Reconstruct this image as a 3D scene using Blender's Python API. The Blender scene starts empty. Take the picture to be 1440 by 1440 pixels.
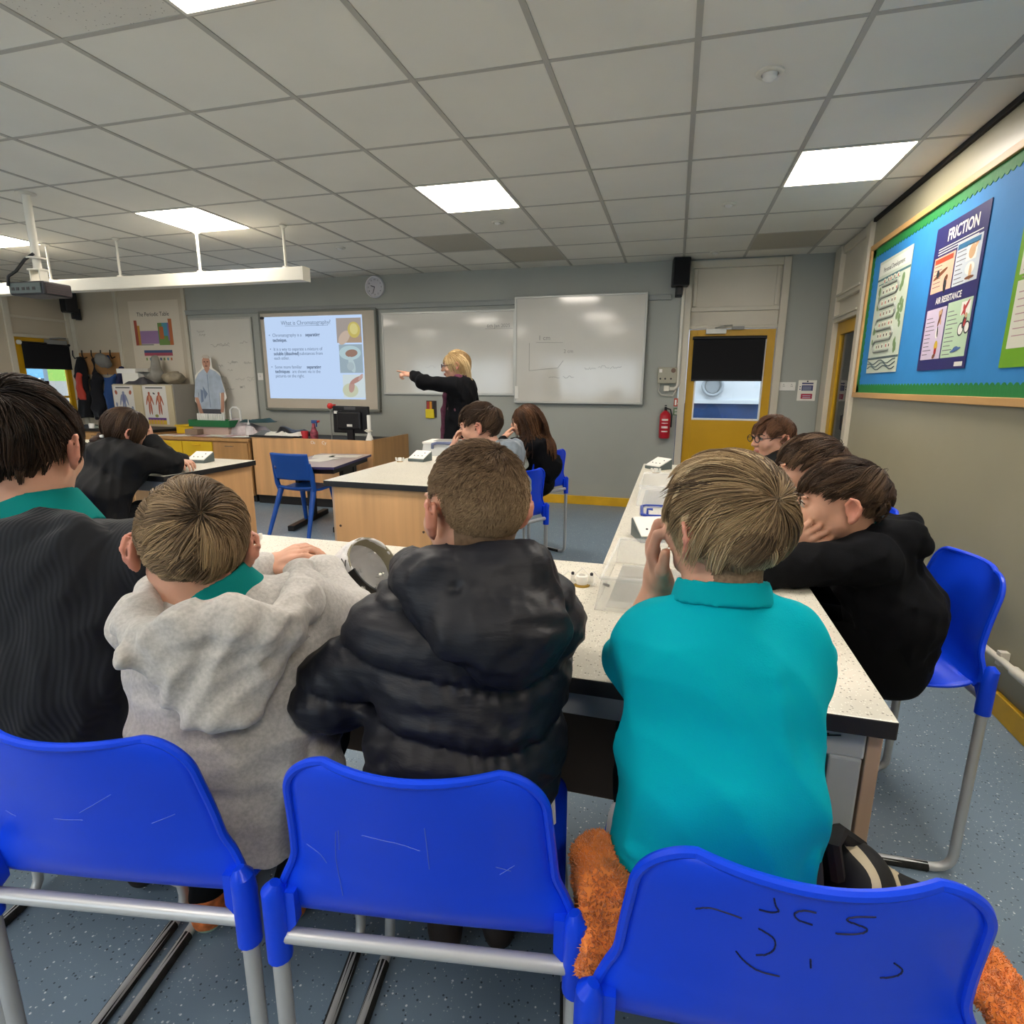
import bpy, bmesh, math, random
import numpy as np
from mathutils import Vector, Matrix
random.seed(7); np.random.seed(7)
SC = bpy.context.scene
COL = SC.collection
PI = math.pi
def lin(c):
    if isinstance(c, str):
        c = [int(c[i:i+2], 16)/255 for i in (0, 2, 4)]
    return [v/12.92 if v <= .04045 else ((v+.055)/1.055)**2.4 for v in c] + [1.0]

# ------------------------------------------------------------------ camera, sky, light, exposure
EYE = 1.3525
cam = bpy.data.objects.new('camera', bpy.data.cameras.new('camera')); COL.objects.link(cam)
cam.data.sensor_width = 36; cam.data.lens = 36*805.925/1440; cam.data.clip_start = .02; cam.data.clip_end = 200
_pit, _yaw, _rol = .2175993, .2703128, .0058765
_f = Vector((-math.sin(_yaw), math.cos(_yaw), 0)); _r = Vector((math.cos(_yaw), math.sin(_yaw), 0)); _u = Vector((0, 0, 1))
_fw = _f*math.cos(_pit)-_u*math.sin(_pit); _up = _u*math.cos(_pit)+_f*math.sin(_pit)
_rt = _r*math.cos(_rol)+_up*math.sin(_rol); _up = _up*math.cos(_rol)-_r*math.sin(_rol)
_m = Matrix((_rt, _up, -_fw)).transposed().to_4x4(); _m.translation = (0, 0, EYE)
cam.matrix_world = _m
SC.camera = cam
w = bpy.data.worlds.new('overcast sky'); SC.world = w; w.use_nodes = True
w.node_tree.nodes['Background'].inputs[0].default_value = (.80, .90, 1.0, 1); w.node_tree.nodes['Background'].inputs[1].default_value = 2.6
SC.view_settings.view_transform = 'Standard'; SC.view_settings.look = 'None'; SC.view_settings.gamma = 1
SC.view_settings.exposure = 1.4
PANEL_POWER = 11.0
def portal(name, loc, size, rot):
    l = bpy.data.lights.new(name, 'AREA'); l.shape = 'RECTANGLE'; l.size, l.size_y = size
    l.cycles.is_portal = True
    o = bpy.data.objects.new(name, l); COL.objects.link(o); o.location = loc; o.rotation_euler = rot
    return o

# room limits
XL, XR, YF, YB, ZC = -8.36, 1.405, 6.55, -2.6, 2.62

# ------------------------------------------------------------------ materials
MATS = {}
def mat(name, col, rough=.6, metal=0, spec=.5, trans=0, emit=None, estr=0, noise=None, bump=None, ior=1.45, alpha=1, coat=0, sheen=0, sss=0):
    """col '#hex'; noise=(scale, amount, detail[, (sx,sy,sz)]) varies brightness; bump=(scale, strength, dist[, (sx,sy,sz)])"""
    if name in MATS: return MATS[name]
    m = bpy.data.materials.new(name); m.use_nodes = True; MATS[name] = m
    nt = m.node_tree; b = nt.nodes['Principled BSDF']
    I = b.inputs
    I['Base Color'].default_value = lin(col); I['Roughness'].default_value = rough; I['Metallic'].default_value = metal
    I['Specular IOR Level'].default_value = spec; I['IOR'].default_value = ior
    if trans: I['Transmission Weight'].default_value = trans
    if alpha < 1: I['Alpha'].default_value = alpha
    if coat: I['Coat Weight'].default_value = coat; I['Coat Roughness'].default_value = .1
    if sheen: I['Sheen Weight'].default_value = sheen; I['Sheen Roughness'].default_value = .5
    if sss: I['Subsurface Weight'].default_value = sss; I['Subsurface Radius'].default_value = (.01, .004, .002); I['Subsurface Scale'].default_value = 1.0
    if emit is not None: I['Emission Color'].default_value = lin(emit); I['Emission Strength'].default_value = estr
    def coords(sc):
        tc = nt.nodes.new('ShaderNodeTexCoord'); mp = nt.nodes.new('ShaderNodeMapping')
        mp.inputs['Scale'].default_value = sc; nt.links.new(tc.outputs['Object'], mp.inputs['Vector']); return mp.outputs[0]
    if noise:
        n = nt.nodes.new('ShaderNodeTexNoise'); n.inputs['Scale'].default_value = noise[0]; n.inputs['Detail'].default_value = noise[2]
        nt.links.new(coords(noise[3] if len(noise) > 3 else (1, 1, 1)), n.inputs['Vector'])
        mx = nt.nodes.new('ShaderNodeMix'); mx.data_type = 'RGBA'
        c = lin(col); a = noise[1]
        mx.inputs[6].default_value = [v*(1-a) for v in c[:3]]+[1]; mx.inputs[7].default_value = [min(1, v*(1+a)) for v in c[:3]]+[1]
        cr = nt.nodes.new('ShaderNodeMapRange'); cr.inputs[1].default_value = .3; cr.inputs[2].default_value = .7
        nt.links.new(n.outputs['Fac'], cr.inputs[0]); nt.links.new(cr.outputs[0], mx.inputs[0]); nt.links.new(mx.outputs[2], I['Base Color'])
    if bump:
        n = nt.nodes.new('ShaderNodeTexNoise'); n.inputs['Scale'].default_value = bump[0]; n.inputs['Detail'].default_value = 4
        nt.links.new(coords(bump[3] if len(bump) > 3 else (1, 1, 1)), n.inputs['Vector'])
        bp = nt.nodes.new('ShaderNodeBump'); bp.inputs['Strength'].default_value = bump[1]; bp.inputs['Distance'].default_value = bump[2]
        nt.links.new(n.outputs['Fac'], bp.inputs['Height']); nt.links.new(bp.outputs[0], I['Normal'])
    return m
def speckle(name, base, layers, rough=.5, coat=0):
    """base colour with flecks: layers of (scale, threshold, colour)"""
    m = bpy.data.materials.new(name); m.use_nodes = True; MATS[name] = m
    nt = m.node_tree; b = nt.nodes['Principled BSDF']; b.inputs['Roughness'].default_value = rough; b.inputs['Coat Weight'].default_value = coat
    tc = nt.nodes.new('ShaderNodeTexCoord')
    n0 = nt.nodes.new('ShaderNodeTexNoise'); n0.inputs['Scale'].default_value = 2.5; n0.inputs['Detail'].default_value = 5
    nt.links.new(tc.outputs['Object'], n0.inputs['Vector'])
    mx = nt.nodes.new('ShaderNodeMix'); mx.data_type = 'RGBA'; c = lin(base)
    mx.inputs[6].default_value = [v*.88 for v in c[:3]]+[1]; mx.inputs[7].default_value = [min(1, v*1.1) for v in c[:3]]+[1]
    nt.links.new(n0.outputs['Fac'], mx.inputs[0]); out = mx.outputs[2]
    for sc, th, col in layers:
        v = nt.nodes.new('ShaderNodeTexVoronoi'); v.inputs['Scale'].default_value = sc
        nt.links.new(tc.outputs['Object'], v.inputs['Vector'])
        r = nt.nodes.new('ShaderNodeSeparateColor'); nt.links.new(v.outputs['Color'], r.inputs[0])
        lt = nt.nodes.new('ShaderNodeMath'); lt.operation = 'LESS_THAN'; nt.links.new(r.outputs[0], lt.inputs[0]); lt.inputs[1].default_value = .22
        d = nt.nodes.new('ShaderNodeMath'); d.operation = 'LESS_THAN'; nt.links.new(v.outputs['Distance'], d.inputs[0]); d.inputs[1].default_value = th
        mu = nt.nodes.new('ShaderNodeMath'); mu.operation = 'MULTIPLY'; nt.links.new(lt.outputs[0], mu.inputs[0]); nt.links.new(d.outputs[0], mu.inputs[1])
        m2 = nt.nodes.new('ShaderNodeMix'); m2.data_type = 'RGBA'; m2.inputs[7].default_value = lin(col)
        nt.links.new(out, m2.inputs[6]); nt.links.new(mu.outputs[0], m2.inputs[0]); out = m2.outputs[2]
    nt.links.new(out, b.inputs['Base Color'])
    return m
def ribbed(name, col, scale, rough=.9, strength=.4, axis='X', sheen=.3):
    m = mat(name, col, rough, sheen=sheen); nt = m.node_tree; b = nt.nodes['Principled BSDF']
    tc = nt.nodes.new('ShaderNodeTexCoord'); wv = nt.nodes.new('ShaderNodeTexWave'); wv.bands_direction = axis
    wv.inputs['Scale'].default_value = scale; wv.inputs['Distortion'].default_value = .6; wv.inputs['Detail'].default_value = 1
    nt.links.new(tc.outputs['Object'], wv.inputs['Vector'])
    bp = nt.nodes.new('ShaderNodeBump'); bp.inputs['Strength'].default_value = strength; bp.inputs['Distance'].default_value = .002
    nt.links.new(wv.outputs['Fac'], bp.inputs['Height']); nt.links.new(bp.outputs[0], b.inputs['Normal'])
    return m
def hairmat(name, stops, rough=.5):
    m = bpy.data.materials.new(name); m.use_nodes = True; nt = m.node_tree; b = nt.nodes['Principled BSDF']
    at = nt.nodes.new('ShaderNodeAttribute'); at.attribute_name = 'tone'
    rp = nt.nodes.new('ShaderNodeValToRGB'); e = rp.color_ramp.elements
    for i, (p, c) in enumerate(stops):
        k = e[i] if i < 2 else e.new(p)
        k.position = p; k.color = lin(c)
    nt.links.new(at.outputs['Fac'], rp.inputs[0]); nt.links.new(rp.outputs[0], b.inputs['Base Color'])
    b.inputs['Roughness'].default_value = rough; b.inputs['Specular IOR Level'].default_value = .22
    return m

# ------------------------------------------------------------------ mesh builder
class MB:
    def __init__(s): s.v = []; s.f = []; s.m = []; s.mi = 0
    def add(s, vs, fs, mi=None):
        o = len(s.v); s.v += [tuple(p) for p in vs]; s.f += [tuple(i+o for i in f) for f in fs]; s.m += [s.mi if mi is None else mi]*len(fs); return s
    def box(s, lo, hi, mi=None, R=None, c=None):
        x0, y0, z0 = lo; x1, y1, z1 = hi
        vs = [Vector(p) for p in ((x0,y0,z0),(x1,y0,z0),(x1,y1,z0),(x0,y1,z0),(x0,y0,z1),(x1,y0,z1),(x1,y1,z1),(x0,y1,z1))]
        if R is not None:
            c = Vector(c) if c is not None else sum(vs, Vector())/8
            vs = [R @ (p-c)+c for p in vs]
        return s.add(vs, [(3,2,1,0),(4,5,6,7),(0,1,5,4),(1,2,6,5),(2,3,7,6),(3,0,4,7)], mi)
    def tube(s, pts, r, n=10, mi=None, closed=False, cap=True):
        P = [Vector(p) for p in pts]; k = len(P)
        rs = r if isinstance(r, (list, tuple)) else [r]*k
        T = []
        for i in range(k):
            a = P[(i-1) % k] if (closed or i > 0) else P[i]; b = P[(i+1) % k] if (closed or i < k-1) else P[i]
            t = b-a; T.append(t.normalized() if t.length > 1e-9 else Vector((0,0,1)))
        ref = Vector((0,0,1)) if abs(T[0].z) < .9 else Vector((1,0,0))
        N = (ref-T[0]*ref.dot(T[0])).normalized(); vs = []
        for i in range(k):
            N = (N-T[i]*N.dot(T[i])); N = N.normalized() if N.length > 1e-6 else T[i].orthogonal().normalized()
            B = T[i].cross(N)
            for j in range(n):
                a = 2*PI*j/n; vs.append(P[i]+(N*math.cos(a)+B*math.sin(a))*rs[i])
        fs = []
        for i in range(k if closed else k-1):
            for j in range(n):
                a = i*n+j; b = i*n+(j+1) % n; c = ((i+1) % k)*n+(j+1) % n; d = ((i+1) % k)*n+j
                fs.append((a, b, c, d))
        if cap and not closed: fs += [tuple(range(n-1, -1, -1)), tuple(range((k-1)*n, k*n))]
        return s.add(vs, fs, mi)
    def lathe(s, prof, c=(0,0,0), n=24, mi=None, R=None):
        vs = []; k = len(prof)
        for r, z in prof:
            for j in range(n):
                a = 2*PI*j/n; p = Vector((r*math.cos(a), r*math.sin(a), z))
                if R is not None: p = R @ p
                vs.append(p+Vector(c))
        fs = [(i*n+j, i*n+(j+1) % n, (i+1)*n+(j+1) % n, (i+1)*n+j) for i in range(k-1) for j in range(n)]
        fs += [tuple(range(n-1, -1, -1)), tuple(range((k-1)*n, k*n))]
        return s.add(vs, fs, mi)
    def prism(s, poly, a, b, axis='z', mi=None):
        """2-D polygon extruded between a and b along an axis (x: poly=(y,z), y: poly=(x,z), z: poly=(x,y))"""
        f = {'x': lambda p, t: (t, p[0], p[1]), 'y': lambda p, t: (p[0], t, p[1]), 'z': lambda p, t: (p[0], p[1], t)}[axis]
        n = len(poly); vs = [f(p, a) for p in poly]+[f(p, b) for p in poly]
        fs = [tuple(range(n-1, -1, -1)), tuple(range(n, 2*n))]+[(i, (i+1) % n, n+(i+1) % n, n+i) for i in range(n)]
        return s.add(vs, fs, mi)
    def text(s, body, M, size, mi=None, align='LEFT', ext=.0004, bold=0, sx=1):
        cu = bpy.data.curves.new('t', 'FONT'); cu.body = body; cu.size = size; cu.align_x = align; cu.extrude = ext; cu.offset = bold; cu.resolution_u = 3
        cu.space_character = 1.0
        o = bpy.data.objects.new('t', cu); COL.objects.link(o); bpy.context.view_layer.update()
        me = bpy.data.meshes.new_from_object(o.evaluated_get(bpy.context.evaluated_depsgraph_get()))
        S = Matrix.Diagonal((sx, 1, 1, 1))
        s.add([M @ S @ v.co for v in me.vertices], [tuple(p.vertices) for p in me.polygons], mi)
        bpy.data.objects.remove(o); bpy.data.curves.remove(cu); bpy.data.meshes.remove(me); return s
def wallM(x, y, z, face='front'):
    """text frame: 'front' on a wall facing -y, 'right' on the right wall facing -x"""
    if face == 'front': M = Matrix(((1,0,0),(0,0,-1),(0,1,0))).to_4x4()
    elif face == 'right': M = Matrix(((0,0,-1),(-1,0,0),(0,1,0))).to_4x4()
    elif face == 'flat': M = Matrix.Identity(4)
    M.translation = (x, y, z); return M
def mesh_np(name, V, F, mats, mi=None, smooth=True):
    """V (n,3) array, F (m,4) or (m,3) array"""
    me = bpy.data.meshes.new(name); n, k = F.shape
    me.vertices.add(len(V)); me.vertices.foreach_set('co', np.ascontiguousarray(V, np.float32).ravel())
    me.loops.add(n*k); me.loops.foreach_set('vertex_index', np.ascontiguousarray(F, np.int32).ravel())
    me.polygons.add(n); me.polygons.foreach_set('loop_start', np.arange(0, n*k, k, dtype=np.int32))
    try: me.polygons.foreach_set('loop_total', np.full(n, k, np.int32))
    except Exception: pass
    for m in (mats if isinstance(mats, (list, tuple)) else [mats]): me.materials.append(m)
    if mi is not None: me.polygons.foreach_set('material_index', np.ascontiguousarray(mi, np.int32))
    me.polygons.foreach_set('use_smooth', np.full(n, smooth, bool))
    me.update(); me.validate(); return me
def link(name, me, parent=None, world=False):
    o = bpy.data.objects.new(name, me); COL.objects.link(o)
    if parent is not None:
        o.parent = parent
        if world:
            q = parent; off = Vector((0, 0, 0))
            while q is not None: off += q.location; q = q.parent
            me.transform(Matrix.Translation(-off))
    return o
def obj(name, mb, mats, parent=None, smooth=False, bevel=0, world=False, seg=2, angle=None):
    me = bpy.data.meshes.new(name); me.from_pydata(mb.v, [], mb.f)
    for m in (mats if isinstance(mats, (list, tuple)) else [mats]): me.materials.append(m)
    for p, i in zip(me.polygons, mb.m): p.material_index = i; p.use_smooth = smooth
    if angle is not None: me.set_sharp_from_angle(angle=angle)
    elif smooth: me.set_sharp_from_angle(angle=math.radians(40))
    me.update()
    o = link(name, me, parent, world)
    if bevel:
        b = o.modifiers.new('bevel', 'BEVEL'); b.width = bevel; b.segments = seg; b.limit_method = 'ANGLE'
    return o
def tag(o, label=None, cat=None, group=None, kind=None):
    for k, v in (('label', label), ('category', cat), ('group', group), ('kind', kind)):
        if v: o[k] = v
    return o
def thing(name, label, cat, loc=(0,0,0), rot=0, group=None):
    o = bpy.data.objects.new(name, None); COL.objects.link(o); o.location = loc; o.rotation_euler = (0, 0, rot); o.empty_display_size = .1
    return tag(o, label, cat, group)
KIDS = {}
def dup(root, loc, rot, label, group=None):
    def cp(o, par):
        c = o.copy(); COL.objects.link(c)
        if par is not None: c.parent = par
        for ch in list(o.children): cp(ch, c)
        return c
    r = cp(root, None); r.location = loc; r.rotation_euler = (0, 0, rot); r['label'] = label
    if group: r['group'] = group
    return r
def struct(name, mb, mats, parent=None, **k):
    o = obj(name, mb, mats, parent, **k)
    if parent is None: o['kind'] = 'structure'
    return o
def arc(c, r, a0, a1, n, f): return [f(c[0]+r*math.cos(a0+(a1-a0)*i/n), c[1]+r*math.sin(a0+(a1-a0)*i/n)) for i in range(n+1)]
# ------------------------------------------------------------------ shared materials
M_wall = mat('grey wall paint', '9fa29b', .55, noise=(1.3, .05, 4), bump=(60, .05, .002))
M_wallr = mat('satin grey wall paint', '9a9680', .38, noise=(1.7, .05, 4), bump=(14, .06, .004))
M_cream = mat('cream gloss paint', 'c6bfae', .35, noise=(2, .04, 3))
M_creamw = mat('cream wall paint', 'bdb29e', .6, noise=(1.5, .05, 4))
M_yel = mat('mustard door paint', 'c4960c', .4, noise=(3, .06, 3))
M_yels = mat('yellow skirting paint', 'd2a520', .45, noise=(6, .12, 3))
M_white = mat('white plastic', 'e4e2dc', .4)
M_offw = mat('warm white enamel', 'd9d5c8', .45, noise=(3, .04, 2))
M_grey = mat('mid grey plastic', '8a8a86', .5)
M_black = mat('black plastic', '131317', .45)
M_blackf = mat('matt black cloth', '0d0d11', .9)
M_blue = mat('royal blue polypropylene', '0f44e6', .33, spec=.35, noise=(3, .05, 3), bump=(350, .05, .001))
M_tube = mat('grey painted steel tube', 'bfc1c2', .38, metal=.35)
M_chrome = mat('chrome', 'c8cacb', .18, metal=1)
M_rub = mat('worn black rubber', '20201f', .8, noise=(40, .6, 3))
M_wood = mat('beech laminate', 'd3a472', .45, noise=(14, .13, 5, (1, 1, .06)))
M_woodd = mat('darker beech laminate', 'b68a58', .45, noise=(14, .13, 5, (1, 1, .06)))
M_woody = mat('pine trim', 'c39a63', .5, noise=(10, .12, 4, (1, .15, 1)))
M_top = speckle('speckled laminate worktop', 'd5d0c2', [(170, .33, '8f897c'), (260, .35, 'efece2'), (120, .16, '6d675c')], .3)
M_floor = speckle('blue grey safety vinyl', '74889a', [(75, .20, 'd5dce0'), (95, .25, '3a4956'), (140, .22, 'a9b7c1')], .42, .15)
M_tile = mat('mineral ceiling tile', 'e6e3d8', .85, noise=(2, .03, 3), bump=(180, .12, .002))
M_bar = mat('grey ceiling grid', 'b3b0a6', .6)
M_tile2 = speckle('fissured ceiling tile', 'dad6cb', [(90, .18, '8f8a7f'), (60, .14, '9c968a')], .9)
M_tile3 = mat('stained ceiling tile', 'b3ae9f', .85)
M_lamp = mat('LED diffuser', 'ffffff', .5, emit='fff4e6', estr=PANEL_POWER)
M_pane = bpy.data.materials.new('window glass'); M_pane.use_nodes = True
_nt = M_pane.node_tree; _nt.nodes.remove(_nt.nodes['Principled BSDF'])
_g = _nt.nodes.new('ShaderNodeBsdfGlossy'); _g.inputs['Roughness'].default_value = .02; _t = _nt.nodes.new('ShaderNodeBsdfTransparent'); _t.inputs[0].default_value = (.93, .95, .95, 1)
_x = _nt.nodes.new('ShaderNodeMixShader'); _fz = _nt.nodes.new('ShaderNodeFresnel'); _nt.links.new(_fz.outputs[0], _x.inputs[0])
_nt.links.new(_t.outputs[0], _x.inputs[1]); _nt.links.new(_g.outputs[0], _x.inputs[2]); _nt.links.new(_x.outputs[0], _nt.nodes['Material Output'].inputs[0])
M_clear = bpy.data.materials.new('clear plastic'); M_clear.use_nodes = True
_nt = M_clear.node_tree; _b = _nt.nodes['Principled BSDF']; _b.inputs['Base Color'].default_value = (.9, .92, .93, 1); _b.inputs['Roughness'].default_value = .12
_t = _nt.nodes.new('ShaderNodeBsdfTransparent'); _x = _nt.nodes.new('ShaderNodeMixShader'); _x.inputs[0].default_value = .22
_nt.links.new(_t.outputs[0], _x.inputs[1]); _nt.links.new(_b.outputs[0], _x.inputs[2]); _nt.links.new(_x.outputs[0], _nt.nodes['Material Output'].inputs[0])
M_board = mat('glossy whiteboard', 'cbc8bf', .35, noise=(2, .03, 4), coat=1.0)
M_alu = mat('whiteboard aluminium edge', 'b6b6b0', .4, metal=.5)
M_ink = mat('faded board marker', '8c8a84', .6)
M_paper = mat('paper', 'e6e3da', .7)
M_text = mat('dark print', '2a2a30', .7)

# ------------------------------------------------------------------ the setting
struct('floor', MB().box((XL-.2, YB-.2, -.1), (XR+.2, YF+.14, 0)), M_floor)
b = MB()   # suspended ceiling
tx = [-8.7+.58*k for k in range(19)]; ty = [3.79+.612*j for j in range(-11, 6)]
lights = [(i, j) for i in (-11.0, -7, -3, 1) for j in (0, -4, -8)]
def istile(x, y): return any(abs(x-.58*i) < .02 and abs(y-(3.79+.612*j)) < .02 for i, j in lights)
for x in tx:
    for y in ty:
        if istile(x, y): continue
        k = (round(x/.58), round((y-3.79)/.612))
        m = 2 if k == (-4, -4) else 3 if k in ((1, 3), (-4, 2), (-3, 3)) else 0
        b.add([(x, y, ZC), (x, y+.612, ZC), (x+.58, y+.612, ZC), (x+.58, y, ZC)], [(0, 1, 2, 3)], m)
for x in tx: b.box((x-.012, ty[0], ZC-.004), (x+.012, ty[-1]+.612, ZC+.02), 1)
for y in ty: b.box((tx[0], y-.010, ZC-.003), (tx[-1]+.58, y+.010, ZC+.02), 1)
b.box((-8.9, -3.2, ZC+.03), (1.8, 6.9, ZC+.1), 0)
struct('ceiling', b, [M_tile, M_bar, M_tile2, M_tile3])
for n, (i, j) in enumerate(lights):
    x, y = .58*i, 3.79+.612*j
    if y > 3 or (i == -3 and j == -4):
        nm = {1: 'right-hand square ceiling light above the notice board side', -3: 'square ceiling light over the middle, nearest the pointing teacher', -7: 'square ceiling light just beyond the suspended white lighting rail on the left', -11: 'square ceiling light at far left edge above the yellow left-hand door'}[i]
        if j == -4: nm = 'nearest ceiling light, cut off by the top edge, beside the speckled tile'
    else: nm = 'square flush ceiling light further back in the room behind the camera'
    t = thing('ceiling_light', nm, 'ceiling light', (x+.29, y+.306, ZC-.006), 0, 'square ceiling lights')
    f = MB()
    for lo, hi in (((-.29, -.306, 0), (.29, -.292, .03)), ((-.29, .292, 0), (.29, .306, .03)), ((-.29, -.292, 0), (-.276, .292, .03)), ((.276, -.292, 0), (.29, .292, .03))): f.box(lo, hi)
    obj('frame', f, M_offw, t); obj('diffuser', MB().box((-.276, -.292, .006), (.276, .292, .02)), M_lamp, t)

# front wall: grey with a tall door bay on the right and a cream bay on the left
b = MB()
b.box((-6.33, YF, 0), (.03, YF+.12, ZC+.06)); b.box((1.02, YF, 0), (XR+.1, YF+.12, ZC+.06)); b.box((.03, YF+.02, 2.58), (1.02, YF+.12, ZC+.06))
b.box((XL-.1, YF, 0), (-6.33, YF+.12, ZC+.06), 1)
struct('wall_front', b, [M_wall, M_creamw])
b = MB()
for x, wd in ((-6.335, .05), (-7.49, .05), (-8.30, .07)): b.box((x-wd/2, YF-.025, 0), (x+wd/2, YF+.002, ZC))
struct('trim_1', b, M_cream, bevel=.003)                       # cover strips on the cream bay
b = MB().box((-6.31, YF-.035, 2.235), (-.10, YF, 2.285)); b.box((-6.31, YF-.045, 2.28), (-.10, YF, 2.292))
struct('trim_2', b, mat('grey painted trunking', '8f938f', .45), bevel=.002)                       # trunking above the boards
struct('baseboard_front', MB().box((-6.33, YF-.022, 0), (.03, YF, .10)).box((1.02, YF-.022, 0), (XR, YF, .10)), M_yels, bevel=.004)
# door bay right: casing, transom panels, yellow door with blind
b = MB()
b.box((.035, YF-.03, 0), (.105, YF+.10, 2.6)); b.box((.955, YF-.03, 0), (1.025, YF+.10, 2.6)); b.box((.105, YF-.02, 2.53), (.955, YF+.1, 2.6))
b.box((.105, YF-.005, 2.11), (.955, YF+.06, 2.15)); b.box((.105, YF+.025, 1.95), (.955, YF+.06, 2.6)); b.box((.105, YF-.012, 1.935), (.955, YF+.08, 1.965))
b.box((.12, YF+.012, 2.16), (.155, YF+.03, 2.53)); b.box((.905, YF+.012, 2.16), (.94, YF+.03, 2.53))
struct('trim_3', b, M_cream, bevel=.004)
d = MB()
d.box((.11, YF+.02, .01), (.19, YF+.065, 1.93)); d.box((.87, YF+.02, .01), (.95, YF+.065, 1.93)); d.box((.19, YF+.02, .01), (.87, YF+.065, 1.0)); d.box((.19, YF+.02, 1.85), (.87, YF+.065, 1.93))
dr = struct('door_1', d, M_yel, bevel=.003)
b = MB()
for lo, hi in (((.19, YF+.015, 1.0), (.205, YF+.06, 1.85)), ((.855, YF+.015, 1.0), (.87, YF+.06, 1.85)), ((.205, YF+.015, 1.0), (.855, YF+.06, 1.018)), ((.205, YF+.015, 1.835), (.855, YF+.06, 1.85))): b.box(lo, hi)
obj('glazing_bead', b, M_white, dr); obj('pane', MB().box((.205, YF+.04, 1.018), (.855, YF+.044, 1.835)), M_pane, dr)
obj('kick_plate', MB().box((.13, YF+.014, .08), (.93, YF+.021, .28)), M_alu, dr)
b = MB().box((.27, YF-.03, 1.885), (.47, YF+.02, 1.935)); b.tube([(.36, YF-.02, 1.94), (.44, YF-.10, 1.955), (.52, YF-.03, 1.965)], .008)
cl = obj('door_closer', b, M_alu, dr, bevel=.004); 
b = MB().box((.52, YF-.035, 1.925), (.64, YF+.0, 1.955)); obj('closer_bracket', b, M_grey, dr)
t = thing('roller_blind', 'black roller blind half drawn over the window of the right-hand yellow door', 'blind', (.515, YF-.012, 1.42))
obj('fabric', MB().box((-.36, -.002, 0), (.34, .002, .42)), M_blackf, t); obj('roller', MB().tube([(-.37, 0, .425), (.35, 0, .425)], .018, 12), M_black, t, smooth=True); obj('hem_bar', MB().box((-.36, -.006, -.012), (.34, .006, .006)), M_black, t)
# outside the right door
o = MB(); o.box((-2.5, 8.6, -.2), (4, 8.8, 1.12), 1); o.box((-2.5, 8.57, 1.12), (4, 8.8, 1.17), 0); o.box((-2.5, 8.62, 1.17), (4, 8.8, 5), 0); o.box((-2.5, 6.7, -.3), (4, 8.6, -.02), 2)
struct('exterior_wall', o, [mat('white render outside', 'c2c6cc', .7), mat('blue cladding outside', '203a66', .6, noise=(4, .3, 4)), mat('paving outside', '8c8c8a', .8)])
v = MB(); v.tube([(.50+.13*math.cos(a*PI/12), 8.60, 1.36+.13*math.sin(a*PI/12)) for a in range(24)], .022, 8, closed=True); v.lathe([(.0, 0), (.10, 0), (.10, .01), (0, .012)], (.50, 8.615, 1.36), R=Matrix.Rotation(PI/2, 3, 'X'))
tag(obj('round_vent', v, mat('pale grey vent', '8f949a', .5), smooth=True), 'round pale wall vent seen through the glass of the right-hand yellow door', 'vent')

# right wall
b = MB(); b.box((XR, YB-.1, 0), (XR+.12, 5.42, ZC+.06)); b.box((XR, 6.32, 0), (XR+.12, YF+.12, ZC+.06)); b.box((XR+.03, 5.42, 1.98), (XR+.12, 6.32, ZC+.06))
struct('wall_right', b, M_wallr)
b = MB()
b.box((XR-.035, 6.16, 0), (XR+.12, 6.36, 2.6)); b.box((XR-.035, 5.34, 0), (XR+.10, 5.43, 2.6)); b.box((XR+.005, 5.43, 1.93), (XR+.06, 6.16, 2.6))
b.box((XR-.03, 5.43, 1.93), (XR+.06, 6.16, 1.97)); b.box((XR-.03, 5.43, 2.12), (XR+.06, 6.16, 2.16)); b.box((XR-.045, 5.43, 1.965), (XR+.02, 6.16, 1.985)); b.box((XR-.045, 5.43, 2.155), (XR+.02, 6.16, 2.175)); b.box((XR-.02, 5.43, 2.53), (XR+.06, 6.16, 2.6))
struct('trim_4', b, M_cream, bevel=.004)
d = MB(); d.box((XR+.01, 5.43, .01), (XR+.06, 5.55, 1.93)); d.box((XR+.01, 6.04, .01), (XR+.06, 6.16, 1.93)); d.box((XR+.01, 5.55, .01), (XR+.06, 6.04, .3)); d.box((XR+.01, 5.55, 1.82), (XR+.06, 6.04, 1.93))
dr = struct('door_2', d, M_yel, bevel=.003)
obj('pane', MB().box((XR+.03, 5.55, .3), (XR+.034, 6.04, 1.82)), M_pane, dr)
obj('handle', MB().tube([(XR-.03, 5.5, 1.0), (XR-.03, 5.5, 1.12)], .01).tube([(XR-.03, 5.5, 1.0), (XR+.01, 5.5, 1.0)], .008).tube([(XR-.03, 5.5, 1.12), (XR+.01, 5.5, 1.12)], .008), M_black, dr, smooth=True)
struct('exterior_corridor', MB().box((XR+1.3, 4.9, 0), (XR+1.4, 6.9, 2.6)).box((XR+.13, 4.9, 0), (XR+1.4, 5.0, 2.6)).box((XR+.13, 6.75, 0), (XR+1.4, 6.9, 2.6)).box((XR+.13, 4.9, 2.3), (XR+1.4, 6.9, 2.4)).box((XR+.13, 4.9, -.1), (XR+1.4, 6.9, 0)), mat('corridor wall', '8d8574', .7, noise=(3, .25, 4)))
struct('baseboard_right', MB().box((XR-.022, YB, 0), (XR, 5.34, .10)), M_yels, bevel=.004)
struct('trim_5', MB().box((XR-.02, YB, ZC-.03), (XR, 5.34, ZC-.001)), mat('shadow gap black', '15161a', .8))
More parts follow.
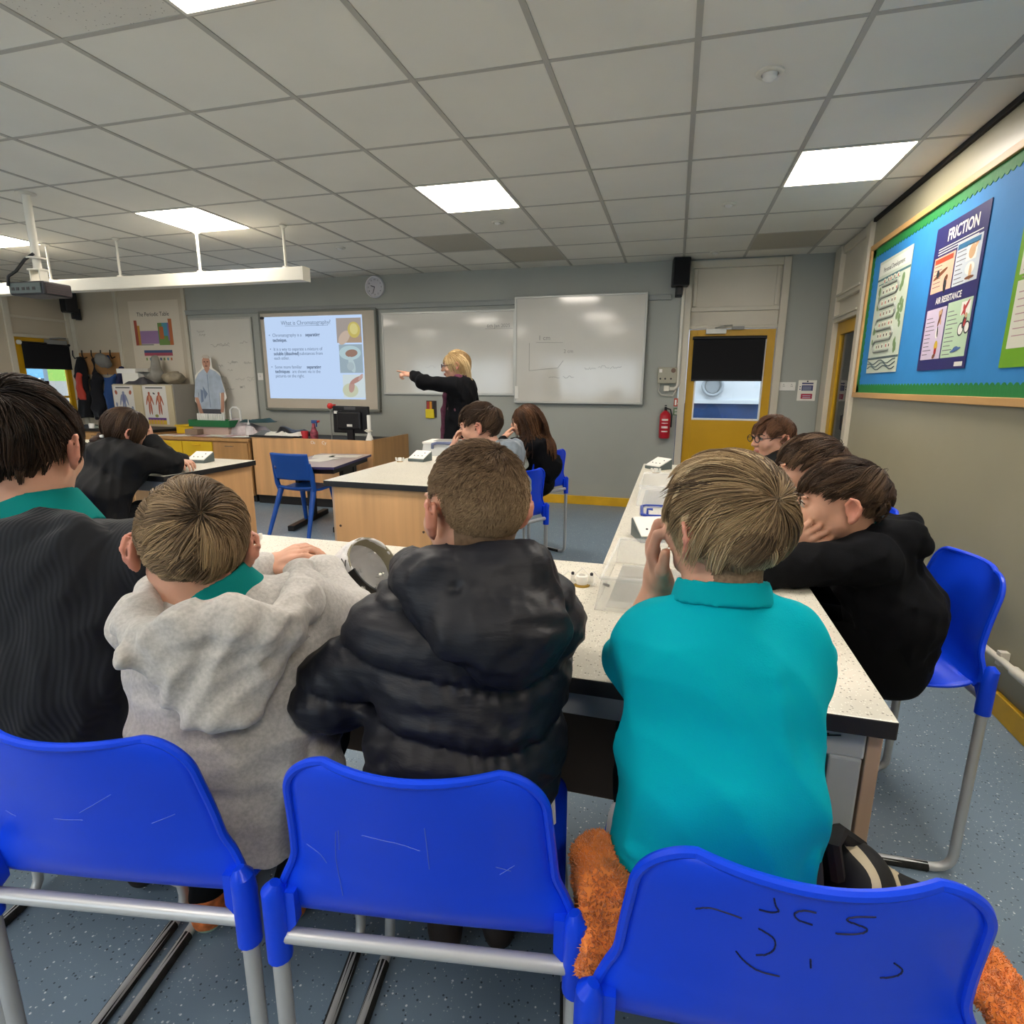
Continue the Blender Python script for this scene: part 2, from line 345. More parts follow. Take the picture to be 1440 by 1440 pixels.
# heating pipe low on the right wall
p = thing('heating_pipe', 'white painted heating pipe running low along the right wall', 'pipe', (XR-.03, 1.0, .25))
obj('pipe', MB().tube([(0, -3.0, .02), (0, 1.62, 0), (0, 2.4, -.02), (.02, 2.46, -.02)], .014, 12), M_offw, p, smooth=True)
obj('collar', MB().tube([(0, 1.40, .0), (0, 1.56, 0)], .021, 12), M_offw, p, smooth=True); obj('bracket', MB().box((-.004, 1.66, -.03), (.03, 1.69, .03)), M_offw, p)

# left wall with a yellow door
b = MB(); b.box((XL-.12, YB-.1, 0), (XL, 5.74, ZC+.06)); b.box((XL-.12, 6.50, 0), (XL, YF+.12, ZC+.06)); b.box((XL-.12, 5.74, 1.97), (XL, 6.50, ZC+.06))
struct('wall_left', b, M_creamw)
b = MB(); b.box((XL-.02, 5.68, 0), (XL+.025, 5.75, 2.6)); b.box((XL-.02, 6.47, 0), (XL+.025, 6.53, 2.6)); b.box((XL-.02, 5.75, 2.18), (XL+.02, 6.47, 2.21)); b.box((XL-.02, 5.75, 1.94), (XL+.02, 6.47, 1.98))
struct('trim_6', b, M_cream, bevel=.003)
d = MB(); d.box((XL-.05, 5.75, .01), (XL-.01, 5.86, 1.94)); d.box((XL-.05, 6.40, .01), (XL-.01, 6.47, 1.94)); d.box((XL-.05, 5.86, .01), (XL-.01, 6.40, .25)); d.box((XL-.05, 5.86, 1.86), (XL-.01, 6.40, 1.94)); d.box((XL-.045, 5.86, 1.14), (XL-.02, 6.40, 1.17)); d.box((XL-.045, 6.12, .25), (XL-.02, 6.14, 1.14))
dr = struct('door_3', d, M_yel, bevel=.003); obj('pane', MB().box((XL-.04, 5.86, .25), (XL-.036, 6.40, 1.86)), M_pane, dr)
obj('door_closer', MB().box((XL-.01, 6.15, 1.87), (XL+.05, 6.42, 1.93)).tube([(XL+.03, 6.2, 1.94), (XL+.08, 6.3, 1.955), (XL+.03, 6.42, 1.96)], .01), M_grey, dr)
t = thing('roller_blind', 'black roller blind over the window of the left-hand yellow door', 'blind', (XL+.02, 6.13, 1.545))
obj('fabric', MB().box((-.002, -.30, 0), (.002, .33, .32)), M_blackf, t); obj('roller', MB().tube([(0, -.31, .325), (0, .34, .325)], .018, 12), M_black, t, smooth=True); obj('end_cap', MB().tube([(0, -.345, .325), (0, -.31, .325)], .028, 12), M_white, t, smooth=True); obj('hem_bar', MB().box((-.006, -.30, -.012), (.006, .33, .006)), M_black, t)
o = MB(); o.box((XL-1.6, 4.2, -.1), (XL-1.5, 6.55, 1.42), 0); o.box((XL-1.62, 4.2, 1.42), (XL-1.5, 7.15, 2.3), 1); o.box((XL-1.62, 7.22, 1.38), (XL-1.5, 8.2, 2.3), 2); o.box((XL-1.58, 7.15, 1.3), (XL-1.5, 7.22, 2.3), 3); o.box((XL-1.6, 6.55, -.1), (XL-1.5, 9.5, 1.38), 0); o.box((XL-1.6, 8.2, 1.38), (XL-1.5, 9.5, 2.3), 1)
struct('exterior_fence', o, [mat('grey boards outside', '6a6866', .8), mat('pale blue panel outside', '3f6f8c', .6), mat('lime panel outside', '55751c', .6), mat('dark mullion outside', '44505a', .6)])
# back wall behind the camera with its two long windows
b = MB(); b.box((XL-.1, YB-.12, 0), (XR+.1, YB, 1.0)); b.box((XL-.1, YB-.12, 2.05), (XR+.1, YB, ZC+.06))
for x0, x1 in ((XL-.1, -7.4), (-4.4, -3.6), (-.9, XR+.1)): b.box((x0, YB-.12, 1.0), (x1, YB, 2.05))
struct('wall_back', b, M_wall)
for n, (x0, x1) in enumerate(((-7.4, -4.4), (-3.6, -.9))):
    f = MB()
    for k in range(4):
        x = x0+(x1-x0-.05)*k/3; f.box((x, YB-.09, 1.0), (x+.05, YB-.03, 2.05))
    f.box((x0, YB-.09, 1.0), (x1, YB-.03, 1.05)); f.box((x0, YB-.09, 2.0), (x1, YB-.03, 2.05))
    wn = struct('window_%d' % (n+1), f, M_offw)
    obj('pane', MB().box((x0, YB-.062, 1.05), (x1, YB-.058, 2.0)), M_pane, wn)
    portal('window light portal', ((x0+x1)/2, YB-.15, 1.525), (x1-x0, 1.05), (PI/2, 0, 0))
# ------------------------------------------------------------------ things fixed to ceiling and walls
def sensor(name, label, x, y, r, cat, drop=.012):
    t = thing(name, label, cat, (x, y, ZC-.004)); obj('flange', MB().lathe([(r, .004), (r, -.003), (r*.9, -.007), (r*.62, -.007), (r*.62, .004)], n=28), M_offw, t, smooth=True)
    obj('dome', MB().lathe([(r*.55, -.002), (r*.5, -drop), (r*.25, -drop*1.6), (0.001, -drop*1.7)], n=24), M_white, t, smooth=True)
sensor('ceiling_sensor', 'round ceiling sensor nearest the camera, in the tile up right', .294, 2.882, .055, 'sensor', .02)
sensor('ceiling_sensor', 'small round ceiling fitting in line behind the near right sensor', .285, 4.70, .05, 'sensor')
sensor('ceiling_sensor', 'small round ceiling fitting just above the right-hand yellow door', .288, 6.25, .05, 'sensor')
sensor('ceiling_sensor', 'small round ceiling fitting beyond the middle square light', -1.442, 4.73, .05, 'sensor')
sensor('ceiling_sensor', 'small round ceiling fitting beyond the right end of the suspended rail', -3.15, 5.2, .05, 'sensor')
# suspended lighting rail
t = thing('lighting_rail', 'long white suspended lighting rail hung on four rods across the left of the room', 'light rail', (-4.4, 4.37, 2.2))
obj('housing', MB().box((-3.2, -.05, -.02), (1.42, .05, .085)), M_offw, t, bevel=.006)
obj('end_plate', MB().box((1.42, -.052, -.022), (1.43, .052, .087)), M_offw, t)
for i, x in enumerate((-3.16, -4.02, -4.90, -5.73)):
    obj('hanging_rod', MB().tube([(x+4.4, 0, .08), (x+4.4, 0, ZC-2.205)], .011, 10).lathe([(.028, .085), (.028, .10), (.012, .105)], (x+4.4, 0, 0), 14).lathe([(.012, .39), (.03, .405), (.03, .415)], (x+4.4, 0, 0), 14), M_offw, t, smooth=True)
# projector
t = thing('projector', 'black projector hanging from a white ceiling pole at upper left', 'projector', (-4.37, 3.25, 1.945), .05)
obj('body', MB().box((-.15, -.105, 0), (.15, .105, .09)), mat('dark projector case', '26262a', .5), t, bevel=.012, seg=3)
b = MB().box((.148, -.09, .010), (.155, .09, .080), 0)
for z in (.022, .036, .050, .064): b.box((.153, -.085, z), (.1565, .085, z+.005), 1)
obj('vent_panel', b, [mat('brown black grille', '34282a', .7), M_black], t)
b = MB().box((-.14, -.111, .012), (.13, -.104, .078), 0)
for x in (-.12, -.08, -.03, .01, .06): b.box((x, -.113, .03), (x+.025, -.110, .05), 1)
obj('connector_panel', b, [mat('grey green connector plate', '434f4f', .5), M_black], t)
obj('lens', MB().lathe([(.04, 0), (.04, .03), (.034, .03), (.032, .01), (.001, .015)], (-.06, .105, .045), R=Matrix.Rotation(-PI/2, 3, 'X')), M_black, t, smooth=True)
obj('bracket', MB().box((-.05, -.05, .09), (.05, .05, .10)).box((-.045, -.03, .10), (-.036, .03, .18)).box((.036, -.03, .10), (.045, .03, .18)).box((-.05, -.04, .175), (.05, .04, .185)), M_offw, t)
obj('pole', MB().tube([(0, 0, .18), (0, 0, ZC-1.947)], .026, 16).lathe([(.06, .25), (.06, .26), (.03, .26)], n=20).lathe([(.03, .66), (.06, .668), (.06, .673)], n=20), M_offw, t, smooth=True)
obj('cable', MB().tube([(.02, -.03, .28), (-.04, -.05, .24), (-.08, -.09, .16), (-.12, -.12, .12), (-.14, -.115, .06)], .010, 8), M_black, t, smooth=True)

def speaker(label, x, y, z, rz):
    t = thing('wall_speaker', label, 'speaker', (x, y, z), rz, 'pair of black wall speakers')
    obj('cabinet', MB().box((-.085, -.19, 0), (.085, -.04, .27)), M_black, t, bevel=.012)
    obj('grille', MB().box((-.075, -.197, .012), (.075, -.19, .258)), M_blackf, t, bevel=.002)
    obj('bracket', MB().box((-.03, -.10, -.08), (.03, -.045, 0)).box((-.035, -.05, -.09), (.035, 0, .06)), M_black, t, bevel=.004)
speaker('black wall speaker above the red extinguisher, left of the right-hand yellow door', -.03, YF, 2.345, .1)
speaker('black wall speaker under the lighting rail above the coat hooks, far left', -8.12, YF-.03, 2.30, -.3)
# clock
t = thing('wall_clock', 'round white wall clock high on the grey front wall', 'clock', (-3.52, YF, 2.485))
RX = Matrix.Rotation(PI/2, 3, 'X')
obj('rim', MB().lathe([(.125, 0), (.125, .03), (.112, .038), (.104, .03), (.104, 0)], R=RX, n=36), mat('clock rim', 'dedce0', .35), t, smooth=True)
obj('face', MB().lathe([(.106, .004), (.106, .02), (.001, .021)], R=RX, n=36), mat('clock dial', 'cfcdd2', .5), t)
b = MB()
for k in range(12):
    a = 2*PI*k/12; s, c = math.sin(a), math.cos(a)
    b.text(str(k or 12), wallM(.085*s, -.0225, .085*c-.009), .024, align='CENTER')
obj('numerals', b, M_text, t)
obj('hour_hand', MB().tube([(0, -.024, 0), (-.05, -.024, .016)], .004, 6), M_text, t); obj('minute_hand', MB().tube([(0, -.026, 0), (-.026, -.026, -.073)], .003, 6), M_text, t)

def rect(mb, M, u0, v0, u1, v1, d0, d1, mi=None):
    vs = [M @ Vector(p) for p in ((u0,v0,d0),(u1,v0,d0),(u1,v1,d0),(u0,v1,d0),(u0,v0,d1),(u1,v0,d1),(u1,v1,d1),(u0,v1,d1))]
    return mb.add(vs, [(3,2,1,0),(4,5,6,7),(0,1,5,4),(1,2,6,5),(2,3,7,6),(3,0,4,7)], mi)
def scribble(mb, M, u, v, w, h, n, seed, d=.0012, r=.0018):
    rn = random.Random(seed)
    pts = []
    for i in range(n): pts.append(M @ Vector((u+w*i/(n-1), v+h*(rn.random()-.5), d)))
    mb.tube(pts, r, 4)
def whiteboard(label, x0, x1, z0, z1, y, group=None, frame=.022, dep=.03):
    t = thing('whiteboard', label, 'whiteboard', (x0, y, z0), 0, group); w_, h_ = x1-x0, z1-z0
    M = wallM(0, -dep*.8, 0)
    obj('panel', MB().box((.005, -dep*.8, .005), (w_-.005, 0, h_-.005)), M_board, t)
    f = MB()
    for lo, hi in (((0, -dep, 0), (w_, 0, frame)), ((0, -dep, h_-frame), (w_, 0, h_)), ((0, -dep, frame), (frame, 0, h_-frame)), ((w_-frame, -dep, frame), (w_, 0, h_-frame))): f.box(lo, hi)
    obj('edge_frame', f, M_alu, t, bevel=.003)
    return t, M
t, M = whiteboard('tall narrow whiteboard behind the cardboard man, left of the projected slide', -6.28, -5.30, .86, 2.19, YF)
b = MB()
for k, (u, v, wd) in enumerate(((.12, 1.16, .12), (.15, 1.12, .1), (.32, .98, .30), (.42, 1.0, .2), (.78, 1.02, .12), (.40, .72, .08), (.56, .76, .12), (.62, .78, .1), (.82, .76, .12), (.42, .58, .10), (.66, .55, .14), (.84, .57, .14), (.85, .54, .1), (.55, .67, .08), (.50, .42, .12), (.72, .45, .08), (.44, .50, .06))): scribble(b, M, u, v, wd, .035, 12, k)
obj('handwriting', b, M_ink, t)
t, M = whiteboard('low-hung middle whiteboard behind the pointing teacher', -3.45, -1.785, 1.235, 2.19, YF)
b = MB().text('6th Jan 2025', M @ Matrix.Translation((1.33, .76, .002)), .055, sx=1.0)
rect(b, M, 1.31, .745, 1.64, .749, 0, .0015)
obj('handwriting', b, M_ink, t)
b = MB()
for k in range(5): scribble(b, M, .15+.2*k, .25+.04*(k % 3), .14, .03, 9, 40+k)
obj('erased_writing', b, mat('ghost writing', 'b7b4ac', .5), t)
t, M = whiteboard('raised large whiteboard on the right, in front of the middle one', -1.775, -.335, 1.155, 2.31, YF-.045)
b = MB()
b.text('1 cm', M @ Matrix.Translation((.27, .69, .002)), .07); b.text('2 cm', M @ Matrix.Translation((.56, .55, .002)), .055)
for q in (((.17, .36), (.17, .66)), ((.17, .36), (.5, .39)), ((.5, .39), (.56, .47)), ((.25, .665), (.55, .66))): b.tube([M @ Vector((q[0][0], q[0][1], .001)), M @ Vector((q[1][0], q[1][1], .001))], .0016, 4)
for k, (u, v) in enumerate(((.8, .38), (.95, .40), (1.08, .39), (.4, .29), (.56, .29))): scribble(b, M, u, v, .12, .03, 10, 70+k)
obj('handwriting_pattern', b, M_ink, t)
obj('mounting_rail', MB().box((-.012, .0, 0), (.012, .045, 1.155)), M_alu, t)
obj('clip', MB().box((.008, -.035, .05), (.05, -.028, .19)), M_white, t, bevel=.002)

# interactive board with projected slide
t = thing('interactive_whiteboard', 'interactive whiteboard showing a bright slide about chromatography', 'interactive whiteboard', (-5.16, YF, 1.015))
W_, H_ = 1.66, 1.235; M = wallM(0, -.055, 0)
obj('panel', MB().box((.03, -.055, .03), (W_-.03, -.01, H_-.03)), mat('warm grey board surface', 'bcb2a2', .5), t)
f = MB()
for lo, hi in (((0, -.065, 0), (W_, 0, .035)), ((0, -.065, H_-.03), (W_, 0, H_)), ((0, -.065, .035), (.03, 0, H_-.03)), ((W_-.03, -.065, .035), (W_, 0, H_-.03))): f.box(lo, hi)
obj('frame', f, mat('grey board frame', '767870', .45), t, bevel=.012)
obj('logo_badge', MB().lathe([(.03, 0), (.03, .004), (.001, .005)], (.055, -.056, 1.15), R=RX @ Matrix.Diagonal((1.2, .6, 1))), M_black, t)
def glow(n, c, s=1): return mat(n, '000000', .6, emit=c, estr=s*.42, spec=.1)
sl = obj('projected_slide', rect(MB(), M, .085, .155, 1.47, 1.16, -.001, .002), glow('slide sky blue light', 'b9cfee', .95), t)
SM = M @ Matrix.Translation((.085, .155, .0025))
b = MB()
b.text('What is Chromatography?', SM @ Matrix.Translation((.60, .905, 0)), .072, align='CENTER', sx=.92); rect(b, SM, .30, .89, .905, .894, 0, .001)
y = .76
for ln, bl in (('Chromatography is a', 1), ('', 0), ('It is a way to separate a mixture of', 1), ('', 2), ('each other.', 0), ('Some more familiar', 1), ('', 3), ('pictures on the right.', 0)): pass
TX = [('Chromatography is a ', .105, .765, 0), ('separating', .585, .765, 1), ('technique.', .105, .705, 1), ('It is a way to separate a mixture of', .105, .595, 0), ('soluble (dissolved)', .105, .54, 1), (' substances from', .475, .54, 0), ('each other.', .105, .485, 0), ('Some more familiar ', .105, .375, 0), ('separating', .575, .375, 1), ('techniques', .105, .32, 1), (' are shown via in the', .345, .32, 0), ('pictures on the right.', .105, .265, 0)]
bb = MB()
for s_, u, v, bo in TX: (bb if bo else b).text(s_, SM @ Matrix.Translation((u, v, 0)), .057, bold=.0012 if bo else 0, sx=.88)
for v in (.765, .595, .375): b.text('•', SM @ Matrix.Translation((.05, v, 0)), .06)
obj('slide_text', b, glow('slide text grey', '76879f', .8), sl); obj('slide_bold_text', bb, glow('slide bold text', '56667f', .8), sl)
def pic(name, rects, blobs):
    b = MB(); ms = []
    for (u0, v0, u1, v1, c) in rects: rect(b, SM, u0, v0, u1, v1, 0, .001+.0004*len(ms), len(ms)); ms.append(glow('slide %s %d' % (name, len(ms)), c, .8))
    for (u, v, ru, rv, c, rot) in blobs:
        R = Matrix.Rotation(rot, 4, 'Z'); n = 20
        b.add([SM @ Matrix.Translation((u, v, .0016+.0004*len(ms))) @ R @ Vector((ru*math.cos(2*PI*k/n), rv*math.sin(2*PI*k/n), 0)) for k in range(n)], [tuple(range(n))], len(ms)); ms.append(glow('slide %s %d' % (name, len(ms)), c, .8))
    obj('slide_picture', b, ms, sl)
pic('sieve', [(1.03, .68, 1.37, .97, 'a79e98'), (1.08, .68, 1.37, .75, 'b09a84')], [(1.13, .74, .10, .06, 'c9b6a6', .8), (1.27, .83, .085, .095, 'c8b96a', .2), (1.27, .84, .055, .065, 'd8cf8a', .2)])
pic('funnel', [(1.05, .32, 1.37, .66, '9fb2bd')], [(1.20, .56, .15, .085, 'b7d0d6', 0), (1.22, .555, .085, .045, '9c7d70', .1), (1.22, .42, .04, .10, 'b9cdd2', .3), (1.20, .40, .05, .05, 'aebfc6', 0)])
pic('dish', [(1.08, .02, 1.385, .30, 'd3e0e3')], [(1.18, .11, .11, .085, 'c9cfb4', 0), (1.20, .15, .04, .07, 'bd9a90', -.2), (1.27, .235, .10, .03, 'b98f86', .45), (1.33, .27, .05, .018, 'c7a8a0', .9)])
def plate(name, label, cat, x0, x1, z0, z1, y, m, dep=.01, group=None):
    t = thing(name, label, cat, ((x0+x1)/2, y, z0), 0, group); w_ = (x1-x0)/2
    obj('plate', MB().box((-w_, -dep, 0), (w_, 0, z1-z0)), m, t, bevel=.003); return t, w_, z1-z0
for lab, x0, x1, z0, z1 in (('white wall socket between the tall whiteboard and the slide board', -5.28, -5.13, 1.40, 1.49), ('white double wall socket right of the right-hand yellow door', 1.03, 1.18, 1.315, 1.40)):
    t, w_, h = plate('wall_socket', lab, 'socket', x0, x1, z0, z1, YF, M_white)
    b = MB()
    for sx in (-1, 1):
        b.box((sx*w_*.5-.006, -.0108, h*.45), (sx*w_*.5-.002, -.0095, h*.6)); b.box((sx*w_*.5+.006, -.0108, h*.45), (sx*w_*.5+.010, -.0095, h*.6)); b.box((sx*w_*.5-.006, -.0108, h*.72), (sx*w_*.5+.006, -.0095, h*.78))
    obj('pin_holes', b, M_grey, t)
# grey control box with pipe
t = thing('control_box', 'grey control box with dials on the wall above the red extinguisher', 'control box', (-.09, YF, 1.33))
obj('case', MB().box((-.10, -.06, .05), (.10, 0, .22)), mat('grey box enamel', 'a3a08f', .5), t, bevel=.01)
obj('dial', MB().lathe([(.024, 0), (.024, .012), (.001, .013)], (.06, -.06, .185), R=RX), mat('brown dial', '6d5648', .5), t)
for x in (-.07, -.02, .04): obj('button', MB().lathe([(.009, 0), (.009, .008), (.001, .009)], (x, -.06, .10), R=RX), M_text, t)
obj('warning_label', MB().box((-.085, -.0615, .165), (-.055, -.06, .2)), M_white, t)
obj('conduit', MB().tube([(.11, -.03, 1.28), (.115, -.03, .03), (.08, -.03, -.005), (.01, -.03, -.005)], .02, 12), M_offw, t, smooth=True)
obj('cable_loop', MB().tube([(-.08, -.03, .05), (-.085, -.03, -.03), (-.05, -.03, -.07), (.07, -.03, -.08), (.1, -.03, -.02)], .009, 8), mat('grey cable', 'b3b0a6', .5), t, smooth=True)
obj('elbow', MB().box((-.03, -.055, -.03), (.03, 0, .03)), M_offw, t, bevel=.006)
# extinguisher with signs
t = thing('fire_extinguisher', 'red fire extinguisher on the wall beside the right-hand yellow door', 'fire extinguisher', (-.085, YF-.07, .80))
M_red = mat('extinguisher red', 'b3182a', .35)
obj('cylinder', MB().lathe([(.05, 0), (.058, .012), (.058, .23), (.052, .26), (.03, .285), (.018, .292), (.018, .30)], n=24), M_red, t, smooth=True)
obj('valve', MB().tube([(0, 0, .295), (0, 0, .33)], .014, 10).box((-.012, -.05, .325), (.012, .02, .338)).box((-.012, -.045, .345), (.012, .03, .355)), M_black, t)
obj('hose', MB().tube([(.01, 0, .32), (.05, 0, .31), (.068, -.01, .25), (.066, -.01, .12)], .008, 8), M_black, t, smooth=True)
b = MB()
for k, (z, h) in enumerate(((.19, .02), (.16, .008), (.11, .022), (.07, .012))):
    b.add([(.0588*math.sin(a), -.0588*math.cos(a), zz) for zz in (z, z+h) for a in [(-.6+.1*i) for i in range(13)]], [(i, i+1, 14+i, 13+i) for i in range(12)])
obj('label_print', b, mat('label white', 'd9c9c4', .5), t)
obj('bracket', MB().box((-.02, .055, .05), (.02, .07, .3)), M_grey, t)
t, w_, h = plate('fire_sign', 'small red and white fire sign beside the grey control box', 'sign', -.005, .075, 1.14, 1.225, YF, mat('sign red', 'b8452f', .5), .004)
obj('pictogram', MB().box((-.03, -.005, .012), (-.012, -.004, .07)).lathe([(.016, 0), (.016, .0006), (.001, .0006)], (.012, -.0045, .03), R=RX, n=14).box((.004, -.005, .05), (.02, -.004, .072)), M_white, t)
t, w_, h = plate('safety_sign', 'small green safety sign below the red fire sign', 'sign', -.005, .065, 1.045, 1.125, YF, mat('sign green', '5f7a55', .5), .004)
obj('pictogram', MB().box((-.022, -.005, .012), (.005, -.004, .02)).box((-.022, -.005, .03), (.02, -.004, .037)).box((-.022, -.005, .05), (.012, -.004, .06)), M_white, t)
t, w_, h = plate('fire_notice', 'white fire action notice with blue and red blocks, right of the yellow door', 'notice', 1.205, 1.375, 1.215, 1.42, YF, M_paper, .004)
b = MB(); b.box((-.05, -.0045, .10), (.055, -.004, .155), 0); b.box((-.05, -.0045, .165), (.055, -.004, .18), 0); b.box((-.05, -.0045, .02), (.055, -.004, .07), 1); b.box((-.07, -.0045, .11), (-.058, -.004, .12), 0); b.box((-.07, -.0045, .135), (-.058, -.004, .145), 0); b.lathe([(.008, 0), (.008, .0005), (.001, .0005)], (0, -.004, .193), R=RX, n=12, mi=2)
for k in range(3): b.box((-.04, -.005, .108+.014*k), (.04, -.0044, .112+.014*k), 3)
for k in range(2): b.box((-.035, -.005, .03+.018*k), (.04, -.0044, .036+.018*k), 3)
obj('print', b, [mat('notice blue', '3d4470', .6), mat('notice red', 'a8324a', .6), M_text, mat('notice grey white', 'b9bccb', .6)], t)

# ------------------------------------------------------------------ notice board on the right wall
BY0, BY1, BZ0, BZ1 = 1.55, 5.27, 1.275, 2.40
t = thing('notice_board', 'big blue notice board with green scalloped border and wooden frame on the right wall', 'notice board', (XR, 0, BZ0))
M = wallM(-.0, BY1, 0, 'right'); W_, H_ = BY1-BY0, BZ1-BZ0
obj('backing_paper', rect(MB(), M, .03, .03, W_-.03, H_-.03, .004, .016), mat('sky blue display paper', '2b82c4', .75, noise=(2.5, .08, 3), bump=(5, .25, .01)), t)
f = MB()
rect(f, M, 0, 0, W_, .038, 0, .034); rect(f, M, 0, H_-.038, W_, H_, 0, .034); rect(f, M, 0, .038, .038, H_-.038, 0, .034); rect(f, M, W_-.038, .038, W_, H_-.038, 0, .034)
obj('frame', f, M_woody, t, bevel=.003)
def scallop(u0, v0, u1, v1, inward, step, dep):
    n = max(2, int(round(math.hypot(u1-u0, v1-v0)/step))); out = [(u0, v0)]; L = math.hypot(u1-u0, v1-v0); du, dv = (u1-u0)/L, (v1-v0)/L
    for i in range(n):
        for a in range(7):
            s_ = L*(i+a/6)/n; hh = .052+dep*math.sin(PI*a/6); out.append((u0+du*s_+inward[0]*hh, v0+dv*s_+inward[1]*hh))
    out.append((u1, v1)); return out
f = MB()
for seg in (((.03, .035), (W_-.03, .035), (0, 1)), ((W_-.03, H_-.035), (.03, H_-.035), (0, -1)), ((.035, H_-.03), (.035, .03), (1, 0))):
    p = scallop(seg[0][0], seg[0][1], seg[1][0], seg[1][1], seg[2], .05, .016); n = len(p)
    for i in range(1, n-2):
        a, c = p[i], p[i+1]
        e = lambda q: (q[0], seg[0][1]) if seg[2][0] == 0 else (seg[0][0], q[1])
        f.add([M @ Vector((x, y, d)) for d in (.016, .0185) for (x, y) in (e(a), e(c), c, a)], [(3, 2, 1, 0), (4, 5, 6, 7), (2, 3, 7, 6)])
obj('scalloped_border', f, mat('green scalloped border', '1d7a3c', .7, bump=(60, .3, .003, (1, 1, .2))), t)
# posters (things pinned on the board)
def poster(name, label, y_left, y_right, z0, z1, ground, face='right', x=None, dep=.0022):
    x = XR-.019 if x is None else x
    t = thing(name, label, 'poster', (x, (y_left+y_right)/2, z0)); w_ = abs(y_left-y_right); h_ = z1-z0
    M = wallM(0, w_/2, 0, 'right')
    obj('sheet', rect(MB(), M, 0, 0, w_, h_, 0, dep), ground, t); return t, M @ Matrix.Translation((0, 0, dep)), w_, h_
t, M, W_, H_ = poster('science_poster', 'tall white and green personal development poster at the left of the blue board', 5.02, 4.40, 1.455, 2.235, mat('pale green poster', 'c5d0c0', .5))
b = MB(); rect(b, M, .02, H_-.10, W_-.02, H_-.02, 0, .0004, 0); rect(b, M, .0, H_-.135, W_, H_-.12, 0, .0004, 1); rect(b, M, .03, H_-.165, .45, H_-.158, 0, .0004, 1)
b.text('Personal Development', M @ Matrix.Translation((.10, H_-.082, .0004)), .046, 2, sx=.95)
obj('heading', b, [mat('poster white', 'dde2d8', .5), mat('poster teal', '3c6a70', .6), M_text], t)
b = MB(); pts = []
rows = [.60, .525, .45, .375, .30, .225, .15]
for k, v in enumerate(rows):
    us = [.12+.30*i/10 for i in range(11)]; us = us if k % 2 == 0 else us[::-1]
    pts += [(u, v) for u in us]
    if k < len(rows)-1:
        s_ = 1 if k % 2 == 0 else -1; pts += [(us[-1]+s_*.035*math.sin(PI*a/6), v-(v-rows[k+1])*a/6) for a in range(1, 6)]
b.tube([M @ Vector((u, v, .0)) for u, v in pts], .009, 6)
obj('winding_path', b, mat('poster path grey', '8d938c', .6), t)
b = MB(); rn = random.Random(3)
for k, v in enumerate(rows):
    for i in range(5):
        u = .14+.065*i+rn.uniform(-.01, .01); rect(b, M, u, v+.018, u+.03, v+.05, 0, .0005, 0); rect(b, M, u+.006, v+.022, u+.022+.004*rn.random(), v+.04, 0, .0008, 1+rn.randrange(3))
for k in range(26):
    u = rn.choice((rn.uniform(.02, .08), rn.uniform(.49, .57))); v = rn.uniform(.14, .62); n = 9; r = rn.uniform(.012, .028)
    b.add([M @ Vector((u+r*math.cos(2*PI*i/n), v+r*1.2*math.sin(2*PI*i/n), .0006+.00002*k)) for i in range(n)], [tuple(range(n))], 4)
for k in range(3): b.tube([M @ Vector((.02+.56*i/12, .035+.02*k+.014*math.sin(i*1.05+k), .0004)) for i in range(13)], .004, 5, 5)
rect(b, M, .0, .095, W_, .11, 0, .0006, 5)
obj('printed_pattern', b, [mat('poster cream tile', 'e4dccb', .6), M_text, mat('poster red', 'b0554c', .6), mat('poster brown', '6b5a4a', .6), mat('poster tree green', '6d8a5c', .6), mat('poster slate', '54666a', .6)], t)
t, M, W_, H_ = poster('science_poster', 'tall navy friction and air resistance poster in the middle of the blue board', 4.05, 3.45, 1.45, 2.23, mat('navy poster', '2b2a66', .45))
b = MB().text('FRICTION', M @ Matrix.Translation((W_/2+.03, H_-.095, 0)), .085, align='CENTER', bold=.002, sx=.92); b.text('AIR RESISTANCE', M @ Matrix.Translation((W_/2-.02, H_*.47-.006, 0)), .047, align='CENTER', bold=.001, sx=.9)
for k, wd in enumerate((.50, .46, .30)): rect(b, M, .06, H_-.125-.014*k, .06+wd, H_-.120-.014*k, 0, .0004)
rect(b, M, W_-.12, .012, W_-.03, .034, 0, .0004)
obj('heading', b, M_white, t)
PN = [(.03, .425, .285, .615, 'e6b79d', 'b5492f'), (.30, .425, .57, .64, 'c6cfd8', '2f6f9a'), (.03, .06, .285, .335, 'cdbfd6', None), (.30, .06, .575, .345, 'b9d3b4', None)]
for k, (u0, v0, u1, v1, c, hc) in enumerate(PN):
    b = MB(); rect(b, M, u0, v0, u1, v1, 0, .0004, 0)
    if hc: rect(b, M, u0+.01, v1-.035, u1-.02, v1-.008, 0, .0008, 1)
    rn = random.Random(k+11)
    for i in range(11):
        v = v1-.05-i*.022
        if v > v0+.01: rect(b, M, u0+.015, v, u0+.015+rn.uniform(.06, .13), v+.004, 0, .0007, 2)
    obj('text_panel', b, [mat('panel %d' % k, c, .5), mat('panel head %d' % k, hc or c, .5), mat('poster small print', '6a6570', .7)], t)
def blobs(mb, M, L):
    for k, (u, v, ru, rv, rot, mi) in enumerate(L):
        n = 16; R = Matrix.Rotation(rot, 4, 'Z')
        mb.add([M @ Matrix.Translation((u, v, .0011+.0001*k)) @ R @ Vector((ru*math.cos(2*PI*i/n), rv*math.sin(2*PI*i/n), 0)) for i in range(n)], [tuple(range(n))], mi)
PM = [mat('picture tan', 'cda77f', .6), mat('picture brown', '7a4a30', .6), mat('picture dark', '2d2f36', .6), mat('picture red', 'b23a3a', .6), mat('picture yellow', 'd8b53a', .6), mat('picture blue', '4b6aa0', .6), mat('picture white', 'e8e6e0', .6)]
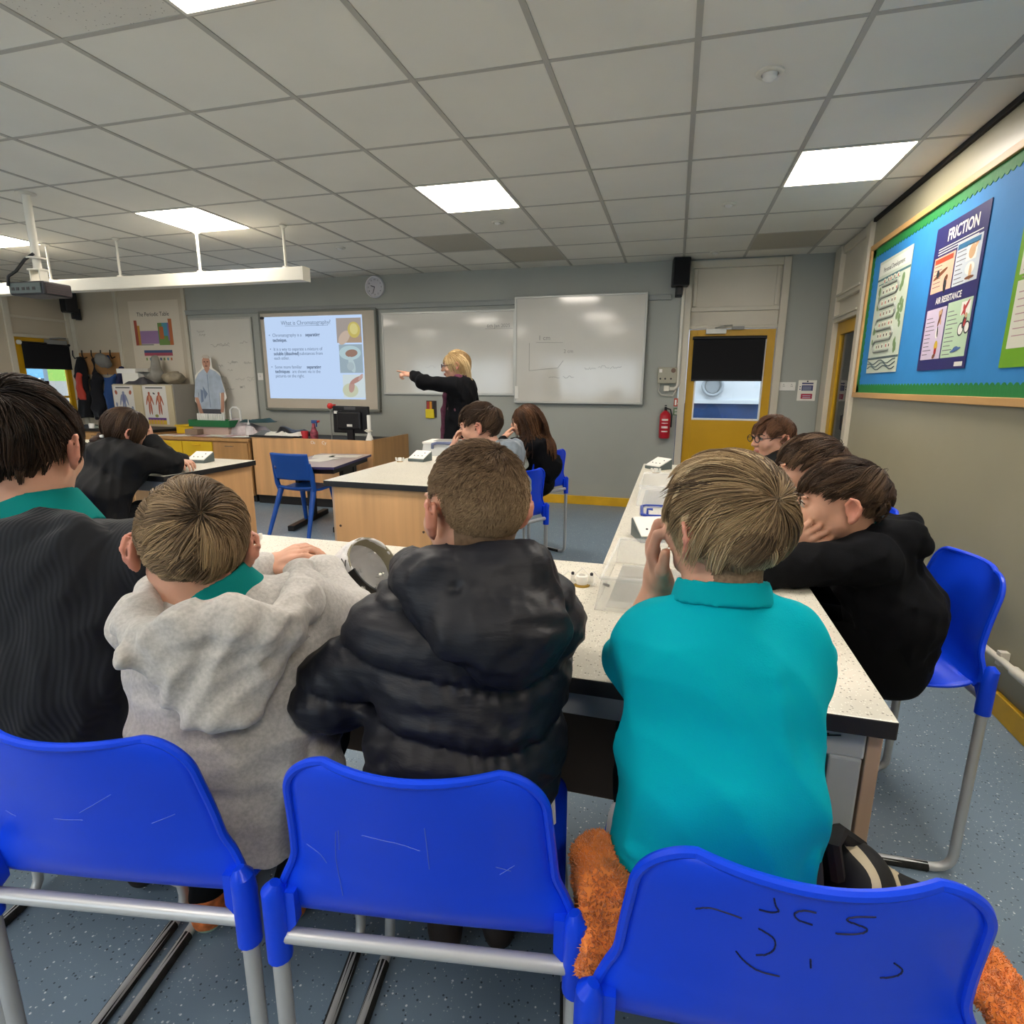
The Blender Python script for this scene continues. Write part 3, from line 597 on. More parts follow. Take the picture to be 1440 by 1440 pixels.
b = MB(); blobs(b, M, [(.13, .52, .09, .012, .25, 1), (.10, .525, .02, .02, 0, 2), (.21, .455, .02, .045, .1, 2), (.22, .49, .016, .016, 0, 1)]); obj('picture', b, PM, t)
b = MB(); rect(b, M, .42, .53, .53, .61, .0004, .0008, 6); blobs(b, M, [(.48, .57, .035, .035, .2, 0), (.50, .585, .04, .012, .5, 0), (.48, .49, .05, .03, 0, 6), (.49, .47, .015, .04, .1, 0), (.49, .445, .05, .008, 0, 1)]); obj('picture', b, PM, t)
b = MB(); blobs(b, M, [(.22, .28, .012, .045, .5, 0), (.22, .28, .012, .05, -.4, 1), (.22, .31, .014, .014, 0, 0), (.21, .20, .02, .03, 0, 6), (.215, .205, .008, .03, .2, 2), (.22, .13, .022, .028, 0, 4), (.22, .10, .016, .02, 0, 3), (.21, .075, .02, .012, .4, 1)]); obj('picture', b, PM, t)
b = MB(); rect(b, M, .46, .265, .56, .33, .0004, .0008, 6)
blobs(b, M, [(.51, .30, .05, .01, .8, 3), (.50, .29, .012, .03, .4, 3), (.49, .195, .034, .034, 0, 2), (.49, .195, .026, .026, 0, 6), (.555, .2, .03, .032, 0, 2), (.555, .2, .022, .024, 0, 6), (.52, .23, .02, .035, -.3, 2), (.53, .26, .013, .013, 0, 0), (.525, .225, .012, .02, -.3, 3), (.47, .095, .06, .008, .15, 5), (.47, .10, .03, .012, .1, 5)]); obj('picture', b, PM, t)
t, M, W_, H_ = poster('science_poster', 'green-edged poster cut off by the right edge of the picture', 3.125, 2.50, 1.44, 2.08, mat('lime poster', '6da51f', .5))
for v0, v1 in ((.08, .36), (.385, .60)):
    b = MB(); rect(b, M, .035, v0, W_-.035, v1, 0, .0004, 0)
    for i in range(7): rect(b, M, .06, v1-.05-.03*i, .06+.12+.05*(i % 3), v1-.046-.03*i, 0, .0007, 1)
    obj('text_panel', b, [mat('panel cream', 'd9d8c9', .5), mat('poster pink print', 'b08a92', .7)], t)

# ------------------------------------------------------------------ left end: posters, hooks, cabinet
t = thing('periodic_table_poster', 'periodic table poster on the cream wall above the cabinet', 'poster', (-6.87, YF, 1.42)); M = wallM(-.41, -.001, 0)
obj('sheet', rect(MB(), M, 0, 0, .84, 1.02, 0, .002), mat('poster cream sheet', 'd0c6b4', .6), t)
M = M @ Matrix.Translation((0, 0, .002))
obj('heading', MB().text('The Periodic Table', M @ Matrix.Translation((.40, .82, 0)), .075, align='CENTER', sx=.95), M_text, t)
b = MB(); cs = ['9a4a3a', 'b98a3c', '9a78a4', '6a8a4a', '4a8aa0', 'b0643a', '7a6a9a', '40547a', 'a04a5a', '8a8a86']
def cell(u0, v0, u1, v1, k): rect(b, M, u0, v0, u1, v1, 0, .0006+.00005*k, k)
cell(.06, .44, .11, .77, 0); cell(.11, .44, .15, .70, 1); cell(.15, .46, .46, .63, 2); cell(.46, .44, .66, .73, 3); cell(.53, .56, .62, .73, 4); cell(.48, .52, .55, .68, 5); cell(.64, .44, .70, .78, 5); cell(.62, .5, .645, .73, 6); cell(.15, .44, .36, .455, 9)
cell(.18, .34, .66, .375, 7); cell(.18, .30, .66, .34, 8)
for i in range(8): cell(.2+.06*i, .24, .225+.06*i, .275, 3+i % 5)
for i in range(1, 18): rect(b, M, .15+.018*i, .46, .151+.018*i, .63, .0012, .0015, 9)
obj('element_blocks', b, [mat('element colour %d' % i, c, .6) for i, c in enumerate(cs)], t)
t = thing('coat_rack', 'wooden board of coat hooks on the cream wall beside the left-hand door', 'coat rack', (-7.97, YF, 1.47))
obj('board', MB().box((-.40, -.02, 0), (.44, 0, .30)), mat('brown hook board', 'a4794c', .5, noise=(12, .15, 4, (.1, 1, 1))), t, bevel=.003)
for k in range(5): obj('hook', MB().tube([(-.32+.17*k, -.02, .24), (-.32+.17*k, -.07, .22), (-.32+.17*k, -.09, .26), (-.32+.17*k, -.085, .33)], .008, 8), M_black, t, smooth=True)
t = thing('storage_cabinet', 'cream storage cabinet in front of the periodic table, with two anatomy posters', 'cabinet', (-6.80, 6.34, 0))
M_cab = mat('cream cabinet', 'c2b596', .45); M_cabs = mat('grey cabinet side', 'a29d92', .5)
obj('body', MB().box((-.50, -.17, .05), (.50, .20, 1.34)), M_cabs, t, bevel=.004)
for x0, x1 in ((-.495, -.003), (.003, .495)):
    d = obj('door', MB().box((x0, -.19, .06), (x1, -.171, 1.33)), M_cab, t, bevel=.003)
    obj('handle', MB().tube([(.03 if x0 >= 0 else -.03, -.20, .75), (.03 if x0 >= 0 else -.03, -.20, .87)], .006, 8), M_chrome, d)
def anat(label, x0, w_, kind):
    t = thing('anatomy_poster', label, 'poster', (-6.80+x0, 6.149, .82)); M = wallM(0, -.0, 0)
    obj('sheet', rect(MB(), M, 0, 0, w_, .50, 0, .002), mat('anatomy sheet', 'd6d3cf', .5), t); M = M @ Matrix.Translation((0, 0, .002)); b = MB()
    rect(b, M, .05, .465, w_-.05, .478, 0, .0005, 0)
    fig = lambda cx, c, s=1: blobs(b, M, [(cx, .40*1, .016*s, .02*s, 0, c), (cx, .33, .03*s, .055*s, 0, c), (cx-.04*s, .31, .009*s, .06*s, -.25, c), (cx+.04*s, .31, .009*s, .06*s, .25, c), (cx-.014*s, .21, .012*s, .08*s, -.05, c), (cx+.014*s, .21, .012*s, .08*s, .05, c), (cx, .33, .014*s, .045*s, 0, c+1)])
    if kind == 0:
        fig(w_/2, 3, 1.3); blobs(b, M, [(.05, .41, .022, .03, .3, 1), (w_-.05, .41, .022, .03, -.3, 1), (.04, .25, .015, .03, 0, 3), (.04, .15, .02, .02, 0, 3), (w_-.04, .2, .02, .03, 0, 3)])
    else:
        fig(.10, 1, 1.1); fig(.26, 1, 1.1); blobs(b, M, [(.18, .40, .02, .01, -.4, 0), (.19, .11, .03, .02, 0, 5)]); rect(b, M, .04, .055, w_-.04, .085, 0, .0006, 6); rect(b, M, .04, .0, w_-.04, .055, 0, .0006, 7)
        for k in range(5): rect(b, M, .07+.05*k, .0, .085+.05*k, .06, 0, .0009, 2)
    obj('figures', b, [M_text, mat('muscle red', 'a55a44', .6), mat('muscle pale', 'c98f70', .6), mat('vein blue grey', '7d86a0', .6), mat('vein violet', '6a6e98', .6), mat('olive print', '8a8a4a', .6), mat('purple band', '5a3a80', .6), mat('yellow band', 'c9a93a', .6)], t)
anat('anatomy poster of a blue vein figure on the left cabinet door', -.48, .34, 0)
anat('anatomy poster of two red muscle figures on the right cabinet door', .02, .38, 1)

# ------------------------------------------------------------------ cardboard man
t = thing('cardboard_cutout', 'flat cardboard cut-out of a grey-haired man in a pale blue shirt before the tall whiteboard', 'cardboard cut-out', (-5.95, 6.40, .62))
def card(name, poly, y, m, mi=0): return obj(name, MB().prism(poly, y, y+.004, 'y'), m, t)
def ep(cx, cz, rx, rz, n=20, a0=0, a1=2*PI): return [(cx+rx*math.cos(a0+(a1-a0)*i/n), cz+rz*math.sin(a0+(a1-a0)*i/n)) for i in range(n)]
obj('backing', MB().prism([(-.20, .0), (.20, .0), (.22, .5), (.27, .55), (.20, .86), (.08, .93), (.08, 1.06), (-.06, 1.06), (-.08, .93), (-.2, .84), (-.25, .50), (-.2, .45)], .004, .010, 'y'), M_paper, t)
obj('prop', MB().box((-.03, .0, 0), (.03, .12, .03)).box((-.02, .01, 0), (.02, .02, .6)).box((-.12, .0, -.62), (.12, .10, .0)), M_paper, t)
M_skf = mat('printed skin', 'b98a74', .6)
card('head', ep(0, 1.0, .062, .085), -.001, M_skf); card('hair', ep(0, 1.055, .062, .045, 14, -.1, PI+.1)+[], -.002, mat('printed grey hair', 'bcb4a8', .6))
card('neck', [(-.04, .86), (.05, .86), (.04, .95), (-.035, .95)], -.0005, M_skf)
card('shirt', [(-.17, .40), (.16, .40), (.165, .62), (.20, .60), (.25, .62), (.21, .82), (.14, .885), (.05, .92), (.0, .86), (-.045, .92), (-.14, .86), (-.2, .78), (-.245, .55), (-.18, .53), (-.165, .62)], -.003, mat('printed pale blue shirt', 'a9b6c6', .6, noise=(9, .15, 4)))
card('arm', [(-.235, .55), (-.185, .55), (-.13, .36), (-.10, .30), (-.15, .29), (-.19, .36)], -.004, M_skf); card('arm', [(.19, .61), (.235, .62), (.215, .42), (.20, .36), (.155, .36), (.17, .44)], -.004, M_skf)
card('trousers', [(-.17, 0), (.16, 0), (.16, .41), (-.17, .41)], -.002, mat('printed dark trousers', '4a4a52', .7))
b = MB(); blobs(b, wallM(0, -.0015, 0), [(-.022, 1.01, .016, .008, 0, 0), (.026, 1.01, .016, .008, 0, 0), (0, .985, .01, .022, 0, 1), (0, .955, .025, .007, 0, 0)]); b.box((-.003, -.0045, .42), (.003, -.003, .85), 2); b.add([(-.09, -.0036, .70), (-.02, -.0036, .60), (-.08, -.0036, .52)], [(0, 1, 2)], 2); b.add([(-.13, -.0036, .66), (-.09, -.0036, .64), (-.10, -.0036, .50), (-.14, -.0036, .48)], [(0, 1, 2, 3)], 2)
obj('printed_features', b, [mat('print brown', '6a4a40', .7), mat('print nose', 'a0705c', .7), mat('print fold blue', '6f7f9a', .7)], t)
# ------------------------------------------------------------------ laboratory benches
M_edge = mat('black laminate edge', '1b1b1d', .5)
M_rail = mat('pale grey bench frame', 'aab0b6', .45, noise=(5, .08, 3))
M_side = mat('pinkish side panel', 'b79c86', .5, noise=(16, .1, 4, (1, 1, .06)))
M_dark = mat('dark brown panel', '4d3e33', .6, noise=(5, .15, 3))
def worktop(name, t, x0, x1, y0, y1, z=.85, th=.032):
    b = MB().box((x0, y0, z-th), (x1, y1, z), 1); b.m[-5] = 0
    b.m = [1, 0, 1, 1, 1, 1]
    return obj(name, b, [M_top, M_edge], t, bevel=.003)
t = thing('laboratory_bench', 'long speckled bench in the foreground where the four boys seen from behind sit', 'lab bench', (-1.2, 1.25, 0), 0)
def W(*a): return tuple(a)
X0, Y0 = -1.2, 1.25
def bx(mb, x0, y0, z0, x1, y1, z1, mi=None): return mb.box((x0-X0, y0-Y0, z0), (x1-X0, y1-Y0, z1), mi)
worktop('worktop', t, -2.75-X0, .365-X0, .92-Y0, 1.60-Y0)
b = MB(); bx(b, -2.7, .955, .755, .337, .985, .818); bx(b, -2.7, 1.54, .755, .27, 1.57, .818); obj('frame_rail', b, M_rail, t, bevel=.004)
b = MB(); bx(b, .283, .95, 0, .333, 1.0, .758); bx(b, .283, 1.5, 0, .333, 1.55, .758); bx(b, .283, 1.0, .0, .333, 1.5, .05); obj('leg_frame', b, M_rail, t, bevel=.004)
b = MB(); bx(b, -2.6, .95, 0, -2.54, 1.55, .05); bx(b, -2.6, 1.5, 0, -2.54, 1.55, .758); bx(b, -2.6, .95, 0, -2.54, 1.0, .758); obj('leg_frame', b, M_rail, t, bevel=.004)
b = MB(); bx(b, .338, .955, .0, .360, 1.585, .818); obj('end_panel', b, M_side, t, bevel=.002)
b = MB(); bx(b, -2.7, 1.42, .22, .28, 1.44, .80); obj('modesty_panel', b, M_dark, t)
b = MB()
for k, (u, w_) in enumerate(((.05, .012), (.065, .014), (.083, .010))): b.tube([(.215+u-X0, .9535-Y0, .795), (.135+u+w_*.5-X0, .9535-Y0, .782), (.135+u+w_-X0, .9535-Y0, .797)], .0014, 4)
obj('pen_marks', b, M_text, t)
X0, Y0 = .10, 2.74
t = thing('laboratory_bench', 'long speckled bench running away to the red extinguisher, with boys along its right side', 'lab bench', (X0, Y0, 0), 0)
worktop('worktop', t, -.17-X0, .365-X0, 1.60-Y0, 3.88-Y0)
b = MB(); bx(b, -.13, 1.63, .755, -.10, 3.84, .818); bx(b, .29, 1.63, .755, .32, 3.84, .818); obj('frame_rail', b, M_rail, t, bevel=.004)
for y in (1.92, 2.80, 3.78):
    b = MB(); bx(b, -.13, y, 0, -.08, y+.05, .758); bx(b, .27, y, 0, .32, y+.05, .758); bx(b, -.08, y, 0, .27, y+.05, .05); obj('leg_frame', b, M_rail, t, bevel=.004)
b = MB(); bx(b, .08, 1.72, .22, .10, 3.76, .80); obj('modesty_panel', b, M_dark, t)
X0, Y0 = -1.45, 3.42
t = thing('laboratory_bench', 'middle bench with beech end panel, carrying the lidded white box', 'lab bench', (X0, Y0, 0))
worktop('worktop', t, -1.785-X0, -1.13-X0, 2.65-Y0, 4.20-Y0)
b = MB(); bx(b, -1.74, 2.675, 0, -1.18, 2.695, .818); obj('end_panel', b, M_wood, t, bevel=.002)
b = MB(); bx(b, -1.755, 2.68, 0, -1.738, 4.18, .818); obj('side_panel', b, M_side, t, bevel=.002)
b = MB(); bx(b, -1.18, 2.70, .755, -1.155, 4.18, .818); bx(b, -1.20, 4.12, 0, -1.15, 4.17, .758); obj('frame_rail', b, M_rail, t, bevel=.004)
obj('screw', MB().tube([(-1.71-X0, 2.673-Y0, .60), (-1.71-X0, 2.676-Y0, .60)], .007, 10).tube([(-1.22-X0, 2.673-Y0, .60), (-1.22-X0, 2.676-Y0, .60)], .007, 10), M_dark, t)
X0, Y0 = -3.1, 2.9
t = thing('laboratory_bench', 'left bench with beech side panel, where the girl in the black coat rests her elbow', 'lab bench', (X0, Y0, 0))
worktop('worktop', t, -3.75-X0, -2.69-X0, 2.50-Y0, 3.24-Y0)
b = MB(); bx(b, -2.735, 2.62, 0, -2.715, 3.22, .818); bx(b, -3.72, 3.20, 0, -2.74, 3.22, .818); obj('side_panel', b, M_wood, t, bevel=.002)
b = MB(); bx(b, -3.7, 2.53, .755, -2.72, 2.555, .818); bx(b, -3.72, 2.53, 0, -3.66, 2.58, .758); bx(b, -2.78, 2.56, 0, -2.73, 2.60, .758); obj('frame_rail', b, M_rail, t, bevel=.004)
X0, Y0 = -5.0, 3.6
t = thing('laboratory_bench', 'pale bench at far left, mostly hidden behind the dark-haired boy', 'lab bench', (X0, Y0, 0))
worktop('worktop', t, -5.7-X0, -4.55-X0, 3.3-Y0, 4.0-Y0)
b = MB(); bx(b, -5.66, 3.33, 0, -4.6, 3.35, .818); bx(b, -5.66, 3.95, 0, -4.6, 3.97, .818); obj('side_panel', b, M_wood, t)

# teacher's counters and desk
def counter(label, x0, x1, y0, y1, z, doors, top):
    t = thing('side_counter', label, 'counter', ((x0+x1)/2, y0, 0)); c = (x0+x1)/2
    obj('carcass', MB().box((x0-c, .01, .08), (x1-c, y1-y0, z-.035)), M_woodd, t); obj('plinth', MB().box((x0-c, .05, 0), (x1-c, y1-y0, .08)), M_edge, t)
    obj('worktop', MB().box((x0-c-.01, -.02, z-.035), (x1-c+.01, y1-y0, z)), top, t, bevel=.003)
    for (a, e, z0, z1, m) in doors:
        d = obj('drawer' if z1-z0 < .25 else 'door', MB().box((a-c, -.008, z0), (e-c, .01, z1)), m, t, bevel=.003)
        obj('handle', MB().tube([((a+e)/2-c-.05, -.01, z1-.04), ((a+e)/2-c-.05, -.03, z1-.04), ((a+e)/2-c+.05, -.03, z1-.04), ((a+e)/2-c+.05, -.01, z1-.04)], .005, 6), M_yels if m is M_yel2 else M_chrome, d)
    return t
M_yel2 = mat('yellow drawer front', 'd8b322', .45)
counter('beech side counter with yellow drawers, covered in papers, in front of the cabinet', -6.02, -4.64, 5.5, 6.05, .74, [(-6.0, -5.58, .52, .69, M_yel2), (-5.57, -5.15, .52, .69, M_yel2), (-6.0, -5.58, .10, .50, M_yel2), (-5.57, -5.15, .10, .50, M_yel2), (-5.13, -4.66, .10, .69, M_woodd)], M_woodd)
counter('black-topped wooden counter under the hanging coats at far left', -7.7, -6.06, 5.5, 6.05, .80, [(-7.68, -7.15, .1, .75, M_woodd), (-7.14, -6.61, .1, .75, M_woodd), (-6.60, -6.08, .1, .75, M_woodd)], M_edge)
X0, Y0 = -3.84, 5.5
t = thing('teacher_desk', 'big beech teacher desk below the projected slide', 'desk', (X0, Y0, 0))
b = MB(); bx(b, -4.61, 5.5, .10, -3.08, 5.52, .765); obj('front_panel', b, M_wood, t, bevel=.002)
b = MB(); bx(b, -3.08, 5.5, .0, -3.06, 6.35, .775); obj('side_panel', b, M_woodd, t, bevel=.002)
b = MB(); bx(b, -4.61, 5.5, .10, -4.59, 6.35, .76); obj('side_panel', b, M_woodd, t, bevel=.002)
b = MB(); bx(b, -4.59, 5.52, .70, -3.08, 6.3, .735); obj('worktop', b, M_edge, t)
b = MB(); bx(b, -4.62, 5.49, .765, -4.05, 5.9, .785); obj('raised_shelf', b, M_edge, t)
b = MB(); bx(b, -4.59, 5.53, 0, -3.1, 5.56, .10); obj('plinth', b, M_edge, t)
b = MB()
for k, (u, c) in enumerate(((.0, 'O'), (.035, 'u'), (.14, 'C'), (.175, 'y'))): b.text(c, wallM(-3.83+u-X0, 5.4995-Y0, .71), .05)
obj('chalk_marks', b, M_white, t)
# student table
t = thing('student_table', 'small purple-edged table with papers in front of the teacher desk', 'table', (-3.25, 4.91, 0), math.radians(10))
b = MB().box((-.28, -.5, .605), (.28, .5, .63), 1); b.m = [1, 0, 1, 1, 1, 1]
obj('tabletop', b, [mat('lilac grey laminate', 'b0a4a4', .4), mat('purple table edge', '37305c', .45)], t, bevel=.004)
obj('under_frame', MB().box((-.25, -.45, .56), (.25, .45, .604)), M_black, t)
for x in (-.22, .22):
    obj('leg', MB().box((x-.03, -.40, 0), (x+.03, .40, .05)).box((x-.03, .05, .05), (x+.03, .13, .56)).box((x-.02, -.2, .40), (x+.02, .13, .56)), M_black, t, bevel=.004)
def sheet(name, label, cat, x, y, z, w_, h_, rot, m, group=None, parent=None, th=.0012):
    o = obj(name, MB().box((-w_/2, -h_/2, 0), (w_/2, h_/2, th)), m, parent); o.location = (x, y, z); o.rotation_euler = (0, 0, rot)
    return tag(o, label, cat, group)
sheet('paper_sheet', 'white paper sheet at the left on the purple-edged table', 'paper', -3.42, 5.12, .631, .21, .297, .5, M_paper)
sheet('paper_sheet', 'white paper sheet in the middle of the purple-edged table', 'paper', -3.28, 4.88, .6325, .21, .297, -.2, M_paper)
sheet('paper_sheet', 'paper sheet at the right far corner of the purple-edged table', 'paper', -3.22, 5.2, .631, .297, .21, .25, M_paper)
# blue one-piece student chair
M_blue2 = mat('blue one-piece chair plastic', '0f4aa0', .4, noise=(4, .05, 2))
t = thing('student_chair', 'blue one-piece plastic chair pushed up to the purple-edged table', 'chair', (-3.27, 4.42, 0), math.radians(-3))
nu, nv = 13, 20; prof = [(.36, .395), (.34, .415), (.22, .405), (.08, .40), (.0, .42), (-.03, .46), (-.045, .54), (-.07, .64), (-.09, .75)]
def curve_at(pf, v):
    s_ = v*(len(pf)-1); i = min(int(s_), len(pf)-2); f_ = s_-i
    p0 = pf[max(i-1, 0)]; p1 = pf[i]; p2 = pf[i+1]; p3 = pf[min(i+2, len(pf)-1)]
    return [.5*((2*p1[k])+(-p0[k]+p2[k])*f_+(2*p0[k]-5*p1[k]+4*p2[k]-p3[k])*f_*f_+(-p0[k]+3*p1[k]-3*p2[k]+p3[k])*f_**3) for k in range(len(p1))]
def shell(pf, hw, curv, nu, nv, v0=0, v1=1, ease=1):
    vs = []; fs = []
    for j in range(nv+1):
        v = v0+(v1-v0)*(1-(1-j/nv)**ease); y, z = curve_at(pf, v); w_ = hw(v)
        for i in range(nu+1):
            u = -1+2*i/nu; vs.append((u*w_, y+curv(v)[0]*u*u, z+curv(v)[1]*u*u))
    for j in range(nv):
        for i in range(nu):
            a = j*(nu+1)+i; fs.append((a, a+1, a+nu+2, a+nu+1))
    return vs, fs
b = MB(); b.add(*shell(prof, lambda v: .20, lambda v: (.02 if v > .5 else 0, .012), 12, 10, 0, .56)); o = obj('seat', b, M_blue2, t, smooth=True); m = o.modifiers.new('s', 'SOLIDIFY'); m.thickness = .02; m.offset = 0
b = MB(); b.add(*shell(prof, lambda v: .205-.01*v, lambda v: (.035, 0), 12, 10, .71, 1)); o = obj('backrest', b, M_blue2, t, smooth=True); m = o.modifiers.new('s', 'SOLIDIFY'); m.thickness = .02; m.offset = 0
for s_ in (-1, 1):
    obj('back_post', MB().tube([(s_*.19, .02, .41), (s_*.195, .0, .47), (s_*.195, -.01, .56), (s_*.19, -.035, .66)], [.022, .022, .022, .016], 10), M_blue2, t, smooth=True)
    obj('leg', MB().tube([(s_*.17, .30, .41), (s_*.20, .37, 0)], [.026, .017], 10), M_blue2, t, smooth=True); obj('leg', MB().tube([(s_*.175, .03, .43), (s_*.215, -.14, 0)], [.026, .017], 10), M_blue2, t, smooth=True)

# ------------------------------------------------------------------ tall skid-base laboratory chairs
CPROF = [(.395, .535), (.385, .555), (.30, .556), (.18, .550), (.08, .552), (.025, .572), (.0, .610), (-.012, .66), (-.024, .73), (-.040, .80), (-.056, .868)]
def chw(v):
    w_ = .205 if v < .55 else .202-.030*((v-.55)/.45)
    z = curve_at(CPROF, v)[1]
    if v > .55:
        d = max(0, z-(.868-.058))/.058; w_ -= .056*(1-math.sqrt(max(0, 1-d*d)))
        q = min(1, max(0, (.695-z)/.085)); w_ += .020*q*q*(3-2*q)
    else:
        y = curve_at(CPROF, v)[0]
        if y > .33: w_ -= .04*((y-.33)/.065)**2
    return w_
def chc(v):
    z = curve_at(CPROF, v)[1]
    return (.03*min(1, max(0, (v-.5)/.2)), .012 if v < .5 else .0)
def make_chair(label, group):
    t = thing('laboratory_chair', label, 'chair', (0, 0, 0), 0, group)
    b = MB(); vs, fs = shell(CPROF, chw, chc, 20, 90, .0, 1, 2.0); b.add(vs, fs)
    o = obj('seat_shell', b, M_blue, t, smooth=True); m = o.modifiers.new('s', 'SOLIDIFY'); m.thickness = .006; m.offset = 0
    j0 = next(j for j in range(20, 90) if vs[j*21][2] > .60 and vs[j*21][1] < .05+.05)
    rim = [Vector(vs[j*21]) for j in range(j0, 91)]+[Vector(vs[90*21+i]) for i in range(1, 20)]+[Vector(vs[j*21+20]) for j in range(90, j0-1, -1)]
    obj('rim', MB().tube([p+Vector((0, -.003, 0)) for p in rim], .0065, 8), M_blue, t, smooth=True)
    for s_ in (-1, 1):
        k = MB(); k.tube([(s_*.222, .0, .505), (s_*.222, 0, .60), (s_*.222, -.003, .628), (s_*.218, -.002, .640)], [.0185, .0185, .017, .008], 14)
        k.prism([(s_*.19, .570), (s_*.222, .53), (s_*.222, .625), (s_*.205, .625), (s_*.19, .625)][::s_], -.004, .014, 'y')
        obj('socket', k, M_blue, t, smooth=True)
        f = MB(); pts = [(s_*.222, 0, .52), (s_*.222, 0, .06)]+[(s_*.222, .045-.045*math.cos(a), .055-.043*math.sin(a)) for a in (.3, .7, 1.1, 1.571)]+[(s_*.216, .40, .012)]+[(s_*.214, .40+.045*math.sin(a), .055-.043*math.cos(a)) for a in (.4, .8, 1.2, 1.571)]+[(s_*.19, .43, .40), (s_*.17, .36, .535)]
        obj('skid_leg', f.tube(pts, .0125, 12), M_tube, t, smooth=True)
        obj('rubber_glide', MB().tube([(s_*.222, .06, .0105), (s_*.218, .24, .0100), (s_*.216, .395, .0105)], .0142, 10), M_rub, t, smooth=True)
    obj('back_rail', MB().tube([(-.215, .0, .545), (.215, .0, .545)], .0115, 12), M_tube, t, smooth=True)
    obj('front_rail', MB().tube([(-.175, .365, .53), (.175, .365, .53)], .0115, 12), M_tube, t, smooth=True)
    return t
M_scr = mat('pale scratch', '5f76d8', .5)
def back_pt(x, z):
    """point on the rear face of the backrest, chair coordinates"""
    best = min((abs(curve_at(CPROF, v/200)[1]-z), v/200) for v in range(110, 201))[1]
    y, zz = curve_at(CPROF, best); u = x/chw(best); return Vector((x, y+chc(best)[0]*u*u-.0036, z))
def strokes(name, parent, lines, m, r=.0008, n=8, dx=0):
    b = MB()
    for ln in lines:
        N = n*(len(ln)-1); b.tube([back_pt(curve_at(ln, i/N)[0]+dx, curve_at(ln, i/N)[1]) for i in range(N+1)], r, 5)
    return obj(name, b, m, parent)
G = 'tall blue skid-base lab chairs'
ch = make_chair('tall blue lab chair in front, second from the right, behind the puffer jacket boy', G)
specs = [((-.803, .556, 0), 10, 'tall blue lab chair in front behind the boy in the grey hoodie'),
 ((.166, .592, 0), 6.0, 'tall blue lab chair at front right with black pen scrawl on its back'),
 ((-1.30, .50, 0), 8, 'tall blue lab chair at the left edge, under the boy in the ribbed dark top'),
 ((.828, 1.885, 0), 94, 'empty-backed tall blue lab chair at right by the grey wall, under the black hoodie boy'),
 ((.83, 2.62, 0), 92, 'tall blue lab chair of which one top corner shows behind the black hoodie boy'),
 ((.90, 3.42, 0), 95, 'tall blue lab chair hidden under the boy with glasses'),
 ((-.90, 4.30, 0), 62, 'tall blue lab chair at the middle bench, nearer the front wall, under the long-haired girl'),
 ((-.83, 3.22, 0), 62, 'tall blue lab chair at the middle bench, just right of the shaved head'),
 ((-2.93, 2.08, 0), -12, 'tall blue lab chair behind the girl in the black coat at left'),
 ((-3.75, 2.20, 0), 0, 'tall blue lab chair hidden behind the dark-haired boy at left')]
chairs = [ch]+[dup(ch, l, math.radians(r), lab, G) for l, r, lab in specs]
ch.location = (-.304, .622, 0); ch.rotation_euler.z = math.radians(9.3)
strokes('scratch_pattern', ch, [[(-.11, .755), (-.118, .70), (-.115, .63)], [(-.105, .76), (-.11, .72)], [(.02, .79), (.02, .71)], [(-.165, .71), (-.145, .70), (-.135, .685)], [(-.07, .76), (-.02, .755), (.01, .745)], [(.11, .715), (.13, .705)], [(.115, .70), (.135, .715)]], M_scr, .0005)
strokes('scratch_pattern', chairs[1], [[(.0, .74), (.06, .78)], [(.10, .72), (.135, .735)], [(-.15, .71), (-.13, .705)], [(-.05, .72), (.0, .725)]], M_scr, .0005)
M_pen = mat('black pen on plastic', '0c1040', .6)
strokes('scrawl_pattern', chairs[2], [[(-.005, .848), (-.002, .838), (.002, .830), (-.004, .826), (-.016, .826)], [(.036, .838), (.024, .838), (.017, .831), (.022, .822), (.036, .818)], [(.092, .840), (.072, .838), (.066, .832), (.078, .826), (.088, .820), (.082, .812), (.060, .809)],
  [(-.075, .800), (-.062, .808), (-.045, .808), (-.03, .806)], [(-.012, .796), (.004, .785), (.008, .768), (.002, .755), (-.008, .750)], [(-.028, .748), (-.018, .735), (-.002, .724), (.02, .722)], [(.045, .760), (.048, .745)], [(.128, .765), (.140, .752), (.136, .742), (.120, .738)]], M_pen, .0009, dx=-.038)

# ------------------------------------------------------------------ things on the benches
def bench_box(label, x, y, z, rot):
    t = thing('power_supply', label, 'power supply', (x, y, z), rot, 'grey and white bench power supplies')
    obj('case', MB().prism([(-.055, 0), (.055, 0), (.055, .018), (-.055, .062)], -.062, .062, 'x'), mat('grey green case', '56605f', .5), t, bevel=.003)
    R = Matrix.Rotation(-math.atan2(.044, .11), 3, 'X')
    b = MB().box((-.058, -.056, -.001), (.058, .056, .005), 0, R=R, c=(0, 0, .0)); b.v = [(v[0], v[1], v[2]+.0405) for v in b.v]
    obj('top_panel', b, M_white, t, bevel=.002)
    b = MB()
    for (u, v) in ((-.03, .02), (.0, .022), (.03, .02), (-.03, -.02)): b.lathe([(.004, 0), (.004, .002), (.001, .002)], tuple(R @ Vector((u, v, .005))+Vector((0, 0, .0405))), R=R, n=10)
    obj('terminal', b, M_text, t)
    return t
bench_box('grey power supply with white sloping top on the right bench, by the nearest clear tub', -.04, 1.93, .85, 3.5)
bench_box('grey power supply with white sloping top at the far end of the right bench', -.07, 3.66, .85, 2.4)
bench_box('grey power supply with white sloping top on the middle bench near the lidded box', -1.63, 3.55, .85, 3.0)
bench_box('grey power supply with white sloping top on the left bench before the yellow drawers', -2.96, 3.05, .85, 3.3)
M_brass = mat('brass', 'a8873a', .35, metal=.8)
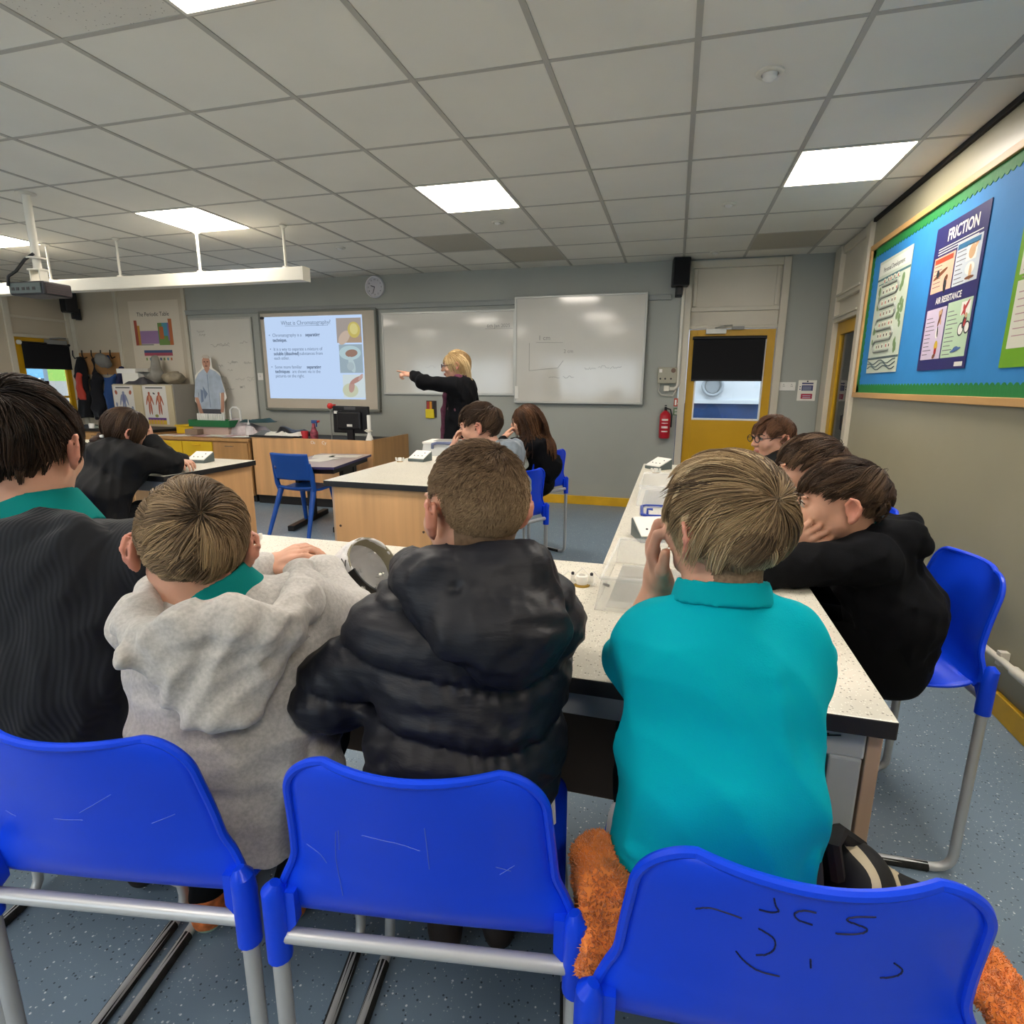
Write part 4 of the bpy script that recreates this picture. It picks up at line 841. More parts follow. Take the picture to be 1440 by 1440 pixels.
def bulb(label, x, y, z, rot, wires=True):
    t = thing('bulb_holder', label, 'bulb holder', (x, y, z), rot, 'small white bulb holders on the benches')
    obj('base', MB().lathe([(.021, 0), (.021, .004), (.019, .005), (.001, .005)], n=20), M_brass, t, smooth=True)
    obj('socket', MB().lathe([(.015, .005), (.015, .026), (.010, .028), (.010, .022), (.001, .022)], n=16), M_white, t, smooth=True)
    for s_ in (-1, 1): obj('clip', MB().tube([(s_*.016, 0, .006), (s_*.024, 0, .012), (s_*.024, 0, .028)], .006, 8), M_white, t, smooth=True)
    if wires:
        b = MB(); b.tube([(-.022, 0, .026), (-.035, .01, .034), (-.05, .0, .022), (-.062, -.004, .010)], .0022, 6); b.tube([(.022, 0, .026), (.03, .01, .036), (.045, -.003, .022), (.056, -.006, .008)], .0022, 6); b.tube([(-.02, 0, .028), (0, .02, .04), (.02, 0, .028)], .0018, 6)
        obj('wire', b, M_white, t, smooth=True)
        b = MB(); b.tube([(-.060, -.004, .011), (-.076, -.006, .005)], .004, 6); b.tube([(.054, -.006, .010), (.07, -.009, .006)], .004, 6); b.lathe([(.004, .026), (.004, .034), (.001, .036)], (-.024, 0, 0), 8); b.lathe([(.004, .026), (.004, .034), (.001, .036)], (.024, 0, 0), 8)
        obj('clip_tip', b, M_text, t)
bulb('white bulb holder with crossed wires left of the nearest clear tub', -.20, 1.40, .85, .1); bulb('white bulb holder by the ear of the boy in the grey hoodie', -1.285, 1.50, .85, .8, False)
bulb('white bulb holder beside the grey power supply on the middle bench', -1.74, 3.47, .85, .3, False); bulb('white bulb holder by the girl in the black coat', -3.14, 3.0, .85, .2, False); bulb('white bulb holder at the far end of the right bench', -.08, 3.47, .85, 0, False)
def tub(name, label, x, y, z, w_, d_, h_, m, rot=0, th=.003, group=None):
    t = thing(name, label, 'plastic tub', (x, y, z), rot, group)
    b = MB().box((-w_/2+.012, -d_/2+.012, 0), (w_/2-.012, d_/2-.012, th))
    def wall(p0, p1):   # sloping side
        (x0, y0), (x1, y1) = p0, p1; k = .012
        sx = lambda v, e: v+math.copysign(e, v)
        a = [(sx(x0, -k), sx(y0, -k), 0), (sx(x1, -k), sx(y1, -k), 0), (x1, y1, h_), (x0, y0, h_)]
        n = Vector((y1-y0, x0-x1, 0)).normalized()*th
        vs = a+[tuple(Vector(q)-n) for q in a]; b.add(vs, [(0, 1, 2, 3), (7, 6, 5, 4), (0, 4, 5, 1), (1, 5, 6, 2), (2, 6, 7, 3), (3, 7, 4, 0)])
    c = [(-w_/2, -d_/2), (w_/2, -d_/2), (w_/2, d_/2), (-w_/2, d_/2)]
    for i in range(4): wall(c[i], c[(i+1) % 4])
    obj('body', b, m, t)
    obj('rim', MB().tube([(x_, y_, h_) for x_, y_ in c], .005, 8, closed=True), m, t, smooth=True)
    return t
t = tub('plastic_tub', 'clear empty plastic tub nearest the camera, in front of the boy in the teal shirt', .02, 1.43, .85, .30, .36, .075, M_clear, -.03)
t = tub('plastic_tub', 'clear plastic tub further along the right bench, beyond the blue-rimmed lid', .03, 2.68, .85, .30, .40, .085, M_clear, 0)
t = thing('tub_lid', 'clear tub lid with a dark blue rim lying on the right bench', 'lid', (.05, 2.36, .85), .06)
obj('sheet', MB().box((-.15, -.09, .004), (.15, .09, .007)), M_clear, t); obj('rim', MB().tube([(-.13, -.1, .006), (.13, -.1, .006), (.15, -.08, .006), (.15, .08, .006), (.13, .1, .006), (-.13, .1, .006), (-.15, .08, .006), (-.15, -.08, .006)], .0065, 8, closed=True), mat('dark blue plastic rim', '27409a', .4), t, smooth=True)
obj('clip', MB().tube([(-.13, -.09, .008), (-.13, -.085, .03), (-.11, -.085, .03)], .005, 6), MATS['dark blue plastic rim'], t, smooth=True)
t = tub('lidded_box', 'white lidded storage box with a grey blue handle on the middle bench', -1.58, 3.98, .85, .34, .24, .085, mat('milky plastic', 'd3d4d2', .4), .12)
obj('lid', MB().box((-.178, -.128, .084), (.178, .128, .100)), M_white, t, bevel=.006); obj('lid_inset', MB().box((-.11, -.07, .1), (.12, .09, .1025)), M_grey, t, bevel=.001)
obj('handle', MB().tube([(-.10, -.128, .055), (-.095, -.145, .085), (-.06, -.15, .095), (.06, -.15, .095), (.095, -.145, .085), (.10, -.128, .055)], .011, 8), mat('slate blue handle', '5b6484', .5), t, smooth=True)

# things on the teacher desk and counters
rn = random.Random(5)
D = .786
t = thing('computer_monitor', 'black computer monitor seen from behind on the teacher desk', 'monitor', (-3.42, 5.66, .735), -.12)
M_mon = mat('black monitor shell', '17171c', .4)
obj('shell', MB().box((-.235, -.0, .09), (.235, .045, .385)), M_mon, t, bevel=.012, seg=3); obj('back_bulge', MB().box((-.16, -.035, .13), (.16, .01, .33)), M_mon, t, bevel=.02, seg=3)
obj('stand', MB().box((-.04, -.02, .01), (.04, .02, .2)).box((-.13, -.09, 0), (.13, .11, .014)), M_mon, t, bevel=.004)
b = MB().box((-.215, -.002, .30), (-.165, .001, .33)).box((-.158, -.002, .30), (-.11, .001, .33)).box((-.02, -.037, .165), (.05, -.0345, .19)); obj('sticker', b, M_white, t)
obj('logo_plate', MB().box((-.075, -.002, .345), (.075, .001, .378)), mat('brushed badge', '4b4b50', .4), t); obj('screen', MB().box((-.22, .044, .105), (.22, .0465, .37)), M_black, t)
def bottle(name, label, x, y, z, prof, m, cap=None, capm=None, cat='bottle'):
    t = thing(name, label, cat, (x, y, z)); obj('body', MB().lathe(prof, n=18), m, t, smooth=True)
    if cap: obj('cap', MB().lathe(cap, n=14), capm, t, smooth=True)
    return t
bottle('squeeze_bottle', 'clear squeeze bottle with white nozzle among the papers by the tall whiteboard', -4.72, 5.62, .74, [(.035, 0), (.038, .01), (.038, .10), (.03, .13), (.014, .145), (.014, .155)], M_clear, [(.016, .15), (.016, .165), (.006, .18), (.004, .21), (.001, .211)], M_white)
t = bottle('spray_bottle', 'red and blue spray bottle left of the monitor', -3.86, 5.62, .736, [(.04, 0), (.045, .01), (.045, .09), (.03, .12), (.018, .16), (.016, .19)], mat('red blue print bottle', '8a3a4a', .5, noise=(30, .6, 2)))
obj('trigger_head', MB().box((-.02, -.016, .19), (.05, .016, .225)).box((.03, -.01, .15), (.042, .01, .19)), mat('blue trigger', '31508c', .5), t, bevel=.005); obj('nozzle', MB().tube([(.05, 0, .21), (.075, 0, .213)], .012, 10), mat('red nozzle', 'c2392f', .5), t)
bottle('red_cup', 'small red cup of pens left of the spray bottle', -3.98, 5.62, .736, [(.034, 0), (.042, .10), (.038, .10), (.032, .01), (.001, .01)], mat('red cup', 'c0323a', .5), cat='cup')
t = bottle('desk_ornament', 'slim white ornament standing right of the monitor', -3.17, 5.62, .735, [(.05, 0), (.05, .01), (.035, .05), (.02, .09), (.02, .29), (.016, .295), (.001, .295)], M_white, cat='ornament')
obj('bow', MB().tube([(-.0, -.02, .11), (-.045, -.02, .13), (-.02, -.02, .14), (0, -.02, .115), (.045, -.02, .13), (.02, -.02, .14), (0, -.02, .11)], .008, 6), M_offw, t, smooth=True)
t = thing('red_toy', 'small bright red toy on top left of the monitor back', 'toy', (-3.70, 5.72, .735)); obj('stem', MB().tube([(0, 0, 0), (0, 0, .36)], .008, 8), M_grey, t); obj('head', MB().lathe([(.001, .34), (.03, .36), (.035, .385), (.02, .41), (.001, .415)], n=12).box((.0, -.02, .38), (.06, .02, .40)), mat('toy red', 'cf2f2a', .4), t, smooth=True)
def crumple(name, label, cat, x, y, z, w_, d_, h_, m, seed, rot=0):
    r = random.Random(seed); b = MB(); nx, ny = 14, 9; ph = [r.uniform(0, 6) for _ in range(6)]
    for j in range(ny+1):
        for i in range(nx+1):
            u, v = i/nx, j/ny; e = min(1, min(u, 1-u, v, 1-v)*7)
            hh = h_*e*(.55+.25*math.sin(5*u+ph[0]+3*v)+.2*math.sin(9*v+ph[1]-4*u))+.004
            b.v.append(((u-.5)*w_+.01*math.sin(7*v+ph[2]), (v-.5)*d_+.01*math.sin(8*u+ph[3]), hh))
    n = len(b.v); b.v += [(p[0], p[1], 0) for p in b.v]
    for j in range(ny):
        for i in range(nx):
            a = j*(nx+1)+i; b.f.append((a, a+1, a+nx+2, a+nx+1)); b.m.append(0); b.f.append((n+a, n+a+nx+1, n+a+nx+2, n+a+1)); b.m.append(0)
    ring = [i for i in range(nx+1)]+[j*(nx+1)+nx for j in range(1, ny+1)]+[ny*(nx+1)+i for i in range(nx-1, -1, -1)]+[j*(nx+1) for j in range(ny-1, 0, -1)]
    for a, c in zip(ring, ring[1:]+ring[:1]): b.f.append((a, n+a, n+c, c)); b.m.append(0)
    o = obj(name, b, m, None, smooth=True); o.location = (x, y, z); o.rotation_euler.z = rot; return tag(o, label, cat)
M_blkpl = mat('black plastic sleeve', '2a2a2e', .3); M_greyf = mat('grey folder', '6f7274', .4)
crumple('document_folder', 'grey plastic folder on the teacher desk nearest the tall whiteboard', 'folder', -4.42, 5.68, D, .36, .26, .05, M_greyf, 1)
crumple('document_folder', 'black glossy folder heaped in the middle of the desk left of the red cup', 'folder', -4.20, 5.70, D, .34, .28, .095, M_blkpl, 2, .1)
crumple('crumpled_paper', 'white crumpled paper between the two folders on the desk', 'paper', -4.31, 5.60, D, .26, .16, .06, M_paper, 3)
crumple('crumpled_paper', 'white crumpled paper right of the black folder on the desk', 'paper', -4.10, 5.58, D, .22, .14, .045, M_paper, 4)
crumple('carrier_bag', 'white and pink bag heaped behind the green tray by the tall whiteboard', 'bag', -5.05, 5.95, .74, .6, .3, .20, mat('white pink bag', 'b9aeb0', .5, noise=(9, .4, 3)), 6)
crumple('document_folder', 'dark teal folder lying on the white and pink bag', 'folder', -4.82, 5.92, .90, .36, .22, .05, mat('teal folder', '2e4c50', .5), 7, .15)
for k in range(9):
    sheet('paper_sheet', ['white paper at the left end of the counter over the yellow drawers', 'pink paper on the counter by the anatomy poster', 'white paper in front of the wooden block on the counter', 'white paper right of the wooden block on the counter', 'pinkish paper before the green tray', 'white paper in the middle of the counter before the green tray', 'white paper hanging over the counter front edge', 'white paper near the right end of the counter', 'topmost white paper at the right end of the counter'][k], 'paper', -5.85+.135*k, 5.62+.05*(k % 2), .7405+.0016*k, .30, .21, [.2, -.3, .5, .05, -.15, .35, -.4, .1, .25][k], [M_paper, mat('pink paper', 'c9a0a4', .7), M_paper][k % 3], 'loose papers on the side counter')
t = thing('test_tube_rack', 'green tray holding a row of white test tubes', 'test tube rack', (-5.40, 5.86, .74)); M_gr = mat('green tray', '1f6a3c', .5)
b = MB().box((-.30, -.11, .10), (.30, .11, .105))
for lo, hi in (((-.30, -.11, .10), (.30, -.105, .18)), ((-.30, .105, .10), (.30, .11, .18)), ((-.30, -.11, .10), (-.295, .11, .18)), ((.295, -.11, .10), (.30, .11, .18))): b.box(lo, hi)
obj('tray', b, M_gr, t, bevel=.003); obj('stand', MB().box((-.26, -.09, 0), (.26, .09, .1)), mat('pale pink box', 'b79f95', .6), t)
for k in range(12): obj('tube', MB().lathe([(.014, .11), (.014, .255), (.010, .255), (.010, .12), (.001, .12)], (-.2+.034*k, -.05, 0), 10), M_white, t, smooth=True)
obj('white_handle', MB().tube([(.18, .06, .15), (.18, .06, .30), (.22, .06, .33), (.28, .06, .33), (.32, .06, .30), (.32, .06, .15)], .012, 8), M_white, t, smooth=True)
tag(obj('wooden_block', MB().box((-5.62, 5.60, .754), (-5.44, 5.70, .82)), mat('grey brown block', '84705f', .6), bevel=.004), 'grey brown block on the papers before the green tray', 'block')
t = thing('yellow_tray', 'yellow tray beside the anatomy poster on the counter', 'tray', (-5.83, 5.92, .74)); obj('body', MB().box((-.14, -.1, 0), (.14, .1, .10)), M_yel2, t, bevel=.01); obj('rim', MB().tube([(-.145, -.105, .1), (.145, -.105, .1), (.145, .105, .1), (-.145, .105, .1)], .008, 6, closed=True), M_yel2, t)
tag(obj('glass_sheet_tray', MB().box((-7.05, 5.55, .80), (-6.5, 5.85, .83)), mat('grey green tray', '7d857c', .3), bevel=.006), 'flat grey green tray on the black-topped counter at far left', 'tray')
bottle('white_beaker', 'small white pot at the edge of the black-topped counter', -6.98, 5.54, .80, [(.03, 0), (.034, .05), (.03, .06), (.001, .062)], M_white, cat='pot')
# on the cabinet
b = MB(); t = thing('white_carton', 'white carton on top of the storage cabinet at its left end', 'box', (-7.02, 6.30, 1.34), .05)
obj('box', MB().box((-.13, -.10, 0), (.13, .10, .14)), M_paper, t, bevel=.003); obj('lid', MB().box((-.20, -.11, .14), (.10, .11, .20)), M_white, t, bevel=.003); obj('flap', MB().box((.10, -.10, .16), (.30, .10, .20)), mat('grey white flap', 'b0aca2', .6), t)
crumple('dark_bag', 'dark crumpled bag lying flat on the storage cabinet', 'bag', -6.88, 6.22, 1.34, .34, .18, .09, mat('dark bag', '45444a', .6), 9)
# cap on the near bench is built with the clothes; fan of pens on the front wall
t = thing('wall_pocket', 'small black and yellow folder pocket on the front wall beside the teacher', 'pocket', (-2.84, YF, .965))
obj('back', MB().box((-.06, -.01, 0), (.07, 0, .20)), mat('dark pocket', '3a2d2a', .6), t); obj('front', MB().box((-.065, -.03, -.01), (.045, -.01, .10)), mat('bright yellow pocket', 'd9c419', .5), t, bevel=.003)
for k, c in enumerate(('a0342c', 'd08a2a', '2c2a2c')): obj('card', MB().box((-.05+.035*k, -.02, .05), (-.02+.035*k, -.012, .19)), mat('pocket card %d' % k, c, .6), t)
# ------------------------------------------------------------------ smooth solids (bodies and clothes)
def A(*p): return np.array(p, np.float64)
def unit(v): v = np.asarray(v, float); return v/(np.linalg.norm(v)+1e-12)
def rotm(yaw=0, pitch=0, roll=0):
    y, p, r = (math.radians(a) for a in (yaw, pitch, roll))
    return np.array((Matrix.Rotation(y, 3, 'Z') @ Matrix.Rotation(p, 3, 'X') @ Matrix.Rotation(r, 3, 'Y')))
class Field:
    def __init__(s, h): s.h = h; s.ops = []; s.dis = []
    def _put(s, op, fn, lo, hi, k): s.ops.append((op, fn, np.minimum(lo, hi), np.maximum(lo, hi), k)); return s
    def cone(s, a, b, ra, rb=None, k=.012, op='u'):
        a, b = np.asarray(a, float), np.asarray(b, float); rb = ra if rb is None else rb; d = b-a; L = max(float(d @ d), 1e-9)
        def fn(X, Y, Z):
            t = np.clip(((X-a[0])*d[0]+(Y-a[1])*d[1]+(Z-a[2])*d[2])/L, 0, 1)
            return np.sqrt((X-a[0]-t*d[0])**2+(Y-a[1]-t*d[1])**2+(Z-a[2]-t*d[2])**2)-(ra+(rb-ra)*t)
        m = max(ra, rb); return s._put(op, fn, np.minimum(a, b)-m, np.maximum(a, b)+m, k)
    def ell(s, c, r, R=None, k=.012, op='u'):
        c, r = np.asarray(c, float), np.asarray(r, float); R = np.eye(3) if R is None else np.asarray(R)
        def fn(X, Y, Z):
            x, y, z = X-c[0], Y-c[1], Z-c[2]
            q = [(R[0, i]*x+R[1, i]*y+R[2, i]*z)/r[i] for i in range(3)]
            k0 = np.sqrt(q[0]**2+q[1]**2+q[2]**2)+1e-9; k1 = np.sqrt((q[0]/r[0])**2+(q[1]/r[1])**2+(q[2]/r[2])**2)+1e-9
            return k0*(k0-1)/k1
        e = np.sqrt(((R*r)**2).sum(1)); return s._put(op, fn, c-e, c+e, k)
    def ecap(s, a, b, ra, rb, right, k=.03, flat=False, op='u', p=2.0):
        """elliptic limb: half widths (along 'right', across) at each end; flat cuts the ends square"""
        a, b = np.asarray(a, float), np.asarray(b, float); d = b-a; L = float(np.sqrt(d @ d)); n = d/L
        r = unit(np.asarray(right)-n*(np.asarray(right) @ n)); f = np.cross(n, r); mn = min(*ra, *rb)
        def fn(X, Y, Z):
            x, y, z = X-a[0], Y-a[1], Z-a[2]; h = x*n[0]+y*n[1]+z*n[2]; t = np.clip(h/L, 0, 1)
            u = np.abs(x*r[0]+y*r[1]+z*r[2])/(ra[0]+(rb[0]-ra[0])*t); v = np.abs(x*f[0]+y*f[1]+z*f[2])/(ra[1]+(rb[1]-ra[1])*t)
            if flat: return np.maximum(((u**p+v**p+1e-12)**(1/p)-1)*mn, np.abs(h-L/2)-L/2)
            e = np.abs(h-t*L)/mn
            return ((u**p+v**p+e**p+1e-12)**(1/p)-1)*mn
        m = max(*ra, *rb); return s._put(op, fn, np.minimum(a, b)-m, np.maximum(a, b)+m, k)
    def box(s, c, half, R=None, rad=.01, k=.01, op='u'):
        c, hf = np.asarray(c, float), np.asarray(half, float)-rad; R = np.eye(3) if R is None else np.asarray(R)
        def fn(X, Y, Z):
            x, y, z = X-c[0], Y-c[1], Z-c[2]
            q = [np.abs(R[0, i]*x+R[1, i]*y+R[2, i]*z)-hf[i] for i in range(3)]
            return np.sqrt(sum(np.maximum(v, 0)**2 for v in q))+np.minimum(np.maximum(np.maximum(q[0], q[1]), q[2]), 0)-rad
        e = np.abs(R) @ (hf+rad); return s._put(op, fn, c-e, c+e, k)
    def cut(s, c, n, k=.004):
        """keep the side behind plane (c, n)"""
        c, n = np.asarray(c, float), unit(n)
        s.ops.append(('p', lambda X, Y, Z: (X-c[0])*n[0]+(Y-c[1])*n[1]+(Z-c[2])*n[2], None, None, k)); return s
    def displace(s, fn): s.dis.append(fn); return s
    def build(s, smooth=1):
        h = s.h; lo = np.min([o[2] for o in s.ops if o[0] == 'u'], 0)-4*h-.02; hi = np.max([o[3] for o in s.ops if o[0] == 'u'], 0)+4*h+.02
        n = np.ceil((hi-lo)/h).astype(int)+1
        ax = [(lo[i]+h*np.arange(n[i])).astype(np.float32) for i in range(3)]
        F = np.full(n, 1.0, np.float32)
        for op, fn, l, u, k in s.ops:
            if l is None: sl = (slice(None),)*3
            else:
                m = k+5*h+.012
                i0 = np.clip(((l-m-lo)/h).astype(int), 0, n-1); i1 = np.clip(((u+m-lo)/h).astype(int)+2, 1, n); sl = tuple(slice(a, b) for a, b in zip(i0, i1))
            X = ax[0][sl[0]][:, None, None]; Y = ax[1][sl[1]][None, :, None]; Z = ax[2][sl[2]][None, None, :]
            d = fn(X, Y, Z).astype(np.float32); f = F[sl]
            if op == 'u': F[sl] = np.minimum(f, d)-np.maximum(k-np.abs(f-d), 0)**2/(4*k)
            else:
                if op == 's': d = -d
                F[sl] = np.maximum(f, d)+np.maximum(k-np.abs(f-d), 0)**2/(4*k)
        if s.dis:
            I = np.nonzero(np.abs(F) < .06); X, Y, Z = ax[0][I[0]], ax[1][I[1]], ax[2][I[2]]
            for fn in s.dis: F[I] -= fn(X, Y, Z).astype(np.float32)
        return nets(F, lo, h, smooth)
def nets(F, lo, h, smooth=1):
    S = F < 0; n = np.array(F.shape); st = np.array((n[1]*n[2], n[2], 1)); keys = []; pos = []; flips = []
    for a in range(3):
        s0 = [slice(None)]*3; s1 = [slice(None)]*3; s0[a] = slice(0, -1); s1[a] = slice(1, None)
        c = S[tuple(s0)] != S[tuple(s1)]
        for b in range(3):     # keep off the border
            if b != a: e = [slice(None)]*3; e[b] = 0; c[tuple(e)] = False; e[b] = -1; c[tuple(e)] = False
        I = np.array(np.nonzero(c)).T
        if not len(I): continue
        J = I.copy(); J[:, a] += 1
        f0 = F[tuple(I.T)]; f1 = F[tuple(J.T)]; t = f0/(f0-f1); P_ = I.astype(np.float64); P_[:, a] += t
        b, d = (a+1) % 3, (a+2) % 3; base = I @ st
        q = np.stack([base-st[b]-st[d], base-st[d], base, base-st[b]], 1)
        keys.append(q); pos.append(P_); flips.append(f0 < 0)
    Q = np.concatenate(keys); P_ = np.concatenate(pos); fl = np.concatenate(flips)
    u, inv = np.unique(Q, return_inverse=True); inv = inv.reshape(Q.shape)
    cnt = np.bincount(inv.ravel(), minlength=len(u)); V = np.stack([np.bincount(inv.ravel(), np.repeat(P_[:, i], 4), len(u))/cnt for i in range(3)], 1)
    inv[~fl] = inv[~fl][:, ::-1]
    for _ in range(smooth):
        acc = np.zeros_like(V); w_ = np.zeros(len(V))
        for i in range(4):
            a, b = inv[:, i], inv[:, (i+1) % 4]
            for x, y in ((a, b), (b, a)):
                for c in range(3): acc[:, c] += np.bincount(x, V[y, c], len(V))
                w_ += np.bincount(x, minlength=len(V))
        V = .45*V+.55*acc/w_[:, None]
    return V*h+lo, inv
def folds(seed, amp, freq, n=5, stretch=(1, 1, .6)):
    r = np.random.RandomState(seed); ks = r.normal(size=(n, 3))*np.array(stretch); ks = ks/np.linalg.norm(ks, axis=1, keepdims=True)*freq*r.uniform(.6, 1.6, (n, 1)); ph = r.uniform(0, 6.28, n); kw = r.normal(size=(n, 3))*freq*.35; pw = r.uniform(0, 6.28, n)
    def fn(X, Y, Z):
        o = 0
        for i in range(n):
            wv = np.sin(kw[i, 0]*X+kw[i, 1]*Y+kw[i, 2]*Z+pw[i])*1.6
            o = o+(1-2*np.abs(np.sin(ks[i, 0]*X+ks[i, 1]*Y+ks[i, 2]*Z+ph[i]+wv)))
        return amp*o/math.sqrt(n)
    return fn
def crease(a, b, depth, wid):
    """one groove (depth>0) or ridge (depth<0) along the segment a-b"""
    a, b = np.asarray(a, float), np.asarray(b, float); d = b-a; L = d @ d
    def fn(X, Y, Z):
        t = np.clip(((X-a[0])*d[0]+(Y-a[1])*d[1]+(Z-a[2])*d[2])/L, 0, 1)
        r2 = (X-a[0]-t*d[0])**2+(Y-a[1]-t*d[1])**2+(Z-a[2]-t*d[2])**2
        return -depth*np.exp(-r2/(wid*wid))
    return fn
def put(name, F, mats, parent, mifn=None, smooth=1):
    V, Q = F.build(smooth)
    mi = mifn(V[Q].mean(1)) if mifn else None
    return link(name, mesh_np(name, V, Q, mats, mi), parent, True)

# ------------------------------------------------------------------ people
M_skin = mat('fair skin', 'c99880', .5, sss=.12, noise=(30, .05, 3), bump=(300, .12, .001))
M_lip = mat('lips', 'b5766a', .45, noise=(40, .05, 2)); M_ear = mat('flushed ear skin', 'c98a76', .5, sss=.12)
M_eyew = mat('eye white', 'b3aca2', .35); M_iris = mat('dark iris', '2c2018', .15); M_brow = mat('brow', '3a2a20', .8)
HC = A(0, -.012, .030); HE = A(.0765, .097, .086)
HL = ([0, 35, 55, 72, 82, 92, 104, 120, 145, 180], [.50, .46, .30, -.06, .06, .10, -.12, -.42, -.60, -.66])
def hairline(az): return np.interp(az, *HL)
def head_prims(F, c, R, s=1.0, ears=1, jaw=1.0):
    T = lambda *p: c+s*(R @ A(*p))
    F.ell(T(0, -.012, .030), s*A(.0735, .0935, .082), R, .02); F.ell(T(0, .026, -.020), s*A(.059, .062, .078), R, .025)
    F.cone(T(0, .040, -.062), T(0, .066, -.088), s*.034*jaw, s*.017*jaw, .022)
    for q in (-1, 1):
        F.cone(T(q*.050, .0, -.040), T(q*.020, .055, -.084), s*.020*jaw, s*.016*jaw, .022); F.ell(T(q*.036, .060, -.026), s*A(.024, .024, .024), R, .02)
        F.ell(T(q*.031, .0895, .006), s*A(.017, .011, .010), R, .010, 's')
        F.ell(T(q*.031, .0795, .0055), s*A(.0155, .0125, .0105), R, .004)
        F.ell(T(q*.030, .083, .022), s*A(.022, .010, .0065), R, .008)
        if ears:
            Re = R @ rotm(q*22, 0, 0); e = lambda x, y, z: T(q*.0765, -.012, -.004)+s*(Re @ A(q*x, y, z))
            F.ell(e(.004, -.008, .002), s*A(.0055, .017, .029), Re, .006)
            rim = [(.004, .006, -.006), (.010, .008, .016), (.013, -.002, .029), (.015, -.016, .026), (.015, -.023, .010), (.013, -.020, -.008), (.008, -.011, -.022), (.005, -.003, -.026)]
            for a, b in zip(rim, rim[1:]): F.cone(e(*a), e(*b), s*.0042, s*.0042, .004)
            F.ell(e(.005, -.003, -.024), s*A(.005, .008, .009), Re, .004); F.ell(e(.012, -.007, .003), s*A(.0075, .010, .015), Re, .003, 's')
    F.cone(T(0, .088, .010), T(0, .106, -.026), s*.0085, s*.0115, .012); F.ell(T(0, .106, -.029), s*A(.0125, .011, .009), R, .006)
    for q in (-1, 1): F.ell(T(q*.0115, .098, -.031), s*A(.007, .009, .0065), R, .005)
    F.ell(T(0, .0905, -.0555), s*A(.021, .009, .0055), R, .005); F.ell(T(0, .0885, -.0655), s*A(.018, .009, .006), R, .005); F.ell(T(0, .0985, -.0605), s*A(.020, .006, .0016), R, .003, 's')
def hand(F, w, d, n, right=True, curl=.5, s=.86, spread=.12, thumb=.5, curls=None):
    """wrist point, finger direction, palm-facing direction"""
    w = np.asarray(w, float); d = unit(d); n = unit(np.asarray(n, float)-d*(np.asarray(n, float) @ d)); tdir = np.cross(d, n)*(1 if right else -1)
    kn = w+d*.082*s
    F.ecap(w+d*.012*s, w+d*.066*s, (.024*s, .013*s), (.034*s, .0125*s), tdir, .012)
    F.cone(w-d*.03*s, w+d*.02*s, .021*s, .022*s, .015)
    for i, (off, L) in enumerate(((.029, .066), (.010, .074), (-.009, .068), (-.027, .052))):
        cu = curls[i] if curls else curl*(1+.12*(i-1)); p = kn+tdir*off*s-d*abs(off-.008)*.35*s
        a0 = .35*cu; dd = unit(d+tdir*spread*off/.03)
        F.cone(p-dd*.03*s, p, .0095*s, .0095*s, .006)
        for j, (fr, ang) in enumerate(((.45, .55*cu), (.31, .95*cu), (.24, .7*cu))):
            a0 += ang if j else 0
            v = dd*math.cos(a0)+n*math.sin(a0); q = p+v*L*fr*s*1.12; F.cone(p, q, (.0094-.0011*j)*s, (.0085-.0011*j)*s, .0025); p = q
    p = w+d*.022*s+tdir*.024*s+n*.006*s
    F.cone(w+d*.006*s+tdir*.006*s, p, .015*s, .014*s, .012)
    v1 = unit(d*.72+tdir*.62+n*.35*thumb); q = p+v1*.036*s; F.cone(p, q, .0125*s, .0105*s, .008); v2 = unit(d*.85+tdir*(.35-.5*thumb)+n*.6*thumb); F.cone(q, q+v2*.032*s, .0105*s, .0085*s, .004)
def eyes(root, c, R, s, look=(0, 0)):
    for q in (-1, 1):
        b = MB(); Rm = Matrix(R.tolist()) @ Matrix.Rotation(-PI/2, 3, 'X') @ Matrix.Identity(3)
        o = c+s*(R @ A(q*.031, .0815, .0055)); r = .0122*s
        b.lathe([(r*math.sin(a), r*math.cos(a)) for a in np.linspace(.5, 3.1, 10)], tuple(o), 16, 0, Rm)
        b.lathe([(.001, r*1.01)]+[(r*1.01*math.sin(a), r*1.01*math.cos(a)) for a in (.15, .3, .5, .56)], tuple(o), 16, 1, Rm)
        obj('eye', b, [M_eyew, M_iris], root, smooth=True, world=True)
        T = lambda *p: tuple(c+s*(R @ A(*p)))
        b = MB(); b.tube([T(q*.014, .0925, .021), T(q*.026, .0945, .0265), T(q*.040, .0885, .026), T(q*.050, .078, .021)], [.002*s, .0035*s, .003*s, .0015*s], 6)
        obj('eyebrow', b, M_brow, root, smooth=True, world=True)
        b = MB(); b.tube([T(q*.0165, .0875, .004), T(q*.022, .0945, .0105), T(q*.031, .0965, .0125), T(q*.040, .0925, .0105), T(q*.0465, .084, .004)], .0014*s, 5)
        obj('eyelid_line', b, M_brow, root, smooth=True, world=True)
def glasses(root, c, R, s, m):
    T = lambda *p: tuple(c+s*(R @ A(*p))); b = MB()
    for q in (-1, 1):
        b.tube([T(q*(.032+.022*math.cos(a)*(1 if abs(math.cos(a)) < .9 else .96)), .108-.004*abs(q*(.022*math.cos(a))), .003+.017*math.sin(a)) for a in np.linspace(0, 2*PI, 21)[:-1]], .0022*s, 6, closed=True)
        b.tube([T(q*.054, .104, .006), T(q*.072, .06, .008), T(q*.080, .0, .012), T(q*.079, -.02, .0)], .0018*s, 6)
    b.tube([T(-.010, .109, .006), T(0, .111, .009), T(.010, .109, .006)], .002*s, 6)
    return obj('glasses', b, m, root, smooth=True, world=True)
